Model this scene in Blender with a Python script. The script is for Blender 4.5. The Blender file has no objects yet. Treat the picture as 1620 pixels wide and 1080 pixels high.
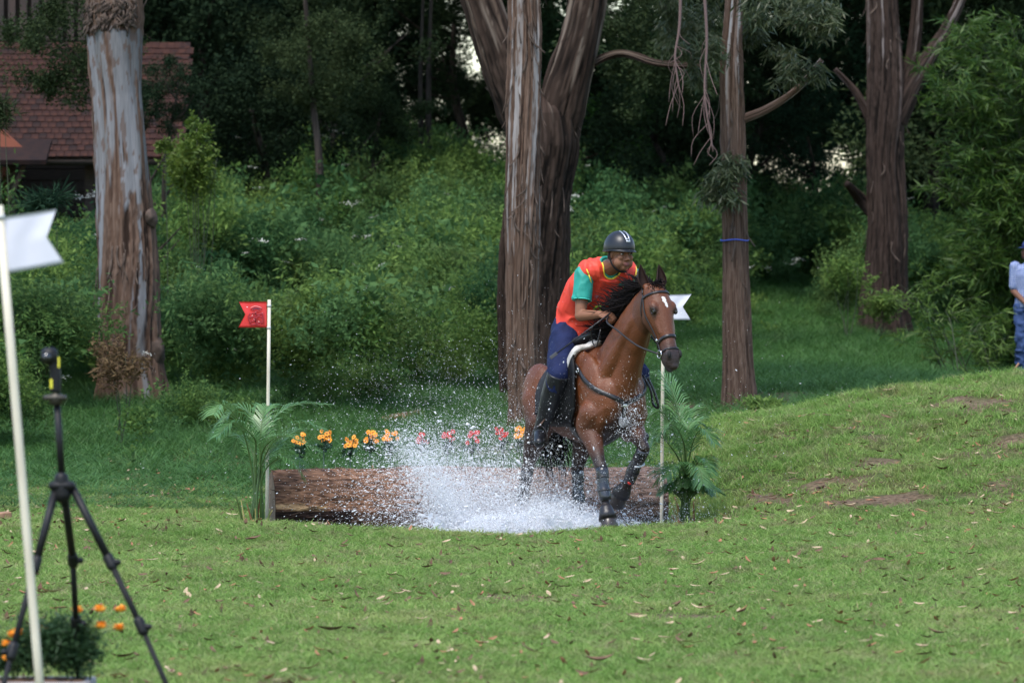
import bpy, bmesh, math, random
import numpy as np
from mathutils import Vector, Matrix
from mathutils.bvhtree import BVHTree
random.seed(7)
RNG = np.random.default_rng(11)
SC = bpy.context.scene
COL = SC.collection
R = math.radians
F_PX = 9000.0            # focal length in photo pixels (200 mm on a 36 mm frame, 1620 px wide)
CAM_H = 1.6
def P(px, py, d):
    """world point seen at photo pixel px,py at distance d"""
    return Vector(((px-810)/F_PX*d, d, CAM_H-(py-480)/F_PX*d))

# ------------------------------------------------------------------ camera, world, sun, exposure
cam_d = bpy.data.cameras.new('camera'); cam = bpy.data.objects.new('camera', cam_d); COL.objects.link(cam)
cam.location = (0, 0, CAM_H)
cam.rotation_euler = (math.pi/2 - math.atan(60/F_PX), 0, 0)
cam_d.lens = 200; cam_d.sensor_width = 36; cam_d.clip_start = 0.5; cam_d.clip_end = 2000
cam_d.dof.use_dof = True; cam_d.dof.focus_distance = 39.6; cam_d.dof.aperture_fstop = 6.5
SC.camera = cam
W = bpy.data.worlds.new('World'); SC.world = W; W.use_nodes = True
wn = W.node_tree; bg = wn.nodes['Background']
sky = wn.nodes.new('ShaderNodeTexSky'); sky.sky_type = 'NISHITA'; sky.sun_disc = False
SUN_EL, SUN_AZ = 62, 205      # azimuth clockwise from +Y : behind and left of the camera
sky.sun_elevation = R(SUN_EL); sky.sun_rotation = R(SUN_AZ); sky.dust_density = 1.0; sky.air_density = 1.2; sky.ozone_density = 1.6
wn.links.new(sky.outputs[0], bg.inputs[0]); bg.inputs[1].default_value = 0.15
sun_d = bpy.data.lights.new('sun', 'SUN'); sun = bpy.data.objects.new('sun', sun_d); COL.objects.link(sun)
sun_d.energy = 1.9; sun_d.angle = R(22); sun_d.color = (1.0, 0.95, 0.88)
sd = Vector((math.sin(R(SUN_AZ))*math.cos(R(SUN_EL)), math.cos(R(SUN_AZ))*math.cos(R(SUN_EL)), math.sin(R(SUN_EL))))
sun.rotation_euler = sd.to_track_quat('Z', 'Y').to_euler()
SC.view_settings.view_transform = 'Standard'; SC.view_settings.look = 'None'
SC.view_settings.exposure = 1.0; SC.view_settings.gamma = 1
SC.render.engine = 'CYCLES'
try:
    SC.cycles.max_bounces = 6; SC.cycles.transparent_max_bounces = 8
except Exception: pass

# ------------------------------------------------------------------ helpers
OFF = {}
def props(o, label=None, cat=None, group=None, kind=None):
    if label: o['label'] = label
    if cat: o['category'] = cat
    if group: o['group'] = group
    if kind: o['kind'] = kind
    return o
def thing(name, loc, label, cat, group=None):
    o = bpy.data.objects.new(name, None); COL.objects.link(o); o.location = loc; o.empty_display_size = .1
    OFF[o] = Vector(loc); return props(o, label, cat, group)
class MB:
    def __init__(s): s.v = []; s.f = []; s.n = 0; s.mi = []
    def add(s, v, f, mi=0):
        v = np.asarray(v, float).reshape(-1, 3)
        s.v.append(v); n = s.n
        s.f.extend([tuple(int(i)+n for i in q) for q in f]); s.mi.extend([mi]*len(f)); s.n += len(v)
        return s
    def verts(s): return np.concatenate(s.v) if s.v else np.zeros((0, 3))
def mesh_from(name, mb, mats, off=Vector((0, 0, 0)), smooth=True):
    me = bpy.data.meshes.new(name)
    v = mb.verts() - np.array(off)
    me.from_pydata(v.tolist(), [], mb.f)
    if not isinstance(mats, (list, tuple)): mats = [mats]
    for m in mats: me.materials.append(m)
    if len(mats) > 1: me.polygons.foreach_set('material_index', mb.mi)
    if smooth: me.polygons.foreach_set('use_smooth', [True]*len(me.polygons))
    me.update(); return me
def obj(name, mb, mats, parent=None, smooth=True, origin=None, label=None, cat=None, group=None, kind=None):
    off = OFF.get(parent, Vector((0, 0, 0))) if parent else (Vector(origin) if origin is not None else Vector((0, 0, 0)))
    me = mesh_from(name, mb, mats, off, smooth)
    o = bpy.data.objects.new(name, me); COL.objects.link(o)
    if parent: o.parent = parent
    else: o.location = off
    OFF[o] = off
    return props(o, label, cat, group, kind)
def quads_mesh(name, v, nq, mats, k=4, mi=None, smooth=False):
    """fast mesh of nq separate k-gons, v is (nq*k,3)"""
    me = bpy.data.meshes.new(name)
    me.vertices.add(len(v)); me.vertices.foreach_set('co', np.asarray(v, np.float32).ravel())
    me.loops.add(nq*k); me.loops.foreach_set('vertex_index', np.arange(nq*k, dtype=np.int32))
    me.polygons.add(nq); me.polygons.foreach_set('loop_start', np.arange(0, nq*k, k, dtype=np.int32))
    me.polygons.foreach_set('loop_total', np.full(nq, k, np.int32))
    if not isinstance(mats, (list, tuple)): mats = [mats]
    for m in mats: me.materials.append(m)
    if mi is not None: me.polygons.foreach_set('material_index', np.asarray(mi, np.int32))
    me.update(calc_edges=True); me.validate(); return me
def meshobj(name, me, parent=None, label=None, cat=None, group=None, kind=None, loc=None):
    o = bpy.data.objects.new(name, me); COL.objects.link(o)
    if parent: o.parent = parent; OFF[o] = OFF[parent]
    else: OFF[o] = Vector((0, 0, 0))
    if loc is not None: o.location = loc
    return props(o, label, cat, group, kind)
# --- primitives
def frame(d, hint=Vector((0, 0, 1))):
    d = Vector(d).normalized()
    if abs(d.dot(hint)) > .98: hint = Vector((0, 1, 0)) if abs(d.y) < .9 else Vector((1, 0, 0))
    a = hint.cross(d).normalized(); b = d.cross(a).normalized(); return a, b
def rings(mb, secs, n=16, cap=True, mi=0, power=2.0):
    """secs: (centre, half-axis vector A, half-axis vector B)"""
    ang = np.linspace(0, 2*math.pi, n, endpoint=False)
    ca, sa = np.cos(ang), np.sin(ang)
    if power != 2.0:
        ca = np.sign(ca)*np.abs(ca)**(2/power); sa = np.sign(sa)*np.abs(sa)**(2/power)
    V = []
    for c, A, B in secs:
        V.append(np.array(c)[None]+ca[:, None]*np.array(A)[None]+sa[:, None]*np.array(B)[None])
    m = len(secs); F = []
    for i in range(m-1):
        for k in range(n):
            k2 = (k+1) % n
            F.append((i*n+k, i*n+k2, (i+1)*n+k2, (i+1)*n+k))
    V = np.concatenate(V)
    if cap:
        V = np.vstack([V, np.array(secs[0][0]), np.array(secs[-1][0])])
        a, b = m*n, m*n+1
        for k in range(n):
            k2 = (k+1) % n
            F.append((a, k2, k)); F.append((b, (m-1)*n+k, (m-1)*n+k2))
    mb.add(V, F, mi)
def cone(mb, a, b, ra, rb, n=14, mi=0, round_=True):
    a, b = Vector(a), Vector(b); d = (b-a); L = d.length
    if L < 1e-6: return
    d /= L; A, B = frame(d); s = []
    if round_:
        for t in (90, 65, 40, 18): s.append((a-d*ra*math.sin(R(t)), ra*max(math.cos(R(t)), .02)))
    s.append((a, ra)); s.append((b, rb))
    if round_:
        for t in (18, 40, 65, 90): s.append((b+d*rb*math.sin(R(t)), rb*max(math.cos(R(t)), .02)))
    rings(mb, [(c, A*r, B*r) for c, r in s], n, True, mi)
def chain(mb, pts, rad, n=14, mi=0):
    for i in range(len(pts)-1): cone(mb, pts[i], pts[i+1], rad[i], rad[i+1], n, mi)
def ell(mb, c, A, B, C, n=16, m=10, mi=0):
    """ellipsoid with half-axis vectors A,B,C"""
    c, A, B, C = Vector(c), Vector(A), Vector(B), Vector(C)
    if A.cross(B).dot(C) < 0: C = -C
    s = []
    for i in range(m+1):
        t = -math.pi/2+math.pi*i/m; r = max(math.cos(t), .01)
        s.append((c+C*math.sin(t), A*r, B*r))
    rings(mb, s, n, True, mi)
def tube(mb, pts, rad, n=8, mi=0, cap=True, flat=None, hint=None):
    """smooth tube through points; flat=(w,t) gives a strap"""
    pts = [Vector(p) for p in pts]; m = len(pts)
    if not isinstance(rad, (list, tuple)): rad = [rad]*m
    secs = []; prev = None
    for i in range(m):
        d = (pts[min(i+1, m-1)]-pts[max(i-1, 0)])
        if d.length < 1e-9: d = Vector((0, 0, 1))
        d.normalize()
        if hint is not None and hint[i] is not None:
            b = hint[i]-d*hint[i].dot(d); b.normalize(); a = b.cross(d).normalized()
        elif prev is None: a, b = frame(d)
        else:
            a = prev-d*prev.dot(d)
            if a.length < 1e-6: a, b = frame(d)
            a.normalize(); b = d.cross(a)
        prev = a
        if flat: secs.append((pts[i], a*flat[0]/2, b*flat[1]/2))
        else: secs.append((pts[i], a*rad[i], b*rad[i]))
    rings(mb, secs, n, cap, mi, power=4.0 if flat else 2.0)
def spline(ctrl, n=8):
    c = [Vector(p) for p in ctrl]; c = [c[0]*2-c[1]]+c+[c[-1]*2-c[-2]]; out = []
    for i in range(1, len(c)-2):
        for k in range(n):
            t = k/n; p0, p1, p2, p3 = c[i-1:i+3]
            out.append(.5*((2*p1)+(p2-p0)*t+(2*p0-5*p1+4*p2-p3)*t*t+(3*p1-p0-3*p2+p3)*t**3))
    out.append(c[-2]); return out
def interp_list(vals, n):
    x = np.linspace(0, len(vals)-1, n); return list(np.interp(x, range(len(vals)), vals))
def box(mb, c, s, rx=None, ry=None, rz=None, mi=0, bev=0.0):
    c = Vector(c); rx = rx or Vector((1, 0, 0)); ry = ry or Vector((0, 1, 0)); rz = rz or Vector((0, 0, 1))
    a, b, h = s[0]/2, s[1]/2, s[2]/2
    if bev <= 0:
        v = [c+rx*x*a+ry*y*b+rz*z*h for z in (-1, 1) for x, y in ((-1, -1), (1, -1), (1, 1), (-1, 1))]
        mb.add([tuple(p) for p in v], [(0, 3, 2, 1), (4, 5, 6, 7), (0, 1, 5, 4), (1, 2, 6, 5), (2, 3, 7, 6), (3, 0, 4, 7)], mi)
    else:
        sec = []
        for z, k in ((-h, bev), (-h+bev, 0), (h-bev, 0), (h, bev)):
            ring = []
            for (x, y) in ((-1, -1), (1, -1), (1, 1), (-1, 1)):
                xx, yy = x*(a-k), y*(b-k)
                if x*y > 0: ring += [c+rx*xx+ry*(yy-y*bev)+rz*z, c+rx*(xx-x*bev)+ry*yy+rz*z]
                else: ring += [c+rx*(xx-x*bev)+ry*yy+rz*z, c+rx*xx+ry*(yy-y*bev)+rz*z]
            sec.append(ring)
        V = [tuple(p) for r in sec for p in r]; n = 8; F = []
        for i in range(3):
            for k in range(n): F.append((i*n+k, i*n+(k+1) % n, (i+1)*n+(k+1) % n, (i+1)*n+k))
        F.append(tuple(range(n-1, -1, -1))); F.append(tuple(range(3*n, 4*n)))
        mb.add(V, F, mi)
def fused(name, mb, voxel, smooth, mats, parent, factor=.5):
    """union of overlapping closed shells as one continuous skin"""
    off = OFF.get(parent, Vector((0, 0, 0)))
    me = mesh_from(name+'_raw', mb, mats, off)
    o = bpy.data.objects.new(name+'_raw', me); COL.objects.link(o)
    m = o.modifiers.new('r', 'REMESH'); m.mode = 'VOXEL'; m.voxel_size = voxel; m.use_smooth_shade = True
    if smooth:
        s = o.modifiers.new('s', 'SMOOTH'); s.iterations = smooth; s.factor = factor
    bpy.context.view_layer.update()
    dg = bpy.context.evaluated_depsgraph_get()
    me2 = bpy.data.meshes.new_from_object(o.evaluated_get(dg)); me2.name = name
    bpy.data.objects.remove(o); bpy.data.meshes.remove(me)
    if not isinstance(mats, (list, tuple)): mats = [mats]
    me2.materials.clear()
    for mt in mats: me2.materials.append(mt)
    me2.polygons.foreach_set('use_smooth', [True]*len(me2.polygons))
    n = bpy.data.objects.new(name, me2); COL.objects.link(n)
    if parent: n.parent = parent
    OFF[n] = off
    return n
def coords(o):
    me = o.data; a = np.empty(len(me.vertices)*3, np.float32); me.vertices.foreach_get('co', a)
    return a.reshape(-1, 3).astype(float)+np.array(OFF.get(o, (0, 0, 0)))
def set_color(o, rgb, name='col'):
    a = o.data.color_attributes.new(name, 'FLOAT_COLOR', 'POINT')
    a.data.foreach_set('color', np.hstack([rgb, np.ones((len(rgb), 1))]).astype(np.float32).ravel())
# --- numpy noise
def _h(i, j, k, s):
    n = (i*374761393+j*668265263+k*2147483647+s*1274126177) & 0xffffffff
    n = ((n ^ (n >> 13))*1274126177) & 0xffffffff
    return ((n ^ (n >> 16)) & 0xffff)/65535.0
def vnoise(p, s=0):
    p = np.asarray(p, float); i = np.floor(p).astype(np.int64); f = p-i; f = f*f*(3-2*f); out = 0
    for dx in (0, 1):
        for dy in (0, 1):
            for dz in (0, 1):
                w = (f[:, 0] if dx else 1-f[:, 0])*(f[:, 1] if dy else 1-f[:, 1])*(f[:, 2] if dz else 1-f[:, 2])
                out = out+w*_h(i[:, 0]+dx, i[:, 1]+dy, i[:, 2]+dz, s)
    return out
def fbm(p, o=4, s=0):
    p = np.asarray(p, float); a = 0; w = .5; t = 0
    for k in range(o): a = a+w*vnoise(p*2**k+k*17.3, s+k); t += w; w *= .5
    return a/t

# ------------------------------------------------------------------ materials
def mat(name, col=(.5, .5, .5), rough=.6, metal=0, spec=.5, noise=None, bump=None, coat=0, sheen=0, attr=None, trans=0):
    """noise=(scale, other colour, stretch xyz[, lo, hi]); bump=(scale,strength,stretch)"""
    m = bpy.data.materials.new(name); m.use_nodes = True; nt = m.node_tree; b = nt.nodes['Principled BSDF']
    b.inputs['Base Color'].default_value = (*col, 1); b.inputs['Roughness'].default_value = rough
    b.inputs['Metallic'].default_value = metal; b.inputs['Specular IOR Level'].default_value = spec
    b.inputs['Coat Weight'].default_value = coat; b.inputs['Sheen Weight'].default_value = sheen
    last = None
    def tex(scale, st, det=5):
        tc = nt.nodes.new('ShaderNodeTexCoord'); mp = nt.nodes.new('ShaderNodeMapping'); mp.inputs['Scale'].default_value = st
        n = nt.nodes.new('ShaderNodeTexNoise'); n.inputs['Scale'].default_value = scale; n.inputs['Detail'].default_value = det
        nt.links.new(tc.outputs['Object'], mp.inputs[0]); nt.links.new(mp.outputs[0], n.inputs[0]); return n
    if attr:
        a = nt.nodes.new('ShaderNodeVertexColor'); a.layer_name = attr; last = a.outputs[0]
    if noise:
        ns = noise if isinstance(noise, list) else [noise]
        for q in ns:
            n = tex(q[0], q[2] if len(q) > 2 else (1, 1, 1)); r = nt.nodes.new('ShaderNodeValToRGB')
            lo, hi = (q[3], q[4]) if len(q) > 4 else (.35, .65)
            r.color_ramp.elements[0].position = lo; r.color_ramp.elements[1].position = hi
            mx = nt.nodes.new('ShaderNodeMix'); mx.data_type = 'RGBA'
            nt.links.new(n.outputs[0], r.inputs[0]); nt.links.new(r.outputs[0], mx.inputs[0])
            if last is not None: nt.links.new(last, mx.inputs[6])
            else: mx.inputs[6].default_value = (*col, 1)
            if len(q[1]) == 3: mx.inputs[7].default_value = (*q[1], 1)
            last = mx.outputs[2]
    if last is not None: nt.links.new(last, b.inputs['Base Color'])
    if bump:
        n = tex(bump[0], bump[2] if len(bump) > 2 else (1, 1, 1), 6); bp = nt.nodes.new('ShaderNodeBump')
        bp.inputs['Strength'].default_value = bump[1]; bp.inputs['Distance'].default_value = .01
        nt.links.new(n.outputs[0], bp.inputs['Height']); nt.links.new(bp.outputs[0], b.inputs['Normal'])
    return m
def leafmat(name, c1, c2, trans=.35, rough=.5, spec=.3, c3=None, patch=None):
    """leaf colour varies by instance and from leaf to leaf"""
    m = bpy.data.materials.new(name); m.use_nodes = True; nt = m.node_tree; b = nt.nodes['Principled BSDF']; out = nt.nodes['Material Output']
    b.inputs['Roughness'].default_value = rough; b.inputs['Specular IOR Level'].default_value = spec
    oi = nt.nodes.new('ShaderNodeObjectInfo'); g = nt.nodes.new('ShaderNodeNewGeometry')
    ad = nt.nodes.new('ShaderNodeMath'); ad.operation = 'MULTIPLY_ADD'
    nt.links.new(oi.outputs['Random'], ad.inputs[0]); ad.inputs[1].default_value = .5
    m2 = nt.nodes.new('ShaderNodeMath'); m2.operation = 'MULTIPLY'; nt.links.new(g.outputs['Random Per Island'], m2.inputs[0]); m2.inputs[1].default_value = .5
    nt.links.new(m2.outputs[0], ad.inputs[2])
    rp = nt.nodes.new('ShaderNodeValToRGB'); rp.color_ramp.elements[0].color = (*c1, 1); rp.color_ramp.elements[1].color = (*c2, 1)
    rp.color_ramp.elements[0].position = .1; rp.color_ramp.elements[1].position = .85
    if c3:
        e = rp.color_ramp.elements.new(.93); e.color = (*c3, 1)
    nt.links.new(ad.outputs[0], rp.inputs[0]); nt.links.new(rp.outputs[0], b.inputs['Base Color'])
    co = rp.outputs[0]
    if patch:
        for (sc_, pc, lo, hi, amt) in patch:      # patches of differently coloured growth, fixed to the place
            nz = nt.nodes.new('ShaderNodeTexNoise'); nz.inputs['Scale'].default_value = sc_; nz.inputs['Detail'].default_value = 4; nt.links.new(g.outputs['Position'], nz.inputs[0])
            mr = nt.nodes.new('ShaderNodeMapRange'); mr.inputs[1].default_value = lo; mr.inputs[2].default_value = hi; mr.inputs[4].default_value = amt; nt.links.new(nz.outputs[0], mr.inputs[0])
            mx = nt.nodes.new('ShaderNodeMix'); mx.data_type = 'RGBA'; mx.inputs[7].default_value = (*pc, 1); nt.links.new(mr.outputs[0], mx.inputs[0]); nt.links.new(co, mx.inputs[6]); co = mx.outputs[2]
        nt.links.new(co, b.inputs['Base Color'])
    tr = nt.nodes.new('ShaderNodeBsdfTranslucent'); nt.links.new(co, tr.inputs[0])
    ms = nt.nodes.new('ShaderNodeMixShader'); ms.inputs[0].default_value = trans
    nt.links.new(b.outputs[0], ms.inputs[1]); nt.links.new(tr.outputs[0], ms.inputs[2]); nt.links.new(ms.outputs[0], out.inputs[0])
    return m

M = {}
M['grass'] = leafmat('grass_blade', (.13, .25, .040), (.285, .42, .115), .35, .6, .2, (.42, .35, .18), patch=[(1.1, (.38, .40, .14), .48, .70, .5), (3.5, (.24, .18, .11), .54, .68, .6), (.5, (.10, .20, .035), .5, .7, .5), (11, (.42, .38, .20), .56, .64, .6), (17, (.14, .10, .06), .61, .68, .6)])
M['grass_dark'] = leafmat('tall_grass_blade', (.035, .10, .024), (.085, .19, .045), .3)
M['weed'] = leafmat('weed_leaf', (.046, .115, .026), (.195, .29, .072), .4, .8, .08, patch=[(.8, (.045, .10, .05), .45, .65, .6), (1.6, (.12, .15, .05), .55, .75, .6)])
M['weed_b'] = leafmat('weed_leaf_blue', (.034, .095, .036), (.11, .205, .07), .4, .8, .08)
M['fern_dry'] = leafmat('dry_fern_leaf', (.10, .06, .03), (.20, .14, .06), .3, .7, .2)
M['yellowgreen'] = leafmat('yellow_green_leaf', (.07, .13, .02), (.17, .23, .04), .4)
M['dark_leaf'] = leafmat('dark_tree_leaf', (.010, .021, .012), (.028, .048, .021), .15, .8, .05)
M['mid_leaf'] = leafmat('mid_tree_leaf', (.014, .028, .012), (.045, .065, .024), .25, .7, .1)
M['sunlit_leaf'] = leafmat('sunlit_tree_leaf', (.06, .16, .03), (.13, .27, .05), .45)  # brighter leaf copy: the sunlit look is put into the colour
M['pine_leaf'] = leafmat('bluish_leaf', (.014, .034, .020), (.030, .066, .036), .2, .8, .05)
M['bamboo_leaf'] = leafmat('bamboo_leaf', (.03, .075, .014), (.14, .22, .04), .4, .5, .3, (.35, .26, .05))
M['euc_leaf'] = leafmat('eucalyptus_leaf', (.035, .06, .025), (.11, .12, .055), .3, .45, .4, (.27, .10, .05))
M['palm_leaf'] = leafmat('palm_leaflet', (.06, .16, .045), (.16, .31, .11), .3, .3, .5)
M['white_flower'] = mat('white_wild_flower', (.46, .46, .40), .8)
M['litter_a'] = mat('dry_leaf_tan', (.52, .39, .25), .7, noise=(30, (.30, .19, .10)))
M['litter_b'] = mat('dry_leaf_brown', (.17, .09, .05), .75, noise=(40, (.09, .05, .03)))
M['litter_c'] = mat('dry_leaf_rust', (.38, .17, .08), .7, noise=(40, (.24, .11, .06)))
M['stem'] = mat('green_stem', (.07, .13, .03), .5)
M['black_plastic'] = mat('black_plastic', (.008, .008, .009), .5, spec=.3, bump=(60, .1))
M['black_matte'] = mat('black_rubber', (.009, .009, .010), .7, spec=.3)
M['yellow'] = mat('yellow_sticker', (.75, .68, .05), .5)
M['pole'] = mat('painted_pole', (.66, .60, .47), .5, noise=(7, (.50, .44, .33), (1, 1, .4), .45, .75))
M['flag_white'] = mat('white_plastic_flag', (.66, .66, .72), .5, noise=(4, (.60, .60, .67)))
M['flag_red'] = mat('red_plastic_flag', (.72, .035, .03), .4, noise=(5, (.60, .03, .03)))
M['ink'] = mat('dark_red_ink', (.33, .012, .02), .45)
M['ink_dark'] = mat('dark_ink', (.08, .02, .05), .45)
M['ink_light'] = mat('pink_ink', (.80, .35, .33), .5)

# ------------------------------------------------------------------ terrain
GX = np.array([-14, -6, -3.6, -1.7, -.9, 0, 1.0, 1.7, 2.7, 3.8, 6, 14.])
GY = np.array([3, 20, 30, 36, 38.6, 39.4, 41.6, 42.4, 45, 47, 50, 55, 60, 65, 70, 80, 95, 120, 170.])
GZ = np.array([
 [0]*12,
 [0]*12,
 [0, 0, 0, 0, 0, 0, 0, .01, .02, .04, .08, .2],
 [.02, .02, .02, .03, .02, .01, .05, .07, .12, .2, .32, .6],
 [.05, .06, .06, .10, .06, .020, .075, .12, .20, .32, .55, 1.0],
 [.06, .06, .06, .05, -.15, -.30, -.12, .14, .27, .42, .7, 1.1],
 [.04, .03, .0, -.05, -.28, -.34, -.28, .20, .42, .62, .9, 1.3],
 [.03, .02, .0, -.03, -.12, -.14, -.06, .38, .54, .70, 1.0, 1.4],
 [.02, .02, .02, .02, .02, .02, .22, .70, .80, .93, 1.25, 1.5],
 [.05, .06, .06, .06, .06, .06, .25, .58, .76, .94, 1.22, 1.4],
 [.12, .12, .12, .12, .12, .12, .16, .28, .5, .7, .9, 1.1],
 [.25, .25, .25, .25, .26, .30, .42, .46, .52, .6, .75, .9],
 [.50, .50, .48, .45, .45, .50, .60, .66, .70, .7, .62, .6],
 [.85, .85, .80, .75, .72, .70, .72, .76, .78, .76, .62, .6],
 [1.3, 1.3, 1.25, 1.15, 1.05, 1.0, .9, .88, .86, .82, .66, .65],
 [2.2, 2.2, 2.2, 2.1, 2.0, 1.9, 1.7, 1.6, 1.5, 1.45, 1.2, 1.1],
 [3.0, 3.0, 3.0, 3.0, 3.0, 2.9, 2.8, 2.7, 2.6, 2.5, 2.4, 2.2],
 [3.6]*12,
 [4.5]*12])
def ground(X, Y):
    X = np.atleast_1d(np.asarray(X, float)); Y = np.atleast_1d(np.asarray(Y, float))
    xc = np.clip(X, GX[0], GX[-1]-1e-6); yc = np.clip(Y, GY[0], GY[-1]-1e-6)
    i = np.clip(np.searchsorted(GX, xc, side='right')-1, 0, len(GX)-2); j = np.clip(np.searchsorted(GY, yc, side='right')-1, 0, len(GY)-2)
    fx = (xc-GX[i])/(GX[i+1]-GX[i]); fy = (yc-GY[j])/(GY[j+1]-GY[j])
    fx = fx*fx*(3-2*fx)*.5+fx*.5; fy = fy*fy*(3-2*fy)*.5+fy*.5
    z = (GZ[j, i]*(1-fx)+GZ[j, i+1]*fx)*(1-fy)+(GZ[j+1, i]*(1-fx)+GZ[j+1, i+1]*fx)*fy
    q = np.stack([X, Y, X*0], 1)
    amp = np.clip((Y-20)/40, .35, 1.2)
    z = z+(fbm(q*.9, 3, 5)-.5)*.07*amp+(fbm(q*5, 2, 9)-.5)*.022+(fbm(q*1.9, 4, 19)-.5)*.24*np.clip((X-1.4)/1.2, 0, 1)*np.clip((Y-38)/3, 0, 1)*np.clip((58-Y)/8, 0, 1)
    return z
def gz(x, y): return float(ground(x, y)[0])
def dirt(X, Y):
    """0 grass .. 1 bare soil"""
    X = np.asarray(X, float); Y = np.asarray(Y, float); q = np.stack([X, Y, X*0], 1)
    n = fbm(q*np.array([1.1, .55, 1]), 4, 21); n2 = fbm(q*np.array([3., 1.3, 1]), 3, 33)
    n3 = fbm(q*np.array([9., 5., 1]), 3, 41); d = np.where((X > 1.2) & (Y > 40.5), .75, 1)*np.clip((n-.55)*6, 0, .85)*np.clip((n2-.35)*4, 0, 1)
    def blob(cx, cy, rx, ry, s): return s*np.exp(-(((X-cx)/rx)**2+((Y-cy)/ry)**2))
    e = blob(1.9, 39.9, 1.1, .9, 1.5)+blob(2.9, 41.2, 1.5, .5, 1.0)+blob(3.6, 43.5, .5, 2.0, .6)+blob(2.6, 40.6, 1.2, .5, .55)+blob(-2.6, 40.2, 1.3, .9, .5)+blob(1.75, 49.5, .8, 1.6, 1.0)+blob(3.4, 51.5, 2.6, 2.2, 1.0)+blob(3.6, 57.5, 2.6, 1.6, 1.3)+blob(1.95, 57, .6, 3.2, 1.4)
    e = e+blob(-1.0, 37.9, .8, .5, .25)+blob(0, 40.5, 1.4, 1.0, 1.2)
    return np.clip(d+e*np.clip((n2-.2)*2.2, 0, 1.2)*np.where(Y > 39.3, np.clip((n3-.33)*5, 0, 1), 1), 0, 1)

def grid_axis(parts):
    out = []
    for a, b, n in parts: out += list(np.linspace(a, b, n, endpoint=False))
    out.append(parts[-1][1]); return np.array(out)
gx = grid_axis([(-90, -14, 12), (-14, -7, 24), (-7, 7, 150), (7, 14, 24), (14, 90, 12)])
gy = grid_axis([(-10, 18, 14), (18, 36, 100), (36, 48, 120), (48, 75, 80), (75, 130, 50), (130, 700, 14)])
XX, YY = np.meshgrid(gx, gy); xf, yf = XX.ravel(), YY.ravel(); zf = ground(xf, yf)
nx, ny = len(gx), len(gy)
idx = (np.arange(ny-1)[:, None]*nx+np.arange(nx-1)[None]).ravel()
fq = np.stack([idx, idx+1, idx+nx+1, idx+nx], 1)
tm = bpy.data.meshes.new('ground'); tm.from_pydata(np.stack([xf, yf, zf], 1).tolist(), [], fq.tolist())
tm.polygons.foreach_set('use_smooth', [True]*len(tm.polygons))
da = tm.attributes.new('dirt', 'FLOAT', 'POINT'); da.data.foreach_set('value', dirt(xf, yf).astype(np.float32))
m = bpy.data.materials.new('grassy_soil'); m.use_nodes = True; nt = m.node_tree; b = nt.nodes['Principled BSDF']; b.inputs['Roughness'].default_value = .95; b.inputs['Specular IOR Level'].default_value = .15
at = nt.nodes.new('ShaderNodeAttribute'); at.attribute_name = 'dirt'
tc = nt.nodes.new('ShaderNodeTexCoord')
def nz(s, d=5):
    n = nt.nodes.new('ShaderNodeTexNoise'); n.inputs['Scale'].default_value = s; n.inputs['Detail'].default_value = d; nt.links.new(tc.outputs['Object'], n.inputs[0]); return n
def rp(a, b_, lo=.35, hi=.65):
    r = nt.nodes.new('ShaderNodeValToRGB'); r.color_ramp.elements[0].color = (*a, 1); r.color_ramp.elements[1].color = (*b_, 1)
    r.color_ramp.elements[0].position = lo; r.color_ramp.elements[1].position = hi; return r
n1 = nz(9); r1 = rp((.045, .075, .02), (.10, .12, .04)); nt.links.new(n1.outputs[0], r1.inputs[0])
n2 = nz(30); r2 = rp((.07, .045, .028), (.20, .14, .09)); nt.links.new(n2.outputs[0], r2.inputs[0])
mx = nt.nodes.new('ShaderNodeMix'); mx.data_type = 'RGBA'; nt.links.new(at.outputs['Fac'], mx.inputs[0]); nt.links.new(r1.outputs[0], mx.inputs[6]); nt.links.new(r2.outputs[0], mx.inputs[7])
nt.links.new(mx.outputs[2], b.inputs['Base Color'])
bp = nt.nodes.new('ShaderNodeBump'); bp.inputs['Distance'].default_value = .03; bp.inputs['Strength'].default_value = .8; nt.links.new(nz(40, 8).outputs[0], bp.inputs['Height']); nt.links.new(bp.outputs[0], b.inputs['Normal'])
tm.materials.append(m)
meshobj('ground', tm, kind='structure')

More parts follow.
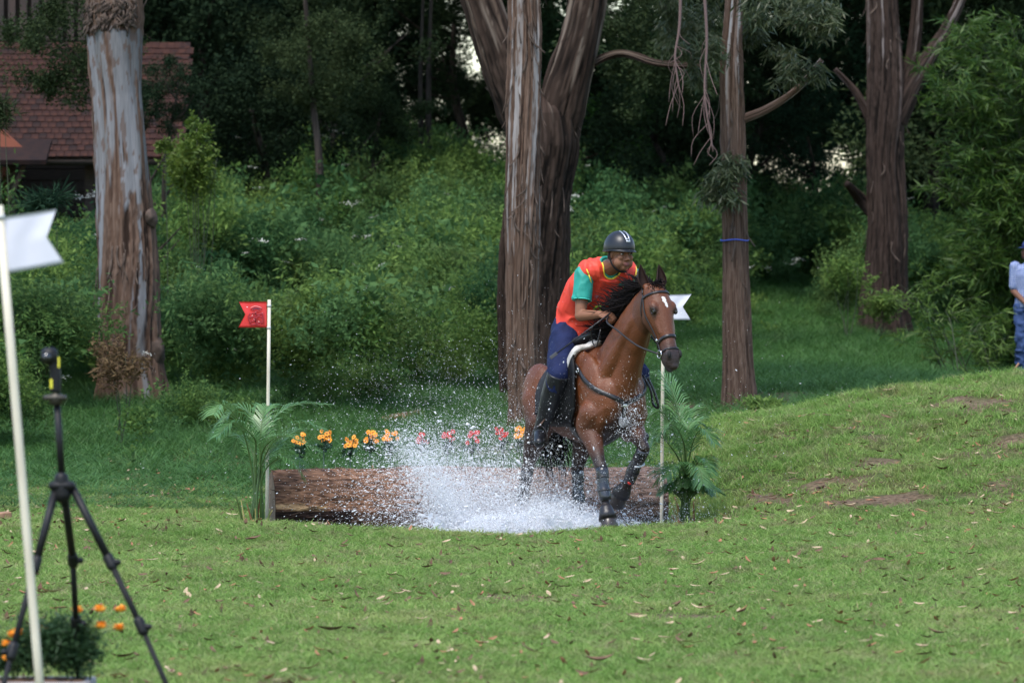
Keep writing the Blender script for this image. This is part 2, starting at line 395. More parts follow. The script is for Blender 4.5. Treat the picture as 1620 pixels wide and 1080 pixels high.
# ------------------------------------------------------------------ scattering (geometry nodes, for stuff only)
def scatter(name, pts, rot, scl, idx_, sources, kind='stuff', **kw):
    c = bpy.data.collections.new(name+'_sources')
    for i, me in enumerate(sources):
        o = bpy.data.objects.new('%s_source_%02d' % (name, i), me); c.objects.link(o)
    me = bpy.data.meshes.new(name); n = len(pts)
    me.vertices.add(n); me.vertices.foreach_set('co', np.asarray(pts, np.float32).ravel())
    a = me.attributes.new('rot', 'FLOAT_VECTOR', 'POINT'); a.data.foreach_set('vector', np.asarray(rot, np.float32).ravel())
    scl = np.asarray(scl, np.float32)
    if scl.ndim == 1: scl = np.repeat(scl[:, None], 3, 1)
    a = me.attributes.new('scl', 'FLOAT_VECTOR', 'POINT'); a.data.foreach_set('vector', scl.ravel())
    a = me.attributes.new('pick', 'INT', 'POINT'); a.data.foreach_set('value', np.asarray(idx_, np.int32))
    g = bpy.data.node_groups.new(name, 'GeometryNodeTree')
    g.interface.new_socket('Geometry', in_out='INPUT', socket_type='NodeSocketGeometry'); g.interface.new_socket('Geometry', in_out='OUTPUT', socket_type='NodeSocketGeometry')
    N = g.nodes.new; i_ = N('NodeGroupInput'); o_ = N('NodeGroupOutput'); ip = N('GeometryNodeInstanceOnPoints'); ci = N('GeometryNodeCollectionInfo')
    ci.inputs['Collection'].default_value = c; ci.inputs['Separate Children'].default_value = True; ci.inputs['Reset Children'].default_value = True
    def na(t, nm):
        q = N('GeometryNodeInputNamedAttribute'); q.data_type = t; q.inputs['Name'].default_value = nm; return q.outputs['Attribute']
    er = N('FunctionNodeEulerToRotation'); L = g.links.new
    L(na('FLOAT_VECTOR', 'rot'), er.inputs[0]); L(er.outputs[0], ip.inputs['Rotation']); L(na('FLOAT_VECTOR', 'scl'), ip.inputs['Scale'])
    L(na('INT', 'pick'), ip.inputs['Instance Index']); ip.inputs['Pick Instance'].default_value = True
    L(i_.outputs[0], ip.inputs['Points']); L(ci.outputs[0], ip.inputs['Instance']); L(ip.outputs[0], o_.inputs[0])
    o = bpy.data.objects.new(name, me); COL.objects.link(o); md = o.modifiers.new('scatter', 'NODES'); md.node_group = g
    return props(o, kind=kind, **kw)

def tuft_mesh(name, n, rad, h0, h1, w, mtl, rng, lean=.5, seg=2):
    a = rng.uniform(0, 2*math.pi, n); r = rad*np.sqrt(rng.uniform(0, 1, n)); h = rng.uniform(h0, h1, n)
    bx, by = r*np.cos(a), r*np.sin(a); d = rng.uniform(0, 2*math.pi, n); ln = rng.uniform(.1, lean, n)*h
    face = rng.uniform(0, math.pi, n); ww = w*rng.uniform(.6, 1.3, n)
    ox, oy = np.cos(face)*ww/2, np.sin(face)*ww/2
    def pt(t, s): return np.stack([bx+np.cos(d)*ln*t*t*1.6+s*ox*(1-t**2*.9), by+np.sin(d)*ln*t*t*1.6+s*oy*(1-t**2*.9), h*t*(1-.25*t*lean)-.004], 1)
    V = []
    for k in range(seg):
        t0, t1 = k/seg, (k+1)/seg
        V.append(np.stack([pt(t0, -1), pt(t0, 1), pt(t1, 1), pt(t1, -1)], 1))
    # blades kept as separate islands: share verts per blade
    allv = []
    ts = [k/seg for k in range(seg+1)]
    for t in ts: allv += [pt(t, -1), pt(t, 1)]
    A = np.stack(allv, 1)                       # n, 2*(seg+1), 3
    k = 2*(seg+1); faces = []
    for i in range(n):
        for s in range(seg): o = i*k+2*s; faces.append((o, o+1, o+3, o+2))
    me = bpy.data.meshes.new(name); me.from_pydata(A.reshape(-1, 3).tolist(), [], faces); me.materials.append(mtl); return me

rg = np.random.default_rng(3)
src = [tuft_mesh('lawn_tuft', 40, .09, .018, .055, .0058, M['grass'], rg, 1.3) for _ in range(5)]
def sample(x0, x1, y0, y1, dens, cond=None, seed=0):
    r = np.random.default_rng(seed); n = int((x1-x0)*(y1-y0)*dens)
    X = r.uniform(x0, x1, n); Y = r.uniform(y0, y1, n)
    keep = np.abs(X) < (Y*.09+1.2)*1.15+.2
    if cond is not None: keep &= cond(X, Y, r)
    return X[keep], Y[keep]
inpond = lambda X, Y: (((X-.1)/1.35)**2+((Y-40.5)/1.25)**2) < 1
X, Y = sample(-7, 7.5, 19.5, 48, 210, lambda X, Y, r: (r.uniform(0, 1, len(X)) > dirt(X, Y)*1.05) & ~inpond(X, Y), 1)
n = len(X); q = np.stack([X, Y, X*0], 1)
hs = (.65+.9*fbm(q*1.3, 3, 44))*np.where((X > 1.1) & (Y > 39.5), 1.5, 1.0)
scatter('lawn_grass', np.stack([X, Y, ground(X, Y)], 1), np.stack([rg.normal(0, .12, n), rg.normal(0, .12, n), rg.uniform(0, 6.28, n)], 1), np.stack([np.full(n, 1.15), np.full(n, 1.15), hs], 1), rg.integers(0, 5, n), src,
        label='short bright green lawn grass with bare patches across the foreground and the mound', cat='grass')
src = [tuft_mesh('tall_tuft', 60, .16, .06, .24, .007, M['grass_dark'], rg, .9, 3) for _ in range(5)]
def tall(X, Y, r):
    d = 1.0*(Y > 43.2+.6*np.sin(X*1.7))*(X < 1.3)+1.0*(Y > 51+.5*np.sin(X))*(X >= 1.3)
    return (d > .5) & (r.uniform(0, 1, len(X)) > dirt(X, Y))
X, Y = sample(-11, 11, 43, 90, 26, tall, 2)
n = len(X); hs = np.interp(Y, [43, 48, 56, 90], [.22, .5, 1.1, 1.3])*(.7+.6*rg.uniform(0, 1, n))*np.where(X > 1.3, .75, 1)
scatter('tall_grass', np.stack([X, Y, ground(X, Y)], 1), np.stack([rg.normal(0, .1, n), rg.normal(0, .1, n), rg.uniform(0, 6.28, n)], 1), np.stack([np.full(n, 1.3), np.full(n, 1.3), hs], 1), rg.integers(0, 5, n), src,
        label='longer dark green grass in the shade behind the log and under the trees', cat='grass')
# ------------------------------------------------------------------ foliage
def leaf_cards(C, size, rng, ratio=.4, up=.3, droop=0.0):
    """rhombic leaves at points C (n,3): returns (n*4,3)"""
    n = len(C); d = rng.normal(size=(n, 3)); d[:, 2] = d[:, 2]*(1-droop)*.7-droop*1.6+.0
    d /= np.linalg.norm(d, axis=1)[:, None]
    nn = rng.normal(size=(n, 3)); nn[:, 2] += up*3
    s = np.cross(d, nn); s /= np.linalg.norm(s, axis=1)[:, None]+1e-9
    L = (size*rng.uniform(.6, 1.35, n))[:, None]; w = L*ratio/2
    m_ = C+d*L*.45
    V = np.stack([C, m_+s*w, C+d*L, m_-s*w], 1)
    return V.reshape(-1, 3)
def clump_pts(rng, n, r, flat=.8, shell=.5, sub=7):
    """points in an uneven lump: sprigs round a few sub-centres"""
    sc = rng.normal(size=(sub, 3)); sc /= np.linalg.norm(sc, axis=1)[:, None]; sc *= r*rng.uniform(.25, .8, (sub, 1)); sc[:, 2] *= flat
    k = rng.integers(0, sub, n); p = rng.normal(size=(n, 3)); p /= np.linalg.norm(p, axis=1)[:, None]
    p *= (r*.5*rng.uniform(0, 1, n)**(1-shell))[:, None]
    return sc[k]+p
def sprig_pts(rng, nsp, per, r, up=.6):
    """feathery upright sprigs: leaves along short shoots"""
    base = clump_pts(rng, nsp, r*.75); d = rng.normal(size=(nsp, 3)); d[:, 2] = np.abs(d[:, 2])+up; d += base/r*.8
    d /= np.linalg.norm(d, axis=1)[:, None]; t = rng.uniform(0, 1, (nsp, per)); L = r*rng.uniform(.3, .55, nsp)
    p = base[:, None]+d[:, None]*(t*L[:, None])[:, :, None]+rng.normal(size=(nsp, per, 3))*r*.05
    return p.reshape(-1, 3)
rw = np.random.default_rng(5)
weeds = []
for i in range(2):
    pts = sprig_pts(rw, 40, 12, .5, .9); pts[:, 2] = pts[:, 2]*.9+.25
    weeds.append(quads_mesh('broad_weed_clump', leaf_cards(pts, .068, rw, .45, .6), len(pts), M['weed' if i else 'weed_b']))
for i, mm in enumerate(['weed', 'weed', 'weed', 'weed_b', 'weed_b', 'weed']):
    pts = sprig_pts(rw, 95, 20, .5); pts[:, 2] = pts[:, 2]*.85+.25
    weeds.append(quads_mesh('weed_clump', leaf_cards(pts, .043, rw, .34, .4), len(pts), M[mm]))
# bank of weeds: density by place
def weed_bank(name, x0, x1, y0, y1, dens, cond, seed, label, smin=.55, smax=1.6):
    X, Y = sample(x0, x1, y0, y1, dens, cond, seed); n = len(X); r = np.random.default_rng(seed+50)
    q = np.stack([X, Y*.8, X*0], 1); hm = np.clip((fbm(q*.75, 2, 61)-.34)*3.2, 0, 1); kp = (hm > .15) | (r.uniform(0, 1, n) < .22); X, Y, q, hm = X[kp], Y[kp], q[kp], hm[kp]; n = len(X); s = (smin+(smax-smin)*hm)*r.uniform(.8, 1.15, n)
    z = ground(X, Y)+.70*hm-.12
    scatter(name, np.stack([X, Y, z], 1), np.stack([r.normal(0, .25, n), r.normal(0, .25, n), r.uniform(0, 6.28, n)], 1), np.stack([s, s, s*r.uniform(.8, 1.35, n)], 1), r.integers(0, len(weeds), n), weeds, label=label, cat='undergrowth')
front = lambda X: np.interp(X, [-9, -4.8, -3.2, -2.2, -1, .2, 1.5, 3, 5.5, 9], [51.5, 52, 52.5, 56, 59, 62, 72, 78, 80, 78])
weed_bank('undergrowth', -10, 9, 50, 92, 4.6, lambda X, Y, r: (Y > front(X)+r.normal(0, .5, len(X))) & ~((np.abs(X+4.0) < .62+.15*r.normal(size=len(X))) & (Y < 60)) & (np.abs(X) < Y*.09+2.0), 3,
          'dense bank of feathery green weeds and shrubs filling the slope behind the pond')
# low weeds where the grass turns to bank
src = [quads_mesh('low_weed', leaf_cards(np.abs(sprig_pts(rw, 22, 12, .2))*np.array([1, 1, .8])*np.sign(rw.normal(size=(264, 3))*np.array([1, 1, 0])+np.array([0, 0, 1])), .05, rw, .45, .5), 264, M['weed']) for _ in range(3)]
def lowc(X, Y, r): return (Y > front(X)-3.5) & (Y < front(X)+1) & (r.uniform(0, 1, len(X)) < .6)
X, Y = sample(-10, 9, 47, 79, 3, lowc, 12); n = len(X)
scatter('low_weeds', np.stack([X, Y, ground(X, Y)], 1), np.stack([X*0, X*0, rw.uniform(0, 6.28, n)], 1), rw.uniform(.6, 1.3, n), rw.integers(0, 3, n), src, label='low leafy weeds in the grass along the foot of the weed bank', cat='weeds')
X, Y = sample(1.3, 7, 42, 53, 9, lambda X, Y, r: (fbm(np.stack([X*1.3, Y*.9, X*0], 1), 3, 52) > .5), 14); n = len(X)
scatter('mound_weeds', np.stack([X, Y, ground(X, Y)-.01], 1), np.stack([X*0, X*0, rw.uniform(0, 6.28, n)], 1), rw.uniform(.2, .5, n), rw.integers(0, 3, n), src, label='small leafy weeds dotted over the top of the mound', cat='weeds')
# white flower heads over the weeds
def disc(rng, r=.05):
    p = rng.normal(size=(34, 3))*np.array([r, r, .006]); return quads_mesh('flower_head', leaf_cards(p, .022, rng, .9, 2), 34, M['white_flower'])
src = [disc(rw) for _ in range(3)]
r = np.random.default_rng(77); n = 460
X = r.uniform(-8, 8, n); Y = r.uniform(53, 84, n); k = Y > front(X)+.5; X, Y = X[k], Y[k]; n = len(X)
q = np.stack([X, Y, X*0], 1); s = .55+1.05*np.clip((fbm(q*np.array([1, .8, 1])*.75, 2, 61)-.34)*3.2, 0, 1); kk = fbm(q*.8, 2, 88) > .45
X, Y, s = X[kk], Y[kk], s[kk]; n = len(X)
scatter('white_wildflowers', np.stack([X, Y, ground(X, Y)+s*1.15+.02], 1), np.stack([r.normal(.3, .2, n), r.normal(0, .2, n), r.uniform(0, 6, n)], 1), r.uniform(.35, .95, n), r.integers(0, 3, n), src, label='flat white wildflower heads scattered over the weed bank', cat='wildflowers')

M['dark_stem'] = mat('olive_culm', (.04, .05, .02), .6)
def shrub(name, px, py, d, r_, n, size, mtl, label, cat='shrub', tall_=1.0, ratio=.4, stems=4, seed=1, droop=0):
    rr = np.random.default_rng(seed); c = P(px, py, d); base = Vector((c.x, d, gz(c.x, d)))
    t = thing(name, base, label, cat); h = c.z-base.z
    pts = sprig_pts(rr, n//16, 16, r_, .8)*np.array([1, 1, tall_])+np.array(c)
    me = quads_mesh('foliage', leaf_cards(pts-np.array(base), size, rr, ratio, .4, droop), len(pts), M[mtl]); meshobj('foliage', me, t, kind='stuff')
    mb = MB()
    for k in range(stems):
        e = c+Vector((rr.normal()*r_*.3, rr.normal()*r_*.3, r_*tall_*.4)); tube(mb, spline([base+Vector((rr.normal()*.05, rr.normal()*.05, -.05)), base.lerp(e, .5)+Vector((rr.normal()*.05, 0, 0)), e], 4), interp_list([.008, .003], 9), 5)
    obj('stems', mb, M['dark_stem'], t); return t
shrub('shrub', 310, 225, 65.8, .22, 900, .06, 'yellowgreen', 'feathery yellow-green shoot tip standing above the pointed shrub', tall_=1.7, seed=12)
shrub('shrub', 312, 285, 66, .50, 5200, .06, 'yellowgreen', 'pointed yellow-green shrub rising above the weeds right of the left trunk', tall_=1.15, seed=2)
shrub('sapling', 258, 232, 64, .13, 300, .06, 'yellowgreen', 'thin sapling with a small yellow-green top beside the left trunk', 'sapling', tall_=1.4, stems=1, seed=3)
shrub('shrub', 185, 585, 53.5, .45, 1500, .06, 'fern_dry', 'browned dry shrub in front of the left trunk foot', tall_=.7, seed=4, ratio=.3)
shrub('shrub', 560, 700, 57, .01, 64, .02, 'weed', 'tiny green weed behind the orange flowers', seed=5) if False else None
shrub('shrub', 1245, 340, 74, .32, 900, .06, 'fern_dry', 'brownish shrub between the two right-hand trunks', seed=6) if False else None
shrub('shrub', 690, 395, 70, .42, 520, .05, 'fern_dry', 'patch of browned weeds in the bank left of the forked trunk', tall_=.6, seed=7)
shrub('shrub', 1210, 645, 52, .30, 1500, .05, 'weed', 'low dark green bush on the bank below the slender right trunk', tall_=.45, seed=8)
shrub('shrub', 1335, 440, 75, .45, 1700, .06, 'weed', 'rounded green bush at the foot of the far right trunk', tall_=.8, seed=9)
shrub('shrub', 1392, 488, 75.5, .48, 1900, .06, 'weed', 'low green bush hiding the foot of the far right trunk', tall_=.6, seed=19)
shrub('spiky_plant', 70, 320, 62, .25, 500, .22, 'pine_leaf', 'spiky dark plant in front of the house wall', 'plant', ratio=.08, seed=10, tall_=.8)
shrub('shrub', -5, 180, 58, .22, 900, .15, 'mid_leaf', 'dark conifer branch tip at the left edge in front of the roof', ratio=.08, seed=11, tall_=1.2)

# ------------------------------------------------------------------ bark
def barkmat(name, base, alt, pale, p_lo, p_hi, pale_on=True, zlo=0, zhi=99, zfade=.3):
    m = bpy.data.materials.new(name); m.use_nodes = True; nt = m.node_tree; b = nt.nodes['Principled BSDF']; b.inputs['Roughness'].default_value = .85; b.inputs['Specular IOR Level'].default_value = .2
    tc = nt.nodes.new('ShaderNodeTexCoord')
    def nz(sc, st, det=6, dist=0):
        mp = nt.nodes.new('ShaderNodeMapping'); mp.inputs['Scale'].default_value = st; n = nt.nodes.new('ShaderNodeTexNoise'); n.inputs['Scale'].default_value = sc; n.inputs['Detail'].default_value = det; n.inputs['Distortion'].default_value = dist
        nt.links.new(tc.outputs['Object'], mp.inputs[0]); nt.links.new(mp.outputs[0], n.inputs[0]); return n.outputs[0]
    def ramp(s, a, b_, lo, hi):
        r = nt.nodes.new('ShaderNodeValToRGB'); r.color_ramp.elements[0].color = (*a, 1); r.color_ramp.elements[1].color = (*b_, 1); r.color_ramp.elements[0].position = lo; r.color_ramp.elements[1].position = hi; nt.links.new(s, r.inputs[0]); return r.outputs[0]
    fib = nz(22, (1, 1, .07), 7, .4)
    c = ramp(fib, base, alt, .41, .60)
    if pale_on:
        pat = nz(4.2, (1, 1, .16), 5, .5)
        sx = nt.nodes.new('ShaderNodeSeparateXYZ'); nt.links.new(tc.outputs['Object'], sx.inputs[0])
        mr = nt.nodes.new('ShaderNodeMapRange'); mr.inputs[1].default_value = zlo; mr.inputs[2].default_value = zlo+zfade; nt.links.new(sx.outputs[2], mr.inputs[0])
        mr2 = nt.nodes.new('ShaderNodeMapRange'); mr2.inputs[1].default_value = zhi; mr2.inputs[2].default_value = zhi-.08; nt.links.new(sx.outputs[2], mr2.inputs[0])
        mu = nt.nodes.new('ShaderNodeMath'); mu.operation = 'MULTIPLY'; nt.links.new(mr.outputs[0], mu.inputs[0]); nt.links.new(mr2.outputs[0], mu.inputs[1])
        # pale amount rises with height; noise edges
        ad = nt.nodes.new('ShaderNodeMath'); ad.operation = 'MULTIPLY_ADD'; nt.links.new(mu.outputs[0], ad.inputs[0]); ad.inputs[1].default_value = .5; nt.links.new(pat, ad.inputs[2])
        th = ramp(ad.outputs[0], (0, 0, 0), (1, 1, 1), p_lo, p_hi)
        pc = ramp(nz(1.6, (1, 1, .5), 4), pale[0], pale[1], .35, .6)
        mx = nt.nodes.new('ShaderNodeMix'); mx.data_type = 'RGBA'; nt.links.new(th, mx.inputs[0]); nt.links.new(c, mx.inputs[6]); nt.links.new(pc, mx.inputs[7]); c = mx.outputs[2]
    nt.links.new(c, b.inputs['Base Color'])
    bp = nt.nodes.new('ShaderNodeBump'); bp.inputs['Distance'].default_value = .02; bp.inputs['Strength'].default_value = .6; nt.links.new(fib, bp.inputs['Height']); nt.links.new(bp.outputs[0], b.inputs['Normal'])
    return m
M['bark_left'] = barkmat('bark_peeling_grey', (.040, .025, .019), (.16, .10, .078), ((.26, .26, .30), (.17, .17, .18)), .76, .80, True, 1.5, 4.0, 1.6)
M['bark_mid'] = barkmat('bark_stringy_brown', (.030, .021, .017), (.135, .092, .072), ((.30, .28, .28), (.20, .17, .16)), .975, 1.02, True, -1, 99, 3.0)
M['bark_fork'] = barkmat('bark_dark_forked', (.018, .012, .010), (.065, .042, .033), ((.20, .16, .14), (.13, .10, .08)), 1.02, 1.07, True, 2.0, 99, 1.2)
M['bark_slim'] = barkmat('bark_reddish', (.040, .025, .019), (.135, .088, .068), ((.36, .34, .33), (.28, .22, .18)), .98, 1.04, True, 2.3, 99, 1.6)
M['bark_far'] = barkmat('bark_far', (.016, .010, .009), (.06, .035, .028), ((.22, .19, .18), (.14, .10, .08)), 1.08, 1.14, True, 1.2, 99, 1.5)
M['bark_dark'] = barkmat('bark_dark', (.014, .011, .009), (.05, .04, .032), None, 0, 0, False)
def trunk_tube(mb, ctrl, rad, n=48, seg=14, ridge=.03, seed=0, flare=0):
    pts = spline(ctrl, seg); m = len(pts); rr = interp_list(rad, m); ang = np.linspace(0, 2*math.pi, n, endpoint=False); V = []
    for i, p in enumerate(pts):
        q = np.stack([np.cos(ang)*rr[i]*14, np.sin(ang)*rr[i]*14, np.full(n, p.z*1.1)], 1); q2 = np.stack([np.cos(ang)*1.3, np.sin(ang)*1.3, np.full(n, p.z*.9)], 1)
        r_ = rr[i]*(1+(fbm(q, 3, seed)-.5)*ridge*4+(fbm(q2, 3, seed+5)-.5)*.28)
        if flare and i < m*.2: r_ = r_*(1+flare*(1-i/(m*.2))**2*(.5+fbm(q2*np.array([2.2, 2.2, .3]), 2, seed+9)))
        d = (pts[min(i+1, m-1)]-pts[max(0, i-1)]).normalized(); A, B = frame(d, Vector((0, 1, 0)))
        V.append(np.array(p)[None]+(np.cos(ang)*r_)[:, None]*np.array(A)+(np.sin(ang)*r_)[:, None]*np.array(B))
    F = [(i*n+k, i*n+(k+1) % n, (i+1)*n+(k+1) % n, (i+1)*n+k) for i in range(m-1) for k in range(n)]
    F.append(tuple(range((m-1)*n, m*n)))
    mb.add(np.concatenate(V), F)
M['bark'] = mat('bark', (.1, .07, .05), .9, spec=.12, attr='col', bump=(45, .7, (1, 1, .12)))
def bark_trunk(name, ctrl, rad, style, parent, seed=0, n=120, seg=30, flare=0, z0=0):
    """trunk with real fibrous ridges; bark colours belong to the bark (old stringy bark, bare pale wood)"""
    pts = spline(ctrl, seg); m = len(pts); rr_ = interp_list(rad, m); ang = np.linspace(0, 2*math.pi, n, endpoint=False); V = []; Z = np.array([p.z for p in pts])
    A_ = np.tile(ang, m); Zf = np.repeat(Z, n); c_, s_ = np.cos(A_), np.sin(A_)
    tw = A_+.25*np.sin(Zf*1.1+seed); c_, s_ = np.cos(tw), np.sin(tw)
    def nn(k, kz, o=4, s=0, st=3.2): return np.clip((fbm(np.stack([c_*k, s_*k, Zf*kz], 1), o, seed+s)-.5)*st+.5, 0, 1)
    fib = nn(12, 1.7, 4, 1, STY[style].get('fc', 2.4)); fine = nn(30, 4.5, 3, 2); lump = nn(1.3, .9, 3, 3, 2); plate = nn(4.5, .9, 3, 4)
    st = STY[style]; dark, mid, light, pale, pale2 = [np.array(x) for x in st['cols']]
    f = fib[:, None]; col = dark*(1-f)+mid*f; k = np.clip((fine-.55)*3, 0, 1)[:, None]*.7; col = col*(1-k)+light*k
    k = np.clip((plate-.62)*5, 0, 1)[:, None]*.5; col = col*(1-k)+light*.9*k
    k = np.clip((.28-fib)*6, 0, 1)[:, None]*.8; col = col*(1-k)+dark*.5*k
    lo, hi, th = st['pale']; zn = (Zf-lo)/(hi-lo) if hi > lo else Zf*0
    pm = nn(st.get('pk', 2.6), st.get('pz', .45), 4, 5, 2.6); amt = np.clip(zn, 0, 1)*st.get('gain', .9)+pm-th
    if 'top' in st: amt = np.where(Zf > st['top']+.12*(pm-.5), -1, amt)
    if 'streak' in st: amt = amt-np.clip((nn(2.2, .35, 3, 8, 3)-.60)*6, 0, 1)*st['streak']
    w = np.clip(amt*9, 0, 1)[:, None]; pc = pale*(1-plate[:, None])+pale2*plate[:, None]; pc = pc*(.88+.24*fine[:, None]); col = col*(1-w)+pc*w
    sp = (nn(7, 7, 2, 11, 3.5) > .93)[:, None]*w*.7; col = col*(1-sp)+mid*sp
    w = w[:, 0]; R_ = np.repeat(np.array(rr_), n)*(1+(lump-.5)*st.get('lump', .16))+(1-w)*((fib-.5)*st.get('ridge', .035)+(fine-.5)*.012)
    if flare:
        t_ = np.repeat(np.linspace(0, 1, m), n); R_ = R_*(1+flare*np.clip(1-t_/.16, 0, 1)**2*(.5+nn(2.2, .3, 2, 9)))
    for i, p in enumerate(pts):
        d = (pts[min(i+1, m-1)]-pts[max(0, i-1)]).normalized(); A, B = frame(d, Vector((0, 1, 0))); r_ = R_[i*n:(i+1)*n]
        V.append(np.array(p)[None]+(np.cos(ang)*r_)[:, None]*np.array(A)+(np.sin(ang)*r_)[:, None]*np.array(B))
    F = [(i*n+k, i*n+(k+1) % n, (i+1)*n+(k+1) % n, (i+1)*n+k) for i in range(m-1) for k in range(n)]; F.append(tuple(range((m-1)*n, m*n)))
    mb = MB(); mb.add(np.concatenate(V), F); o = obj(name, mb, M['bark'], parent); set_color(o, np.clip(col, 0, 1)); return o
zpx = lambda py, d: CAM_H-(py-480)/F_PX*d
STY = {
 'left': dict(cols=[(.045, .027, .020), (.115, .070, .050), (.17, .115, .088), (.215, .213, .225), (.14, .137, .138)], pale=(zpx(400, 60), zpx(220, 60), .62), top=zpx(52, 60), streak=.85, ridge=.024, gain=1.0, pk=2.4, pz=.5),
 'mid': dict(cols=[(.040, .025, .019), (.105, .064, .045), (.165, .11, .083), (.30, .28, .275), (.19, .16, .145)], pale=(zpx(600, 55), zpx(300, 55), 1.22), gain=.55, pk=6, pz=.35, ridge=.018),
 'fork': dict(cols=[(.014, .010, .008), (.040, .026, .020), (.070, .047, .037), (.17, .135, .11), (.12, .085, .065)], pale=(zpx(260, 59), zpx(60, 59), 1.18), gain=.62, pk=3, pz=.4, ridge=.026),
 'slim': dict(cols=[(.042, .026, .019), (.105, .064, .046), (.16, .108, .082), (.36, .35, .35), (.20, .13, .10)], pale=(zpx(330, 57), zpx(40, 57), 1.20), gain=.72, pk=4, pz=.5, ridge=.006, fc=1.3),
 'far': dict(cols=[(.014, .010, .008), (.037, .024, .019), (.062, .042, .034), (.22, .19, .18), (.12, .08, .065)], pale=(zpx(420, 80), zpx(100, 80), 1.25), gain=.5, pk=4, pz=.35, ridge=.028),
}
def gp(px, d, dz=-.15):
    x = (px-810)/F_PX*d; return Vector((x, d, gz(x, d)+dz))
def W_(px, d): return px/F_PX*d     # pixel length to metres
def crown_cloud(centers, radii, per, size, rng, ratio=.42, droop=0, up=.3):
    pts = [clump_pts(rng, per, r_)+np.array(c) for c, r_ in zip(centers, radii)]
    pts = np.concatenate(pts); return leaf_cards(pts, size, rng, ratio, up, droop), len(pts)
def strips(mb, ctrlline, rads, n, rng, lo, hi, wid=.02, length=.35):
    """loose bark ribbons peeling off a trunk"""
    for _ in range(n):
        t = rng.uniform(lo, hi); k = t*(len(ctrlline)-1); i = int(k); c = ctrlline[i]; r_ = rads[i]*1.02
        a = rng.uniform(math.pi, 2*math.pi); o = Vector((math.cos(a), math.sin(a), 0)); L = length*rng.uniform(.4, 1.3)
        p0 = c+o*r_; w = wid*rng.uniform(.5, 1.5); tn = Vector((-o.y, o.x, 0))
        pts = [p0+Vector((0, 0, 0)), p0+o*.012-Vector((0, 0, L*.5))+tn*rng.normal()*.015, p0+o*(.02+.06*rng.uniform())-Vector((0, 0, L))+tn*rng.normal()*.05]
        tube(mb, spline(pts, 3), 0.01, 6, flat=(w, .006), hint=[o]*7)
rt = np.random.default_rng(9)
M['shaggy'] = mat('shaggy_bark', (.11, .075, .056), .9, noise=(12, (.045, .03, .023)))
def eucalypt(name, ctrl, rad, mtl, label, limbs=(), seed=0, nstrip=0, ridge=.03, flare=.25, crown=None, n=56, slo=.2, shi=.95):
    base = Vector((ctrl[0].x, ctrl[0].y, gz(ctrl[0].x, ctrl[0].y))); t = thing(name, base, label, 'tree')
    bark_trunk('trunk', ctrl, rad, mtl, t, seed, 130, 36, flare)
    for k, (lc, lr) in enumerate(limbs): bark_trunk('limb', lc, lr, mtl, t, seed+11+k, 70, 18, 0)
    if nstrip:
        pts = spline(ctrl, 22); rr = interp_list(rad, len(pts)); mb = MB(); strips(mb, pts, rr, nstrip, np.random.default_rng(seed+3), slo, shi, .014, .28); obj('bark_strips', mb, M['shaggy'], t, kind='stuff')
    if crown: crown(t)
    return t
def top_crown(cx, cy, cz, r_, nclump, mtl='mid_leaf', seed=0, size=.1, per=420, flat=.6, **k):
    def f(t):
        rr = np.random.default_rng(seed+200); c = rr.normal(size=(nclump, 3)); c /= np.linalg.norm(c, axis=1)[:, None]; c *= r_*rr.uniform(.3, 1, (nclump, 1)); c[:, 2] *= flat; c += np.array([cx, cy, cz])
        v, m_ = crown_cloud(c, rr.uniform(.6, 1.1, nclump), per, size, rr, **k); v -= np.array(OFF[t]); meshobj('crown', quads_mesh('crown', v, m_, M[mtl]), t, kind='stuff')
    return f
# left pale trunk
d = 60
eucalypt('eucalyptus_tree', [gp(213, d), P(205, 560, d), P(202, 430, d), P(195, 300, d), P(186, 150, d), P(182, 30, d), P(178, -150, d), P(200, -600, d)],
         [W_(58, d), W_(50, d), W_(49, d), W_(44, d), W_(40, d), W_(46, d), W_(42, d), W_(28, d)], 'left',
         'thick eucalyptus with smooth pale grey upper bark and stringy brown base at left', seed=1, nstrip=30, slo=.12, shi=.34, ridge=.05,
         limbs=[([P(205, -250, d), P(300, -420, d), P(420, -560, d)], [.2, .14, .07]), ([P(185, -300, d), P(80, -450, d+1), P(-30, -560, d+1)], [.18, .12, .06])],
         crown=top_crown(-4.2, 60, 8.6, 3.0, 34, seed=1))
# burls and bark collar on it are part of the trunk shape
tl = [o for o in COL.objects if o.name == 'eucalyptus_tree'][0]
mb = MB()
for (px, py, a, b_) in ((246, 555, 16, 26), (238, 345, 9, 14), (222, 378, 10, 18)):
    mb = MB(); c = P(px, py, d-.12); ell(mb, c, Vector((W_(a, d), 0, 0)), Vector((0, .12, 0)), Vector((0, 0, W_(b_, d))), 30, 20); v_ = mb.v[0]; v_ += (np.stack([fbm(v_*9+k*7, 3, k) for k in range(3)], 1)-.5)*.07; obj('burl', mb, M['shaggy'], tl)
mb = MB(); rr = np.random.default_rng(4)
for k in range(170):
    a = rr.uniform(math.pi*.9, 1.75*math.pi); rad = W_(44, d); z = P(0, rr.uniform(5, 50), d).z; c = P(182, 30, d)
    p0 = Vector((c.x+math.cos(a)*rad, c.y+math.sin(a)*rad, z)); tn = Vector((-math.sin(a), math.cos(a), 0)); L = rr.uniform(.05, .16); tn = (tn*rr.normal()*.7+Vector((0, 0, -1))).normalized(); o_ = Vector((math.cos(a), math.sin(a), 0))
    tube(mb, [p0-tn*L/2, p0+o_*rr.uniform(.01, .05), p0+tn*L/2+o_*rr.uniform(-.01, .06)], .01, 6, flat=(rr.uniform(.012, .035), .005), hint=[o_]*3)
obj('bark_collar', mb, M['shaggy'], tl, kind='stuff')
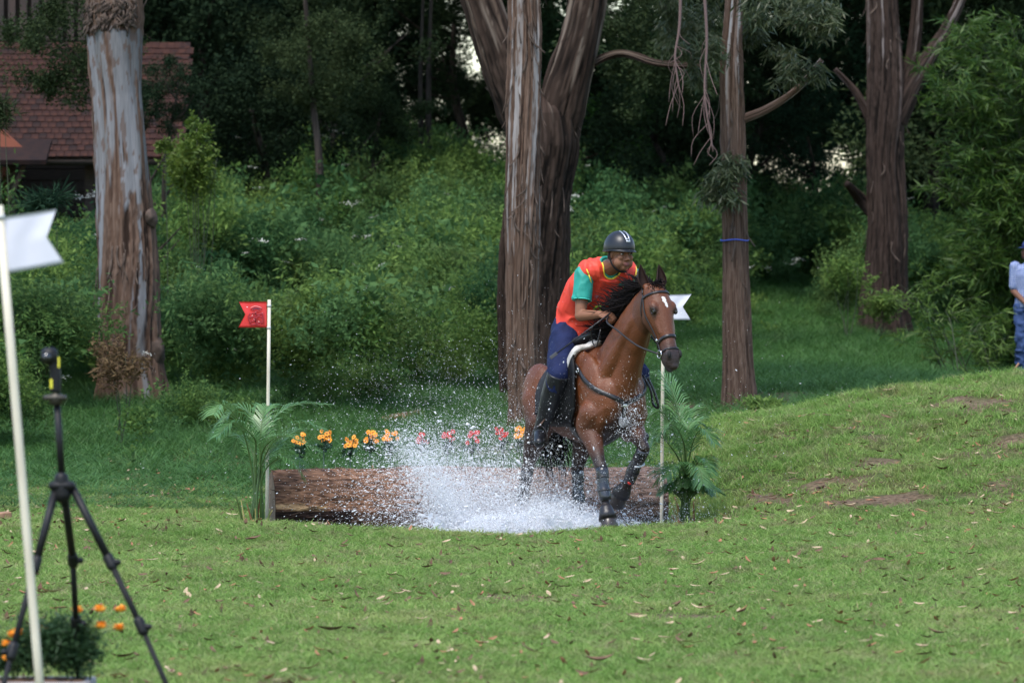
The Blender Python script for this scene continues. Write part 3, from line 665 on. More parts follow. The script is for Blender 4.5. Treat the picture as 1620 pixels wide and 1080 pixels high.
# slim middle trunk
d = 55
eucalypt('eucalyptus_tree', [gp(826, d), P(827, 640, d), P(826, 500, d), P(828, 350, d), P(829, 200, d), P(830, 60, d), P(828, -60, d), P(835, -500, d)],
         [W_(27, d), W_(23, d), W_(23, d), W_(26, d), W_(27, d), W_(26, d), W_(24, d), W_(15, d)], 'mid',
         'slender straight eucalyptus with long pale streaks standing in front of the forked tree', seed=31, nstrip=55, ridge=.07, crown=top_crown(.3, 55, 7.6, 2.3, 18, seed=3))
# forked big trunk
d = 59
eucalypt('eucalyptus_tree', [gp(858, d), P(856, 560, d), P(852, 430, d), P(853, 320, d), P(862, 230, d), P(860, 180, d), P(860, 150, d)],
         [W_(52, d), W_(48, d), W_(48, d), W_(50, d), W_(55, d), W_(48, d), W_(14, d)], 'fork',
         'massive dark eucalyptus forking low into two thick limbs behind the slender trunk', seed=7, nstrip=30, ridge=.06,
         limbs=[([P(838, 215, d), P(808, 130, d), P(775, 40, d), P(735, -80, d), P(690, -300, d)], [W_(36, d), W_(36, d), W_(31, d), W_(26, d), W_(18, d)]),
                ([P(872, 225, d), P(898, 130, d), P(925, 30, d), P(940, -60, d), P(985, -300, d)], [W_(40, d), W_(36, d), W_(31, d), W_(30, d), W_(18, d)]),
                ([P(800, 620, d), P(797, 500, d), P(800, 400, d), P(805, 330, d)], [W_(8, d), W_(9, d), W_(9, d), W_(6, d)]),
                ([P(905, 120, d), P(975, 85, d), P(1040, 100, d-.5), P(1110, 105, d-.7)], [W_(5, d), W_(4, d), W_(4, d), W_(2, d)])],
         crown=top_crown(1.0, 60, 8.8, 3.0, 36, seed=4))
# slim right trunk with blue string and hanging foliage
d = 57
def slim_crown(t):
    rr = np.random.default_rng(12); cs = []; rs = []
    for _ in range(34):
        cs.append(P(rr.uniform(1060, 1330), rr.uniform(-70, 95)-abs(rr.normal())*10, d+rr.uniform(-1, 1))); rs.append(rr.uniform(.15, .32))
    for (x, y) in ((1135, 285), (1150, 305), (1128, 300), (1165, 255), (1110, 60), (1100, 120), (1240, 120), (1290, 110), (1150, 270)): cs.append(P(x, y, d-.3)); rs.append(.2)
    v, m_ = crown_cloud([tuple(c) for c in cs], rs, 300, .11, rr, .16, .55, .1); v -= np.array(OFF[t]); meshobj('crown', quads_mesh('crown', v, m_, M['euc_leaf']), t, kind='stuff')
    top_crown(2.8, 58, 7.4, 2.0, 18, seed=8)(t)
ts = eucalypt('eucalyptus_tree', [gp(1170, d), P(1167, 560, d), P(1163, 400, d), P(1160, 250, d), P(1156, 110, d), P(1160, 20, d), P(1166, -100, d), P(1180, -500, d)],
         [W_(27, d), W_(23, d), W_(20, d), W_(19, d), W_(18, d), W_(14, d), W_(13, d), W_(9, d)], 'slim',
         'slender reddish eucalyptus with a blue string round it, right of the horse', seed=5, nstrip=20, ridge=.04,
         limbs=[([P(1172, 190, d), P(1215, 172, d), P(1262, 140, d), P(1300, 95, d)], [W_(7, d), W_(6, d), W_(5, d), W_(4, d)])], crown=slim_crown)
mb = MB(); c = P(1162, 380, d); tube(mb, [c+Vector((math.cos(a)*.139, math.sin(a)*.139, .006*math.sin(3*a))) for a in np.linspace(0, 6.283, 25)], .008, 6)
obj('tie_string', mb, mat('blue_string', (.06, .10, .45), .6), origin=c, label='thin blue string tied round the slender reddish trunk', cat='string')
# far right forked trunk
d = 77
eucalypt('eucalyptus_tree', [gp(1398, d), P(1400, 430, d), P(1404, 340, d), P(1400, 250, d), P(1402, 150, d), P(1398, 60, d), P(1392, -60, d), P(1385, -400, d)],
         [W_(38, d), W_(34, d), W_(31, d), W_(28, d), W_(30, d), W_(27, d), W_(24, d), W_(15, d)], 'far',
         'dark reddish eucalyptus with several limbs rising from its fork at far right', seed=17, nstrip=24, ridge=.06,
         limbs=[([P(1415, 190, d), P(1450, 120, d), P(1495, 50, d), P(1530, -30, d), P(1570, -200, d)], [W_(20, d), W_(15, d), W_(9, d), W_(8, d), W_(6, d)]),
                ([P(1420, 170, d), P(1445, 80, d), P(1452, -40, d), P(1450, -200, d)], [W_(13, d), W_(10, d), W_(8, d), W_(6, d)]),
                ([P(1395, 350, d), P(1362, 315, d), P(1340, 290, d-.4)], [W_(12, d), W_(9, d), W_(4, d)]),
                ([P(1385, 210, d), P(1355, 150, d), P(1320, 110, d)], [W_(7, d), W_(5, d), W_(3, d)])],
         crown=lambda t: (top_crown(5.5, 80, 9.5, 3.2, 26, seed=9)(t), top_crown(5.3, 79.4, 3.75, .75, 9, mtl='mid_leaf', seed=19, per=200)(t)))
d = 66
eucalypt('eucalyptus_tree', [P(1585, 330, d), P(1572, 150, d), P(1562, 40, d), P(1556, -40, d), P(1550, -300, d)], [W_(10, d)]*5, M['bark_slim'],
         'thin pale trunk standing up out of the bamboo at the right edge', seed=23, flare=0, n=24) if False else None

# ------------------------------------------------------------------ background trees
def crown_mesh(seed, mtl, r_=2.2, ncl=46, per=330, size=.11, flat=.75):
    rr = np.random.default_rng(seed); c = rr.normal(size=(ncl, 3)); c /= np.linalg.norm(c, axis=1)[:, None]; c *= r_*rr.uniform(.15, 1, (ncl, 1))**.6; c[:, 2] *= flat
    v, m_ = crown_cloud(c, rr.uniform(.35, .85, ncl), per, size, rr, .45, 0, .35); return quads_mesh('crown', v, m_, M[mtl])
CR = {k: [crown_mesh(100+i*7+len(k), k) for i in range(2)] for k in ('dark_leaf', 'mid_leaf')}
CR['sparse'] = [crown_mesh(600, 'dark_leaf', 2.2, 30, 120, .11)]; CR['sunlit_leaf'] = [crown_mesh(300, 'sunlit_leaf', 1.5, 20, 220, .12)]; CR['pine_leaf'] = [crown_mesh(301, 'pine_leaf', 2.0, 32, 300, .11)]
def trunk_mesh(seed, h=7.0, r0=.13):
    rr = np.random.default_rng(seed); mb = MB(); top = Vector((rr.normal()*.3, rr.normal()*.3, h))
    ctrl = [Vector((0, 0, -.3)), Vector((rr.normal()*.15, 0, h*.3)), Vector((rr.normal()*.25, 0, h*.65)), top]
    trunk_tube(mb, ctrl, [r0*1.3, r0, r0*.75, r0*.3], 14, 8, .03, seed, .3); pts = spline(ctrl, 8)
    lm = MB()
    for k in range(6):
        i = int(len(pts)*rr.uniform(.3, .9)); a = rr.uniform(0, 6.28); L = rr.uniform(1.2, 2.4)
        e = pts[i]+Vector((math.cos(a)*L, math.sin(a)*L*.7, L*rr.uniform(.4, .9))); md = pts[i].lerp(e, .5)-Vector((0, 0, .15))
        tube(lm, spline([pts[i], md, e], 5), interp_list([.05, .035, .012], 11), 6)
    return mesh_from('trunk', mb, M['bark_dark']), mesh_from('limbs', lm, M['bark_dark'])
TR = [trunk_mesh(400+i) for i in range(4)]
def bgtree(px, cy, d, s, kind, label, name='broadleaf_tree', v=0, zr=0, lean=0, bpx=None):
    """crown centred at photo pixel px,cy"""
    c = P(px, cy, d); bx = c.x if bpx is None else P(bpx, 0, d).x; base = Vector((bx, d, gz(bx, d))); h = max(c.z-base.z, 2)
    t = thing(name, base, label, 'tree', 'shady trees behind the weed bank'); tr, lm = TR[v % 4]
    o = meshobj('trunk', tr, t); o.scale = (s, s, h/6.5); o.rotation_euler[2] = zr; o.rotation_euler[1] = lean
    o = meshobj('limbs', lm, t); o.scale = (s, s, h/6.5); o.rotation_euler[2] = zr
    cm = CR[kind]; o = meshobj('crown', cm[v % len(cm)], t, kind='stuff'); o.location = (c.x-bx, 0, h); o.scale = (s, s, s*1.05); o.rotation_euler[2] = zr*2.1
    return t
BT = [  # px, cy, d, scale, kind, label
 (95, 70, 66, .42, 'mid_leaf', 'leafy olive branch crown hanging just left of the pale trunk over the roof'),
 (330, 60, 84, .9, 'dark_leaf', 'dark tree just right of the pale left trunk'),
 (445, 130, 88, .85, 'dark_leaf', 'very dark tree at left of the centre of the dark wood'),
 (530, 60, 82, .58, 'mid_leaf', 'grey-green tree with a slim forked stem in the dark wood'),
 (545, 200, 92, .62, 'dark_leaf', 'dark tree with low crown left of the twin black stems'),
 (735, 60, 97, .75, 'sparse', 'dark tree whose crown lets the bright sky through beside the forked eucalyptus'),
 (960, 150, 100, 1.1, 'pine_leaf', 'bluish green tree right of the forked eucalyptus'),
 (985, 215, 94, .55, 'sunlit_leaf', 'small tree with sunlit green put into its leaf colour between the two middle eucalyptuses'),
 (1060, 230, 88, .85, 'dark_leaf', 'dark tree left of the slender reddish trunk'),
 (1045, 60, 72, .55, 'mid_leaf', 'fine-leaved crown over the gap between forked and slender trunks'),
 (1190, 130, 95, .75, 'dark_leaf', 'dark tree behind the slender reddish trunk'),
 (1290, 345, 90, .5, 'pine_leaf', 'bluish tree low between the two right trunks'),
 (1390, 60, 92, .75, 'pine_leaf', 'bluish green tree left of the far right trunk'),
 (1520, 290, 98, .9, 'dark_leaf', 'dark tree between far right trunk and bamboo'),
 (1500, 60, 92, 1.0, 'dark_leaf', 'dark tree above the gap left of the bamboo'),
 (1620, 60, 86, 1.0, 'mid_leaf', 'green tree behind the bamboo top at right'),
 (262, 150, 70, .27, 'dark_leaf', 'small dark leafy tree hiding the roof end right of the pale trunk'),
 (230, 30, 96, .9, 'dark_leaf', 'dark tree behind the pale left trunk over the roof end'),
 (420, 250, 80, .6, 'dark_leaf', 'low dark tree behind the yellow-green shrub'),
 (590, 285, 84, .4, 'dark_leaf', 'low dark bushy tree above the weeds at centre left'),
]
for i, (px, cy, d, s, k, lb) in enumerate(BT): bgtree(px, cy, d, s, k, lb, v=i, zr=i*1.3, bpx={95: 195, 1045: 858, 720: 850, 960: 870}.get(px))
# twin black stems and other visible bare stems
for (px, r_, lb) in ((667, 4, 'left one of two thin black stems standing close together'), (680, 5, 'right one of two thin black stems standing close together')):
    d = 86; t = thing('bare_tree', gp(px, d, 0), lb, 'tree', 'thin black stems'); mb = MB()
    trunk_tube(mb, [gp(px, d), P(px-1, 250, d), P(px-2, 130, d), P(px+3, -20, d)], [W_(r_*1.2, d), W_(r_, d), W_(r_*.9, d), W_(r_*.5, d)], 12, 8, .02, px); obj('trunk', mb, M['bark_dark'], t)
t = thing('branching_tree', gp(510, 78, 0), 'slim pale-stemmed tree in front of the dark wood left of centre', 'tree'); d = 78
M['bark_pale'] = barkmat('bark_pale_small', (.020, .015, .012), (.07, .055, .045), None, 0, 0, False)
mb = MB(); trunk_tube(mb, [gp(508, d), P(505, 260, d), P(497, 180, d), P(490, 90, d), P(480, -40, d)], [W_(8, d), W_(6, d), W_(5, d), W_(4, d), W_(3, d)], 14, 8, .03, 3); obj('trunk', mb, M['bark_pale'], t)
o = meshobj('crown', CR['mid_leaf'][0], t, kind='stuff'); o.location = (-.1, .3, 2.9); o.scale = (.45, .45, .45)
for c, r_ in () and (([P(507, 240, d), P(525, 195, d), P(552, 150, d), P(600, 95, d)], [4, 3, 2.5, 1.5]), ([P(480, 215, d), P(440, 190, d), P(412, 150, d), P(398, 120, d)], [4, 3.5, 3, 2])):
    mb = MB(); trunk_tube(mb, c, [W_(q, d) for q in r_], 10, 8, .03, 5); obj('limb', mb, M['bark_pale'], t)
# far wood: closes the view, lets sky through in places
py_skip = lambda x, z, dd: False
rr = np.random.default_rng(21); src = [crown_mesh(500+i, 'dark_leaf', 1.6, 26, 170, .17) for i in range(3)]+[crown_mesh(510, 'pine_leaf', 1.6, 26, 150, .17)]
pts = []
for x in np.arange(-27, 27.1, .95):
    for z in np.arange(3.2, 12.5, .95):
        for dd in (116, 124, 131):
            if py_skip(x, z, dd): continue
            px = 810+x/dd*F_PX; py = 480-(z-CAM_H)/dd*F_PX
            q = fbm(np.array([[x*.33, z*.33, dd*.2]]), 3, 7)[0]
            gap = (650 < px < 800 and 20 < py < 280) or (570 < px < 670 and -30 < py < 60) or (940 < px < 1090 and -30 < py < 80) or (1200 < px < 1335 and 160 < py < 280) or (220 < px < 340 and -30 < py < 50)
            if gap and rr.uniform() < (.70 if py < 110 else .58): continue
            pts.append((x+rr.normal()*.6, dd+rr.normal(), z+rr.normal()*.5))
pts = np.array(pts); n = len(pts)
scatter('far_wood', pts, np.stack([rr.normal(0, .4, n), rr.normal(0, .4, n), rr.uniform(0, 6, n)], 1), rr.uniform(.4, .6, n), rr.integers(0, 4, n), src, label='dark far-off wood closing the view behind the trees', cat='wood')
# unseen canopy added above the frame to keep the wood below in shade
n = 460; X = rr.uniform(-17, 17, n); Y = rr.uniform(80, 118, n); Z = np.interp(Y, [66, 128], [9.2, 12.5])+rr.uniform(0, 2.5, n)
scatter('shade_canopy', np.stack([X, Y, Z], 1), np.stack([rr.normal(0, .3, n), rr.normal(0, .3, n), rr.uniform(0, 6, n)], 1), rr.uniform(.9, 1.4, n), rr.integers(0, 4, n), src, label='unseen leafy canopy above the picture, added to shade the wood', cat='wood')
# hanging bare vines
M['vine'] = mat('bare_vine', (.16, .10, .09), .8)
for i, (c, lb) in enumerate((([P(1077, -40, 55), P(1075, 40, 55), P(1068, 90, 55), P(1074, 140, 55)], 'bare hanging vine left of the slender reddish trunk'),
            ([P(1112, -40, 55), P(1118, 60, 55), P(1115, 150, 55), P(1128, 240, 55)], 'longer bare hanging vine touching the slender reddish trunk'))):
    mb = MB(); rr = np.random.default_rng(i); s = spline(c, 8)
    tube(mb, s, interp_list([.018, .012, .008], len(s)), 6)
    for k in range(16):
        p = s[rr.integers(8, len(s))]; e = p+Vector((rr.normal()*.10, rr.normal()*.1, -rr.uniform(.1, .45))); tube(mb, spline([p, p.lerp(e, .5)+Vector((rr.normal()*.05, 0, 0)), e], 3), .0035, 4)
    obj('hanging_vine', mb, M['vine'], origin=c[0], label=lb, cat='vine')

# ------------------------------------------------------------------ bamboo at right
def bamboo(px0, base_d, culms, label, seed, leafn=26, name='bamboo_clump', size=.14):
    rr = np.random.default_rng(seed); b0 = gp(px0, base_d, 0); t = thing(name, b0, label, 'bamboo'); pts = []; dirs = []; cm = MB()
    for (px, py, dd, n) in culms:
        e = P(px, py, base_d+dd); s0 = b0+Vector((rr.normal()*.25, rr.normal()*.25, -.05)); md = s0.lerp(e, .6); md.z += .15*(e-s0).length; md.x = s0.x*.45+e.x*.55
        s = spline([s0, md, e], 10); tube(cm, s, interp_list([.009, .006, .002], len(s)), 5)
        for _ in range(n):
            p = s[min(len(s)-1, int(len(s)*rr.uniform(.12, 1)**.7))]+Vector(rr.normal(size=3))*.09
            a = rr.uniform(0, 6.28); d1 = Vector((math.cos(a), math.sin(a)*.8, rr.uniform(-.25, .6))).normalized(); L = rr.uniform(.15, .42)
            tube(cm, [p, p+d1*L*.5, p+d1*L-Vector((0, 0, .03))], .0025, 4)
            for k in range(leafn):
                u = rr.uniform(.25, 1); pts.append(np.array(p+d1*L*u)+rr.normal(size=3)*.025); q = np.array(d1)*.9+rr.normal(size=3)*.55; q[2] -= .35; dirs.append(q)
    C = np.array(pts); D = np.array(dirs); D /= np.linalg.norm(D, axis=1)[:, None]; nn = rr.normal(size=C.shape); nn[:, 2] += 1
    S = np.cross(D, nn); S /= np.linalg.norm(S, axis=1)[:, None]; L = (size*rr.uniform(.5, 1.2, len(C)))[:, None]; w = L*.075
    V = np.stack([C, C+D*L*.35+S*w, C+D*L, C+D*L*.35-S*w], 1).reshape(-1, 3)-np.array(b0)
    meshobj('leaves', quads_mesh('leaves', V, len(C), M['bamboo_leaf']), t, kind='stuff'); obj('culms', cm, M['dark_stem'], t); return t
rr = np.random.default_rng(8); cu = []
for _ in range(80):
    py = rr.uniform(20, 560); left = np.interp(py, [20, 60, 120, 200, 300, 420, 500, 600], [1560, 1500, 1480, 1500, 1525, 1520, 1520, 1510]); cu.append((rr.uniform(left, 1830), py, rr.uniform(-.9, .9), 30))
for (x, y) in ((1475, 100), (1480, 130), (1490, 150), (1485, 290), (1500, 300), (1505, 430), (1500, 80), (1530, 60), (1600, 40), (1540, 35)): cu.append((x, y, 0, 12))
bamboo(1650, 71, cu, 'big leafy bamboo clump at the right edge beside the man in the cap', 1, 26, size=.17)
bamboo(1535, 66, [(1415, 470, 0, 9), (1440, 500, 0, 8), (1425, 450, 0, 7), (1470, 480, .2, 8), (1450, 540, 0, 8), (1495, 490, 0, 8), (1500, 540, 0, 8), (1540, 520, 0, 8), (1560, 560, 0, 8), (1490, 580, 0, 9), (1530, 590, 0, 9), (1560, 540, 0, 9)],
       'low sprawling young bamboo with pale arching shoots left of the big clump', 2, 16)

# ------------------------------------------------------------------ house
hx0, hd = P(-190, 0, 75).x, 75.0
house = thing('timber_house', (P(0, 0, 78).x, 78, gz(-6.5, 78)), 'dark timber house with a red-brown tiled roof behind the left trunk', 'house')
M['tile'] = mat('clay_roof_tile', (.030, .0125, .0105), .9, spec=.2, noise=[(1.1, (.013, .010, .011), (1, 1, 1), .42, .6), (9, (.052, .021, .014))], bump=(30, .3))
M['tile_b'] = mat('clay_roof_tile_dark', (.016, .010, .010), .9, spec=.2, noise=(6, (.03, .015, .012)), bump=(30, .3))
M['timber'] = mat('dark_timber', (.022, .016, .014), .8, noise=(12, (.045, .03, .024), (1, 1, 8)))
M['orange_wood'] = mat('orange_painted_wood', (.22, .06, .03), .7)
zt, zb = P(0, 68, 77.5).z, P(0, 248, 75).z
xa, xb = P(-220, 0, 75).x, P(300, 0, 77).x
rows = 20; cw = .105
yb, yt = 75.0, 77.6
sl = Vector((0, yt-yb, zt-zb)); nrm = Vector((0, -sl.z, sl.y)).normalized(); slu = sl.normalized(); step = sl.length/rows
mb = MB(); c = Vector(((xa+xb)/2, (yb+yt)/2, (zt+zb)/2))-nrm*.09; box(mb, c, (xb-xa-.02, sl.length, .08), Vector((1, 0, 0)), slu, nrm); obj('roof', mb, M['timber'], house)
roof = [o for o in COL.objects if o.name == 'roof'][0]
tmb = MB(); box(tmb, (0, 0, 0), (cw*.97, step*1.25, .022), Vector((1, 0, 0)), Vector((0, 1, 0)), Vector((0, 0, 1)), bev=.004)
tme = [mesh_from('roof_tile', tmb, M['tile'], smooth=False), mesh_from('roof_tile', tmb, M['tile_b'], smooth=False)]
rot = Matrix((Vector((1, 0, 0)), slu, nrm)).transposed(); tilt = rot @ Matrix.Rotation(R(-5), 3, 'X')
rest = MB(); cnt = 0; rr = np.random.default_rng(2)
for r_ in range(rows):
    off = (r_ % 2)*cw/2
    x = xa+off
    while x < xb:
        p = Vector((x, yb, zb))+slu*(step*(r_+.5))+nrm*(rr.uniform(-.003, .006)); px = 810+p.x/p.y*F_PX
        if -4 < px < 150 and cnt < 300:
            o = bpy.data.objects.new('roof_tile', tme[int(rr.uniform() < .25)]); COL.objects.link(o); o.parent = house
            o.matrix_local = Matrix.Translation(p-OFF[house]) @ tilt.to_4x4(); cnt += 1
        else: box(rest, p, (cw*.97, step*1.25, .022), tilt @ Vector((1, 0, 0)), tilt @ Vector((0, 1, 0)), tilt @ Vector((0, 0, 1)))
        x += cw
obj('roof_tiles', rest, M['tile'], house, smooth=False, kind='stuff')
mb = MB(); zg = OFF[house].z-.5
box(mb, ((xa+xb)/2-.4, 78.2, (zb+zg)/2), (xb-xa-1.2, .12, zb-zg)); obj('wall', mb, M['timber'], house)
mb = MB(); k = 0   # ground floor boards
for z in np.arange(zg+.2, zb, .16):
    o = None; bb = MB(); box(bb, ((xa+xb)/2-.4, 78.12, z), (xb-xa-1.2, .03, .145)); obj('board', bb, M['timber'], house, smooth=False)
mb = MB(); box(mb, ((xa+xb)/2-.6, 77.95, zt+1.4), (xb-xa-1.6, .1, 2.8)); obj('upper_wall', mb, M['timber'], house)
M['timber_up'] = mat('brown_timber', (.05, .03, .024), .8, noise=(10, (.025, .018, .015), (1, 1, .2)))
for x in np.arange(xa+.3, P(150, 0, 78).x, .16):
    bb = MB(); box(bb, (x, 77.87, zt+1.4), (.10, .05, 2.7)); obj('upper_board', bb, M['timber_up'], house, smooth=False)
for px in (-60, 18, 142):
    bb = MB(); p = P(px, 248, 75.6); box(bb, (p.x, 75.6, (zb+zg)/2-.02), (.12, .12, zb-zg-.1)); obj('post', bb, M['timber'], house, smooth=False)
bb = MB(); tube(bb, [P(14, 320, 75.3), P(38, 262, 75.3)], .035, 6); obj('brace', bb, mat('pale_brace', (.10, .07, .055), .8), house)
bb = MB(); box(bb, P(-4, 300, 77.9), (.32, .05, .62)); w_ = obj('window', bb, M['orange_wood'], house, smooth=False)
bb = MB(); box(bb, P(-6, 298, 77.82), (.17, .03, .42)); obj('pane', bb, mat('dark_glass', (.02, .03, .035), .1), w_, smooth=False)
# small porch roof with an orange gable
bb = MB(); c = P(15, 225, 74.2); box(bb, P(8, 240, 74.2), (1.15, 1.0, .06), Vector((1, 0, 0)), Vector((0, .95, .3)).normalized(), Vector((0, -.3, .95)).normalized()); obj('porch_roof', bb, M['tile_b'], house, smooth=False)
bb = MB(); a, b_, c2 = P(-40, 236, 74.3), P(36, 233, 74.3), P(-6, 198, 74.3)
bb.add([tuple(q) for q in (a, b_, c2, a+Vector((0, .3, 0)), b_+Vector((0, .3, 0)), c2+Vector((0, .3, 0)))], [(0, 1, 2), (5, 4, 3), (0, 3, 4, 1), (1, 4, 5, 2), (2, 5, 3, 0)]); obj('gable', bb, M['orange_wood'], house, smooth=False)
# ------------------------------------------------------------------ pond
mb = MB(); nn_ = 40
ring = [(.1+1.5*math.cos(a)*(1+.05*math.sin(3*a)), 40.5+1.35*math.sin(a)*(1+.06*math.sin(2*a+1)), -.10) for a in np.linspace(0, 2*math.pi, nn_, endpoint=False)]
g = np.linspace(-1, 1, 70); V = []; F = []
for j, b_ in enumerate(g):
    for i, a_ in enumerate(g): V.append((.1+1.55*a_, 40.5+1.4*b_, -.10+.018*math.sin(a_*14+b_*9)+.02*math.sin(b_*23-a_*6)))
Vn = np.array(V); Vn[:, 2] += (fbm(Vn*np.array([6, 6, 0]), 3, 3)-.5)*.08
F = [(j*70+i, j*70+i+1, (j+1)*70+i+1, (j+1)*70+i) for j in range(69) for i in range(69) if g[i]**2+g[j]**2 < 1]
mb.add(Vn, F); M['pond'] = mat('muddy_water', (.16, .15, .13), .12, spec=.6); obj('water', mb, M['pond'], kind='structure')

# ------------------------------------------------------------------ log
M['log'] = bpy.data.materials.new('fibrous_log'); M['log'].use_nodes = True; nt = M['log'].node_tree; b = nt.nodes['Principled BSDF']; b.inputs['Roughness'].default_value = .85; b.inputs['Specular IOR Level'].default_value = .25
va = nt.nodes.new('ShaderNodeVertexColor'); va.layer_name = 'col'; tc = nt.nodes.new('ShaderNodeTexCoord'); mp = nt.nodes.new('ShaderNodeMapping'); mp.inputs['Scale'].default_value = (.22, 1, 1); mp.inputs['Rotation'].default_value = (0, .18, 0)
n1 = nt.nodes.new('ShaderNodeTexNoise'); n1.inputs['Scale'].default_value = 60; n1.inputs['Detail'].default_value = 7; n1.inputs['Distortion'].default_value = .6
nt.links.new(tc.outputs['Object'], mp.inputs[0]); nt.links.new(mp.outputs[0], n1.inputs[0])
r1 = nt.nodes.new('ShaderNodeValToRGB'); r1.color_ramp.elements[0].position = .36; r1.color_ramp.elements[0].color = (.30, .26, .24, 1); r1.color_ramp.elements[1].position = .66; r1.color_ramp.elements[1].color = (1.5, 1.45, 1.4, 1); nt.links.new(n1.outputs[0], r1.inputs[0])
mx = nt.nodes.new('ShaderNodeMix'); mx.data_type = 'RGBA'; mx.blend_type = 'MULTIPLY'; mx.inputs[0].default_value = 1; nt.links.new(va.outputs[0], mx.inputs[6]); nt.links.new(r1.outputs[0], mx.inputs[7]); nt.links.new(mx.outputs[2], b.inputs['Base Color'])
bp = nt.nodes.new('ShaderNodeBump'); bp.inputs['Distance'].default_value = .02; bp.inputs['Strength'].default_value = .9; nt.links.new(n1.outputs[0], bp.inputs['Height']); nt.links.new(bp.outputs[0], b.inputs['Normal'])
la, lb_ = P(430, 791, 41.55), P(1049, 778, 42.0)
la.z = .135; lb_.z = .17
n, m_ = 90, 260; ax = (lb_-la); LL = ax.length; ax.normalize(); A, B = Vector((-ax.y, ax.x, 0)).normalized(), Vector((0, 0, 1))
B = ax.cross(A).normalized(); B = B if B.z > 0 else -B
ang = np.linspace(0, 2*math.pi, n, endpoint=False); V = []; C_ = []
tt = np.linspace(0, 1, m_)
for t in tt:
    rad = .238+.012*math.sin(t*5)+.004*math.sin(t*17)
    q = np.stack([np.cos(ang)*9, np.sin(ang)*9, np.full(n, t*LL*4.)], 1); q2 = np.stack([np.cos(ang)*1.2, np.sin(ang)*1.2, np.full(n, t*LL*.9)], 1)
    r_ = rad*(1+(fbm(q, 3, 5)-.5)*.16+(fbm(q2, 3, 8)-.5)*.14)
    V.append(np.array(la+ax*(t*LL))[None]+(np.cos(ang)*r_)[:, None]*np.array(A)+(np.sin(ang)*r_)[:, None]*np.array(B))
V = np.concatenate(V); u = np.repeat(tt*LL, n); h = np.tile(np.sin(ang), m_)
q = np.stack([u*1.3, h*1.5, u*0], 1); pn = fbm(q, 4, 3); fine = fbm(np.stack([u*6, h*16, u*0], 1), 3, 6)
col = np.array([.25, .135, .08])[None]*(1-pn[:, None])*2*.9+np.array([.06, .035, .026])[None]*pn[:, None]*.9
k = np.clip((u-1.0)/1.4, 0, 1)[:, None]; col = col*(1-k*.7)+np.array([.17, .135, .125])[None]*k*.7   # greyer and wet towards the middle
# pale torn patch near the left end
pt = ((u-.15)/.24)**2+((h+.02+.25*u)/.10)**2 < (.15+1.3*fine)**2; front_ = np.tile(-np.cos(ang) if A.y > 0 else np.cos(ang), m_) > 0
col = col*.85; col[pt & front_] = np.array([.36, .24, .13])
dk = (u < .55) & (h < -.2) & (h > -.7) & front_ & (pn > .38); col[dk] = np.array([.035, .02, .016])
F = [(i*n+k_, i*n+(k_+1) % n, (i+1)*n+(k_+1) % n, (i+1)*n+k_) for i in range(m_-1) for k_ in range(n)]
mb = MB(); mb.add(V, F); t = thing('fallen_log', (0, 41.7, 0), 'long thick brown log lying across the back of the splash pond', 'log')
o = obj('log_barrel', mb, M['log'], t); set_color(o, np.clip(col, 0, 1))
M['cut'] = mat('cut_wood_end', (.20, .13, .085), .8, noise=(14, (.10, .06, .04)), bump=(40, .5))
for e, s_ in ((0, -1), (m_-1, 1)):
    mb = MB(); ringv = V[e*n:(e+1)*n]; c = np.array(la if e == 0 else lb_)+np.array(ax)*s_*.004
    mb.add(np.vstack([ringv+np.array(ax)*s_*.002, c]), [(k_, (k_+1) % n, n) if s_ > 0 else ((k_+1) % n, k_, n) for k_ in range(n)]); obj('cut_end', mb, M['cut'], t, smooth=False)
# torn fibres standing off the bark
mb = MB(); rr = np.random.default_rng(3)
for _ in range(420):
    i = rr.integers(3, m_-10); a = rr.uniform(0, 2*math.pi); k_ = int(a/(2*math.pi)*n) % n; p = Vector(V[i*n+k_]); o_ = (A*math.cos(ang[k_])+B*math.sin(ang[k_]))
    if o_.y > .5: continue
    L = rr.uniform(.03, .11); d_ = (ax*rr.choice([-1, 1])+Vector((0, 0, rr.normal()*.25))).normalized(); tube(mb, [p-o_*.004, p+d_*L*.6+o_*.006, p+d_*L+o_*rr.uniform(.006, .02)], [.004, .003, .001], 4)
obj('bark_fibres', mb, mat('log_fibre', (.13, .075, .05), .9, noise=(5, (.05, .03, .022))), t, kind='stuff')
mb = MB(); c = P(502, 842, 41.2); c.z = -.02+gz(c.x, 41.2)*.5
ell(mb, c, Vector((.135, 0, 0)), Vector((0, .1, 0)), Vector((0, 0, .10)), 20, 10); obj('wooden_chock', mb, M['cut'], origin=c, label='small rounded brown wooden block wedged under the left end of the log', cat='block')
mb = MB(); c = P(6, 818, 41); c.z = gz(c.x, 41)+.04; box(mb, c, (.09, .12, .085), Vector((.9, .4, .1)).normalized(), Vector((-.4, .9, 0)).normalized(), Vector((-.1, 0, 1)).normalized(), bev=.008)
obj('wood_block', mb, mat('tan_wood', (.36, .21, .12), .8, noise=(10, (.22, .12, .07))), origin=c, label='small tan wood block lying on the grass at the left edge', cat='block', smooth=False)
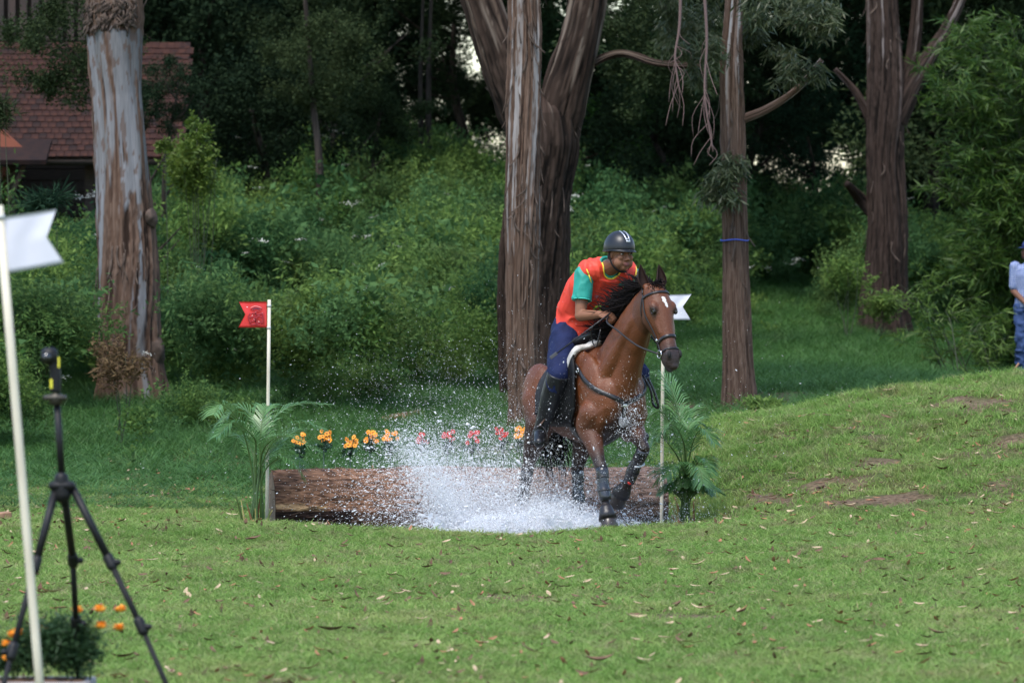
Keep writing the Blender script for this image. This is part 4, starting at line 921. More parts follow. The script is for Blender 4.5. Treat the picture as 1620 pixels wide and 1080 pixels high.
# flat reddish stone
mb = MB(); rr = np.random.default_rng(14); c = P(612, 652, 58); c.z = gz(c.x, 58)+.12; nn_ = 22; V = []
for lv, sc_ in ((-.20, 1.05), (-.085, 1.0), (-.05, .86), (-.035, .35)):
    for i in range(nn_):
        a = 2*math.pi*i/nn_; k_ = 1+.18*math.sin(2*a+1)+.1*math.sin(5*a)+rr.normal()*.03
        x = .32*k_*sc_*math.cos(a); V.append((c.x+x, c.y+.3*k_*sc_*math.sin(a), c.z+lv+x*.22*(lv > -.1)+(.035*math.sin(3*a)*(lv > 0))))
F = [(l*nn_+i, l*nn_+(i+1) % nn_, (l+1)*nn_+(i+1) % nn_, (l+1)*nn_+i) for l in range(3) for i in range(nn_)]+[tuple(range(3*nn_, 4*nn_))]
mb.add(V, F); obj('flat_rock', mb, mat('reddish_rock', (.36, .17, .11), .85, noise=(7, (.22, .12, .09)), bump=(20, .6)), origin=c, label='flat reddish rock lying in the grass behind the orange flowers', cat='rock')

# ------------------------------------------------------------------ flags
def flag(name, top, bot, rad, pts, mtl, label, thick=.004, ties=(), ink=False):
    t = thing(name, bot, label, 'flag pole'); mb = MB(); md = top.lerp(bot, .5)
    tube(mb, [top+Vector((0, 0, 0)), top.lerp(bot, .3), md, top.lerp(bot, .75), bot], rad, 14); obj('pole', mb, M['pole'], t)
    # swallowtail sheet: grid between upper and lower edges with gentle waves
    U, L_, notch = pts        # (hoist-top, fly-top), (hoist-bottom, fly-bottom), notch point
    nu, nv = 24, 12; V = []
    for side in (0, 1):
        for j in range(nv+1):
            v = j/nv; a = U[0].lerp(L_[0], v); 
            e = U[1].lerp(notch, v*2) if v <= .5 else notch.lerp(L_[1], v*2-1)
            for i in range(nu+1):
                u = i/nu; p = a.lerp(e, u); w = .007*math.sin(u*4.2+v*1.2)*u+.002*math.sin(u*9+v*5)
                V.append((p.x, p.y+w+(thick if side else 0), p.z))
    N = (nu+1)*(nv+1); F = []
    for j in range(nv):
        for i in range(nu):
            a = j*(nu+1)+i; F.append((a, a+1, a+nu+2, a+nu+1)); F.append((N+a+nu+1, N+a+nu+2, N+a+1, N+a))
    bd = [j*(nu+1) for j in range(nv+1)]; bd2 = [j*(nu+1)+nu for j in range(nv+1)]
    for s_ in (bd, bd2, list(range(nu+1)), list(range(nv*(nu+1), N))):
        for i in range(len(s_)-1): F.append((s_[i], s_[i+1], N+s_[i+1], N+s_[i]))
    mb = MB(); mb.add(V, F); fo = obj('flag', mb, mtl, t)
    if ties:
        for (f_, m2) in ties:
            mb = MB(); c = top.lerp(bot, f_); ax_ = (bot-top).normalized(); cone(mb, c-ax_*.008, c+ax_*.008, rad*1.22, rad*1.22, 12, round_=False); obj('tie', mb, m2, t)
    return t, fo
M['teal_tape'] = mat('teal_tape', (.02, .25, .22), .5); M['wire'] = mat('wire_tie', (.5, .5, .48), .5)
d = 41.2; top, bot = P(426, 474, d), gp(421.5, d, -.1)
t, fo = flag('red_flag', top, bot, .0125, ((P(422, 477, d), P(378, 477, d)), (P(422, 518, d), P(377, 518, d)), P(388, 497, d)), M['flag_red'], 'small red swallowtail flag on a cream pole at the left end of the log', ties=((.025, M['wire']), (.115, M['wire']), (.915, M['teal_tape'])))
# hand-drawn dark marks on the red flag
def mark(pxpts, r_, mtl, nm='marking'):
    mb = MB(); s = spline([P(x, y, d-.022) for x, y in pxpts], 5); tube(mb, s, .01, 6, flat=(r_, .0016), hint=[Vector((0, -1, 0))]*len(s)); obj(nm, mb, mtl, fo)
mark([(397, 489), (403, 486), (411, 487), (414, 490), (407, 492), (399, 491), (397, 489)], .007, M['ink'])
mark([(400, 489.5), (405, 488), (411, 489.5)], .009, M['ink_dark'])
mark([(396, 487), (404, 484), (414, 487)], .004, M['ink_light'])
for a in ([(398, 497), (403, 495), (407, 498), (414, 496)], [(394, 503), (400, 501), (404, 505), (409, 500), (415, 503)], [(398, 509), (403, 507), (407, 511), (413, 509)], [(397, 514), (405, 513), (412, 515)], [(396, 495), (393, 503), (397, 512)], [(415, 494), (416, 504), (414, 513)], [(405, 493), (404, 503), (405, 513)]): mark(a, .011, M['ink'])
for a in ([(401, 504), (404, 506)], [(408, 508), (412, 510)], [(398, 500), (400, 498)]): mark(a, .005, M['ink_light'])
d = 41.3; flag('white_flag', P(1049.5, 464, d), gp(1046, d, -.1), .0125, ((P(1052, 466, d), P(1094, 465, d)), (P(1052, 506, d), P(1093, 506, d)), P(1080, 485, d)), M['flag_white'], 'white swallowtail flag on a cream pole behind the horse head', ties=((.03, M['wire']),))
d = 20.0; top, bot = P(-2, 325, d), gp(76, d, -.1)
flag('white_flag', top, bot, .0155, ((P(-6, 345, d), P(89, 331, d)), (P(6, 433, d), P(102, 416, d)), P(74, 375, d)), M['flag_white'], 'large out-of-focus white flag on a leaning cream pole at the left edge', ties=((.02, M['wire']),))

# ------------------------------------------------------------------ palms
def palm(px, d, fronds, stems, label, seed, bladed=.16):
    rr = np.random.default_rng(seed); b0 = gp(px, d, 0); t = thing('young_palm', b0, label, 'palm')
    for k in range(stems):
        mb = MB(); s0 = b0+Vector((rr.normal()*.035, rr.normal()*.04, -.03)); e = s0+Vector((rr.normal()*.06, rr.normal()*.04, rr.uniform(.16, .34))); tube(mb, spline([s0, s0.lerp(e, .5)+Vector((rr.normal()*.01, 0, 0)), e], 4), interp_list([.012, .008, .003], 9), 8)
        obj('stem', mb, M['palm_stem'][k % 3], t)
    for (pts, L) in fronds:
        cp = [b0+Vector((rr.normal()*.03, rr.normal()*.03, .02))]+[P(x, y, d+dy) for x, y, dy in pts]; s = spline(cp, 14); n = len(s); mb = MB()
        tube(mb, s, interp_list([.009, .006, .003, .0015], n), 6)
        r_ = obj('frond', mb, M['stem'], t); q = []; i0 = int(n*.34)
        for i in range(i0, n):
            f = (i-i0)/max(1, n-1-i0); tg = (s[min(i+1, n-1)]-s[i-1]).normalized(); sd = tg.cross(Vector((0, 0, 1)))
            if sd.length < .15: sd = Vector((1, 0, 0))
            sd.normalize(); ln = L*(.55+.75*math.sin(math.pi*min(1, f*.8+.12)))*(1-.45*f)
            for sub in (0,):
              for sg in (-1, 1):
                p0 = s[i]+tg*(sub*(s[i]-s[i-1]).length); dr = (sd*sg*.75+tg*.75+Vector((0, 0, .22))+Vector(rr.normal(size=3))*.05).normalized(); l2 = ln*1.55*rr.uniform(.9, 1.1); prev = None
                wv = tg.cross(dr).cross(dr).normalized(); mid = p0+dr*l2*.5-Vector((0, 0, l2*.05)); e = p0+dr*l2*.9-Vector((0, 0, l2*rr.uniform(.22, .34))); w = .0048
                q += [p0-wv*w*.5, p0+wv*w*.5, mid+wv*w, mid-wv*w, mid-wv*w, mid+wv*w, e+wv*.0006, e-wv*.0006]
        V = np.array([tuple(v-OFF[t]) for v in q]); meshobj('leaflets', quads_mesh('leaflets', V, len(V)//4, M['palm_leaf']), r_, kind='stuff')
    return t
M['palm_stem'] = [mat('palm_stem_green', (.10, .14, .035), .5), mat('palm_stem_yellow', (.33, .27, .07), .5), mat('palm_stem_rust', (.26, .10, .04), .6)]
palm(407, 41.0, [([(398, 740, 0), (380, 670, -.1), (352, 640, -.2), (338, 655, -.3)], .14), ([(402, 730, 0), (405, 670, .1), (380, 645, .15), (350, 668, .1)], .14), ([(405, 720, -.05), (400, 690, -.2), (368, 668, -.35), (343, 690, -.45)], .13),
    ([(412, 730, 0), (430, 665, .05), (470, 640, .1), (520, 640, .1)], .15), ([(414, 740, 0), (440, 690, -.1), (480, 668, -.2), (512, 680, -.25)], .14), ([(412, 735, 0), (425, 700, -.2), (455, 690, -.3), (500, 712, -.35)], .12),
    ([(410, 740, 0), (412, 690, 0), (418, 650, .1), (430, 640, .2)], .13), ([(405, 745, .1), (392, 700, .2), (378, 690, .3), (366, 715, .35)], .11), ([(415, 755, -.1), (440, 725, -.2), (465, 730, -.3), (482, 760, -.3)], .10), ([(410, 750, 0), (440, 700, .3), (470, 680, .45), (505, 700, .5)], .12)],
     9, 'arching green young palm with yellowish stems at the foot of the red flag', 3)
palm(1085, 40.9, [([(1080, 740, 0), (1065, 680, -.05), (1045, 650, -.1), (1020, 665, -.1)], .13), ([(1082, 720, 0), (1070, 640, .1), (1052, 600, .15), (1030, 590, .15)], .15), ([(1086, 730, 0), (1088, 680, 0), (1100, 665, .1), (1122, 680, .1)], .13),
    ([(1088, 740, 0), (1100, 690, -.1), (1115, 680, -.2), (1130, 700, -.25)], .12), ([(1080, 745, 0), (1060, 705, -.2), (1040, 690, -.25), (1018, 710, -.3)], .12), ([(1084, 735, 0), (1078, 690, -.2), (1060, 670, -.3), (1040, 690, -.35)], .12),
    ([(1090, 760, 0), (1105, 730, -.1), (1115, 725, -.2), (1125, 745, -.25)], .10), ([(1085, 740, 0), (1082, 690, .2), (1090, 650, .3), (1110, 660, .35)], .13), ([(1080, 760, 0), (1062, 740, -.1), (1048, 745, -.2), (1038, 765, -.2)], .10), ([(1092, 770, 0), (1110, 765, -.2), (1130, 775, -.3), (1145, 782, -.3)], .07),
    ([(1086, 770, -.1), (1080, 740, -.25), (1068, 735, -.35), (1055, 755, -.4)], .12), ([(1088, 770, -.1), (1096, 740, -.25), (1106, 740, -.35), (1112, 765, -.4)], .12), ([(1086, 750, 0), (1076, 700, .1), (1072, 660, .1), (1064, 625, .1)], .14)]+[([(1085+a*.2, 795, -.05), (1085+a*.6, 770+abs(a)*.3, -.1), (1085+a, 752+abs(a)*.5, -.15), (1085+a*1.4, 765+abs(a)*.6, -.2)], .06) for a in (-30, -20, -11, -4, 5, 12, 21, 30)],
     9, 'dense green young palm at the foot of the far white flag, right of the horse', 4)

# ------------------------------------------------------------------ artificial flower bunches behind the log
M['petal_o'] = mat('orange_petal', (.85, .24, .012), .6, noise=(60, (.90, .42, .03))); M['petal_r'] = mat('red_petal', (.60, .018, .012), .6, noise=(60, (.5, .02, .02)))
M['eye_o'] = mat('brown_flower_centre', (.25, .06, .01), .7); M['dleaf'] = mat('dark_green_leaf', (.012, .05, .022), .6)
def bloom(c, r_, nrm_, rr, petal, centre, parent, np_=9):
    a, b_ = frame(nrm_, Vector((0, 0, 1))); mb = MB(); V = []; F = []
    for k in range(np_):
        th = 2*math.pi*k/np_+rr.normal()*.08; o = a*math.cos(th)+b_*math.sin(th); s = a*-math.sin(th)+b_*math.cos(th); w = r_*.30; i = len(V)
        V += [tuple(c+o*r_*.1), tuple(c+o*r_*.6+s*w+nrm_*r_*.12), tuple(c+o*r_*rr.uniform(.9, 1.1)+nrm_*r_*.02), tuple(c+o*r_*.6-s*w+nrm_*r_*.12)]; F.append((i, i+1, i+2, i+3))
    mb.add(V, F); o = obj('bloom', mb, petal, parent, smooth=False); mb = MB(); ell(mb, c+nrm_*r_*.1, a*r_*.25, b_*r_*.25, nrm_*r_*.12, 8, 4); obj('flower_centre', mb, centre, o)
def bunch(px, py, d, red, label, seed):
    rr = np.random.default_rng(seed); c = P(px, py, d); b0 = Vector((c.x, d, gz(c.x, d))); t = thing('flower_bunch', b0, label, 'flowers', 'red artificial flower bunches behind the log' if red else 'orange artificial flower bunches behind the log')
    mb = MB(); tube(mb, [b0-Vector((0, 0, .05)), c-Vector((0, 0, .10))], .005, 6)
    nb = 12 if not red else 9
    for k in range(nb):
        e = c+Vector((rr.uniform(-.050, .050), rr.normal()*.03, rr.uniform(-.035, .045))); tube(mb, [c-Vector((0, 0, .11)), e-Vector((0, 0, .01))], .003, 5)
        bloom(e, rr.uniform(.018, .024), Vector((rr.normal()*.4, -1, rr.uniform(.1, .8))).normalized(), rr, M['petal_r' if red else 'petal_o'], M['eye_o'], t)
    obj('stalk', mb, M['dleaf'], t)
    p = rr.normal(size=(34, 3))*np.array([.025, .02, .02])+np.array(c)-np.array([0, 0, .075]); meshobj('leaf_ruff', quads_mesh('leaf_ruff', leaf_cards(p-np.array(b0), .045, rr, .5, .3), 34, M['dleaf']), t, kind='stuff')
for i, (x, y, rd, lb) in enumerate(((474, 696, 0, 'orange flower bunch nearest the red flag, half hidden by the palm'), (512, 691, 0, 'second orange flower bunch from the red flag, just clear of the palm'), (554, 698, 0, 'orange flower bunch with the lowest head, third from the red flag'),
        (585, 692, 0, 'widest orange flower bunch, fourth from the red flag'), (618, 691, 0, 'orange flower bunch nearest the red bunches, fifth from the red flag'), (667, 693, 1, 'bright red flower bunch nearest the orange ones'), (708, 691, 1, 'second red flower bunch from the orange ones'),
        (747, 693, 1, 'third red flower bunch, seen through the spray'), (796, 687, 1, 'red flower bunch nearest the horse, faint behind the spray'), (824, 686, 0, 'lone orange flower bunch just behind the horse rump'))): bunch(x, y, 42.7+.05*(i % 3), rd, lb, 40+i)

# ------------------------------------------------------------------ tripod with gimbal camera, foreground left
d = 21.6
t = thing('tripod', P(104, 1150, d), 'black photo tripod with a small camera on top standing in the left foreground', 'tripod')
mb = MB(); tube(mb, [P(90, 636, d), P(98, 760, d)], .0135, 14); tube(mb, [P(97, 752, d), P(103, 800, d)], .016, 14); obj('centre_column', mb, M['black_plastic'], t)
mb = MB(); cone(mb, P(97, 757, d), P(98.5, 782, d), .028, .034, 16); box(mb, P(98, 768, d), (.10, .06, .035), bev=.01); obj('hub', mb, M['black_plastic'], t)
def leg(pts, rads, knob):
    mb = MB(); tube(mb, pts[:2], rads[0], 14); lg = obj('leg', mb, M['black_plastic'], t)
    mb = MB(); tube(mb, pts[1:3], rads[1], 12); obj('lower_tube', mb, M['black_matte'], lg)
    mb = MB(); tube(mb, pts[2:4], rads[2], 12); obj('lowest_tube', mb, M['black_matte'], lg)
    for p, q in ((pts[1], pts[2]), (pts[2], pts[3])):
        ax_ = (q-p).normalized(); mb = MB(); cone(mb, p-ax_*.02, p+ax_*.02, rads[0]*1.35, rads[0]*1.35, 14); kk = p+Vector((knob*.03, -.012, -.002)); cone(mb, p, kk, .010, .013, 10); obj('clamp', mb, M['black_plastic'], lg)
    mb = MB(); cone(mb, pts[3]-Vector((0, 0, -.02)), pts[3], .014, .018, 10); obj('rubber_foot', mb, M['black_matte'], lg)
def gpt(px, d): p = gp(px, d, .012); return p
leg([P(90, 766, d), P(56, 893, d-.1), P(19, 1030, d-.22), gpt(-12, d-.32)], [.0155, .012, .010], -1)
leg([P(101, 776, d), P(115, 885, d+.25), P(120, 985, d+.5), gpt(125, d+.75)], [.0155, .012, .010], 1)
leg([P(112, 766, d), P(174, 888, d-.05), P(223, 990, d-.15), gpt(292, d-.25)], [.0155, .012, .010], 1)
mb = MB(); cone(mb, P(89, 640, d), P(87.5, 622, d), .026, .024, 16, round_=False); box(mb, P(87, 629, d), (.088, .05, .022), bev=.006); obj('mount_plate', mb, mat('worn_black_metal', (.05, .045, .035), .45, metal=.4), t)
t2 = thing('action_camera', P(87, 620, d), 'small black camera on a curved grip fixed to the tripod top', 'camera')
mb = MB(); s = spline([P(87, 620, d), P(88, 600, d), P(86, 580, d), P(81, 566, d)], 6); tube(mb, s, .021, 14, flat=(.042, .05), hint=[Vector((0, -1, 0))]*len(s)); obj('grip', mb, M['black_plastic'], t2)
mb = MB(); box(mb, P(78, 563, d-.01), (.062, .06, .066), bev=.014); cb = obj('camera_body', mb, M['black_plastic'], t2)
mb = MB(); cone(mb, P(74, 565, d-.04), P(74, 565, d-.055), .018, .017, 16, round_=False); obj('lens', mb, mat('lens_glass', (.01, .01, .015), .08, coat=1), cb)
mb = MB(); box(mb, P(81, 607, d-.028), (.010, .003, .036), bev=.001); box(mb, P(93, 573, d-.03), (.006, .006, .04)); obj('yellow_label', mb, M['yellow'], t2, smooth=False)
# ------------------------------------------------------------------ marigold planter
d = 22.2; zt_ = P(0, 1074, d).z; cx = P(72, 0, d).x; g0 = gz(cx, d)
pl = thing('planter', (cx, d, g0), 'low grey concrete planter box at the foot of the tripod', 'planter'); M['concrete'] = mat('weathered_concrete', (.36, .34, .33), .85, noise=(9, (.24, .21, .20)), bump=(40, .4))
wd = P(147, 0, d).x-P(-40, 0, d).x; cx = (P(147, 0, d).x+P(-40, 0, d).x)/2; dp = .34; h = zt_-g0+.02; zc = g0+h/2-.02
for nm, c, s in (('front_wall', (cx, d-dp/2, zc), (wd, .04, h)), ('back_wall', (cx, d+dp/2, zc), (wd, .04, h)), ('side_wall', (cx-wd/2+.02, d, zc), (.04, dp-.045, h-.004)), ('side_wall', (cx+wd/2-.02, d, zc), (.04, dp-.045, h-.004))):
    mb = MB(); box(mb, c, s, bev=.006); obj(nm, mb, M['concrete'], pl, smooth=False)
mb = MB(); V = []; k_ = 20
for j in range(k_):
    for i in range(k_): V.append((cx-wd/2+.03+(wd-.06)*i/(k_-1), d-dp/2+.02+(dp-.04)*j/(k_-1), zt_-.015+.02*random.random()))
mb.add(V, [(j*k_+i, j*k_+i+1, (j+1)*k_+i+1, (j+1)*k_+i) for j in range(k_-1) for i in range(k_-1)]); obj('soil', mb, mat('brown_soil', (.13, .07, .04), .95, bump=(50, .8)), pl, kind='stuff')
M['mari'] = leafmat('marigold_leaf', (.022, .055, .02), (.05, .105, .04), .3); M['mpetal'] = mat('marigold_orange', (.88, .27, .012), .6, noise=(80, (.95, .42, .02)))
def marigold(px, py, w, h, flowers, label, seed, n=2600):
    rr = np.random.default_rng(seed); b0 = P(px, 1078, d); t = thing('marigold_plant', b0, label, 'plant'); c = P(px, py, d)
    pts = sprig_pts(rr, n//16, 16, .5, .8)*np.array([w*2, .26, h*1.6])+np.array(c); pts[:, 2] = np.maximum(pts[:, 2], b0.z+.005)
    meshobj('foliage', quads_mesh('foliage', leaf_cards(pts-np.array(b0), .030, rr, .26, .3), len(pts), M['mari']), t, kind='stuff'); mb = MB()
    for (x, y) in flowers:
        e = P(x, y, d+rr.uniform(-.12, .08)); tube(mb, spline([Vector((c.x+(e.x-c.x)*.4, d, b0.z)), c.lerp(e, .5)+Vector((0, 0, .0)), e], 5), .0025, 5)
        fm = MB(); r_ = .021; ell(fm, e, Vector((r_, 0, 0)), Vector((0, r_, 0)), Vector((0, 0, r_*.55)), 12, 6)
        for k in range(26):
            a = rr.uniform(0, 6.28); el = rr.uniform(-.2, 1.1); o = Vector((math.cos(a)*math.cos(el), math.sin(a)*math.cos(el), math.sin(el)*.7)); s_ = o.cross(Vector((0, 0, 1))).normalized()*.006; q = e+o*r_
            fm.add([tuple(q-s_*.6-o*.005), tuple(q+s_*.6-o*.005), tuple(q+s_*1.2+o*.007), tuple(q-s_*1.2+o*.007)], [(0, 1, 2, 3)])
        obj('bloom', fm, M['mpetal'], t, smooth=False)
    obj('stems', mb, M['stem'], t)
marigold(25, 1045, .15, .14, [(20, 1003), (10, 1018), (12, 1040), (27, 1000), (70, 996)], 'orange marigold plant at the very left of the planter', 1)
marigold(110, 1030, .25, .21, [(122, 965), (158, 963), (190, 963), (160, 989), (188, 992)], 'orange marigold plant at the right side of the planter by the tripod leg', 2, 7000)

# ------------------------------------------------------------------ litter
rr = np.random.default_rng(31)
def leaf_mesh(mtl, L, w, seed):
    r2 = np.random.default_rng(seed); mb = MB(); V = []; n = 6; bend = r2.uniform(-.4, .6); curl = r2.uniform(.3, 1.0)
    for i in range(n+1):
        t = i/n; ww = w*math.sin(math.pi*(.08+.86*t))**.8; x = (t-.5)*L; y = bend*L*.25*(t-.5)**2*4; z = .012+L*.18*curl*(abs(t-.5)*2)**2
        V += [(x, y-ww/2, z+ww*.35*curl), (x, y, z), (x, y+ww/2, z+ww*.35*curl)]
    F = [(i*3+k, i*3+k+1, i*3+k+4, i*3+k+3) for i in range(n) for k in range(2)]; mb.add(V, F); return mesh_from('fallen_leaf', mb, mtl)
LM = [leaf_mesh(M[m_], L, w, s) for s, (m_, L, w) in enumerate((('litter_a', .085, .022), ('litter_a', .11, .020), ('litter_c', .07, .026), ('litter_b', .08, .03), ('litter_a', .065, .03), ('litter_b', .11, .035)))]
spots = [(730, 969, 1), (665, 990, 1), (612, 1025, 0), (950, 972, 2), (1020, 1057, 0), (1100, 938, 0), (1150, 985, 0), (1345, 993, 2), (1140, 940, 4), (240, 897, 0), (395, 862, 2), (400, 862, 5), (440, 853, 2), (290, 862, 3), (1590, 962, 0), (1390, 895, 5), (1410, 896, 3), (1060, 1000, 4), (1270, 838, 1), (1250, 882, 0),
         (770, 872, 1), (1505, 896, 4), (1330, 1000, 2), (960, 968, 2), (80, 948, 1), (25, 970, 0), (880, 965, 4), (1420, 655, 0), (1437, 652, 0), (1405, 772, 4), (1345, 660, 2), (1280, 672, 0), (1402, 670, 5), (1190, 673, 0), (1200, 710, 1), (1255, 758, 0), (1545, 690, 1), (1540, 702, 2)]
for _ in range(80):
    py = 480+(1080-480)*rr.uniform(.42, 1)**1.0; spots.append((rr.uniform(0, 1620), py, rr.choice([0, 1, 4, 3, 2, 5])))
for _ in range(60): spots.append((rr.uniform(1120, 1620), rr.uniform(620, 830), rr.choice([0, 1, 4, 3, 2])))
def hit_ground(px, py):
    for dd in np.arange(22.5, 47, .12):
        p = P(px, py, dd)
        if gz(p.x, dd) >= p.z: return Vector((p.x, dd, gz(p.x, dd)))
    return None
names = ['tan curled eucalyptus leaf lying on the short grass', 'long tan eucalyptus leaf lying on the short grass', 'rust brown fallen leaf lying on the short grass', 'dark brown fallen leaf lying on the short grass', 'short broad tan leaf lying on the short grass', 'large dark brown leaf lying on the short grass']
for i, (x, y, k) in enumerate(spots):
    p = hit_ground(x, y)
    if p is None: continue
    o = bpy.data.objects.new('fallen_leaf', LM[k]); COL.objects.link(o); o.location = p+Vector((0, 0, .026)); s = rr.uniform(.65, 1.15); o.scale = (s, s, s)
    o.rotation_euler = (rr.normal()*.2, rr.normal()*.15, rr.uniform(-.7, .7)+(math.pi if rr.uniform() < .5 else 0)); zone = ('near the bottom of the lawn' if p.y < 28 else 'on the mound slope' if p.x > 1.3 and p.y > 38.8 else 'on the middle of the lawn' if p.y < 34 else 'near the pond edge')+(' at left' if x < 540 else ' at right' if x > 1080 else ' at centre'); props(o, names[k].replace('lying on the short grass', 'lying '+zone), 'leaf', 'dry leaves scattered over the lawn')
small = [leaf_mesh(M[m_], .045, .016, 60+i) for i, m_ in enumerate(('litter_a', 'litter_b', 'litter_b', 'litter_c'))]
def lc(X, Y, r): return (r.uniform(0, 1, len(X)) < .35+dirt(X, Y)) & ~inpond(X, Y)
X, Y = sample(-7, 7, 22, 52, 34, lc, 99); n = len(X)
scatter('leaf_litter', np.stack([X, Y, ground(X, Y)+.022], 1), np.stack([rr.normal(0, .3, n), rr.normal(0, .3, n), rr.uniform(0, 6.3, n)], 1), rr.uniform(.6, 1.4, n), rr.integers(0, 4, n), small, label='fine brown leaf litter strewn through the grass', cat='litter')
src = [quads_mesh('clod', leaf_cards(np.abs(rr.normal(size=(30, 3)))*np.array([.03, .03, .008])*rr.choice([-1, 1], size=(30, 1)), .04, rr, .5, 2), 30, M['litter_b'])]
X, Y = sample(-7, 7, 23, 46, 2.6, lambda X, Y, r: (fbm(np.stack([X*.8, Y*.6, X*0], 1), 3, 71) > .50) & ~inpond(X, Y), 98); n = len(X)
scatter('dead_grass_clods', np.stack([X, Y, ground(X, Y)+.01], 1), np.stack([X*0, X*0, rr.uniform(0, 6.3, n)], 1), rr.uniform(.4, 1.2, n), X.astype(int)*0, src, label='small brown clods and dead grass on the lawn', cat='litter')
# dry stick propped at the right edge
mb = MB(); tube(mb, [P(1592, 603, 50), P(1612, 574, 50)], .010, 6); tube(mb, [P(1594, 606, 50), P(1625, 596, 50.2)], .013, 6); obj('dry_stick', mb, mat('dry_stick_wood', (.26, .14, .08), .8), origin=P(1594, 606, 50), label='reddish dry sticks lying at the crest by the man in the cap', cat='stick')
# ================================================================== horse
HA = R(26); HF = Vector((math.sin(HA), -math.cos(HA), 0)); HL = Vector((math.cos(HA), math.sin(HA), 0)); HO = Vector(((987-810)/F_PX*39.45, 39.45, 0)); UZ = Vector((0, 0, 1))
def H(u, v, w): return HO+HF*u+HL*v+UZ*w
horse = thing('horse', H(-.6, 0, -.1), 'bay horse with a white star cantering through the splash under its rider', 'horse')
hb = MB()
# barrel: u, half width, top, bottom
_cu = lambda u: u if u > -.6 else -.6+(u+.6)*.80
bar = [(-.00, .05, 1.02, .86), (-.04, .12, 1.07, .77), (-.12, .160, 1.16, .69), (-.24, .195, 1.29, .63), (-.38, .222, 1.355, .61), (-.55, .26, 1.30, .62), (-.75, .28, 1.235, .64), (-.95, .27, 1.18, .68), (-1.10, .255, 1.175, .70), (-1.22, .22, 1.13, .78), (-1.32, .155, 1.06, .84), (-1.38, .06, .98, .90)]
rings(hb, [(H(_cu(u), .0, (t+b_)/2), HL*w*(1-.10*min(1, max(0, (-u-.6)/.4))), UZ*(t-b_)/2) for u, w, t, b_ in bar], 28)
# chest, shoulder, haunch muscles
for s in (-1, 1):
    ell(hb, H(-.06, s*.085, .93), HF*.10, HL*.10, UZ*.17)
    ell(hb, H(-.20, s*.150, .97), HF*.17+UZ*.06, HL*.075, UZ*.28-HF*.10)
    ell(hb, H(-.34, s*.155, 1.12), HF*.13, HL*.06, UZ*.16)
    ell(hb, H(-1.00, s*.155, .92), HF*.21, HL*.10, UZ*.26)
    ell(hb, H(-1.12, s*.12, .91), HF*.12, HL*.10, UZ*.22)
    ell(hb, H(-.88, s*.18, .80), HF*.13, HL*.075, UZ*.16)
    ell(hb, H(-.24, s*.16, .76), HF*.12, HL*.07, UZ*.13)
# neck
nk = [((-.24, 0, 1.07), .24, .150), ((-.12, .005, 1.17), .205, .125), ((.0, .015, 1.31), .180, .105), ((.12, .03, 1.45), .155, .088), ((.22, .045, 1.56), .132, .078), ((.31, .06, 1.65), .105, .07)]
pv = [H(*c) for c, _, _ in nk]
secs = []
for i, (c, hh, hw) in enumerate(nk):
    dvec = (pv[min(i+1, len(pv)-1)]-pv[max(i-1, 0)]).normalized(); up = (dvec.cross(HL)).normalized(); up = up if up.z > 0 else -up
    secs.append((pv[i], HL*hw, up*hh))
rings(hb, secs, 24)
cone(hb, H(-.05, 0, 1.0), H(.17, .04, 1.40), .11, .06)   # windpipe line
for s in (-1, 1): cone(hb, H(-.16, s*.10, 1.02), H(.20, .04+s*.045, 1.50), .085, .045)
# head
hy = R(5); HdF = (HF*math.cos(hy)+HL*math.sin(hy)); HdR = Vector((-HdF.y, HdF.x, 0)); HdR = HdR if HdR.dot(HL) > 0 else -HdR
poll = H(.34, .066, 1.70); hax = (HdF*.40-UZ*.92).normalized(); hn = (HdF*.92+UZ*.40).normalized()
def HD(t, n, s): return poll+hax*t+hn*n+HdR*s
hs_ = [(-.045, .02, .05, .045), (.0, .055, .10, .075), (.06, .078, .125, .088), (.13, .088, .15, .096), (.19, .086, .155, .094), (.25, .078, .14, .080), (.31, .070, .11, .066), (.38, .062, .085, .054), (.45, .058, .076, .055), (.50, .056, .074, .061), (.54, .049, .068, .060), (.575, .032, .050, .048), (.59, .01, .02, .025)]
rings(hb, [(HD(t, (f-b_)/2, 0), HdR*w, hn*(f+b_)/2) for t, f, b_, w in hs_], 26, power=2.35)
for s in (-1, 1):
    ell(hb, HD(.17, -.075, s*.052), hax*.095, HdR*.038, hn*.075)           # jaw cheek
    ell(hb, HD(.155, .045, s*.078), hax*.045, HdR*.026, hn*.032)           # brow ridge
    ell(hb, HD(.26, .02, s*.062), hax*.10, HdR*.014, hn*.016)              # facial crest
    ell(hb, HD(.505, .030, s*.038), hax*.040, HdR*.024, hn*.028)           # nostril swelling
ell(hb, HD(.565, -.045, 0), hax*.04, HdR*.032, hn*.028)                     # chin
ell(hb, HD(.585, .0, 0), hax*.022, HdR*.036, hn*.035)                       # upper lip
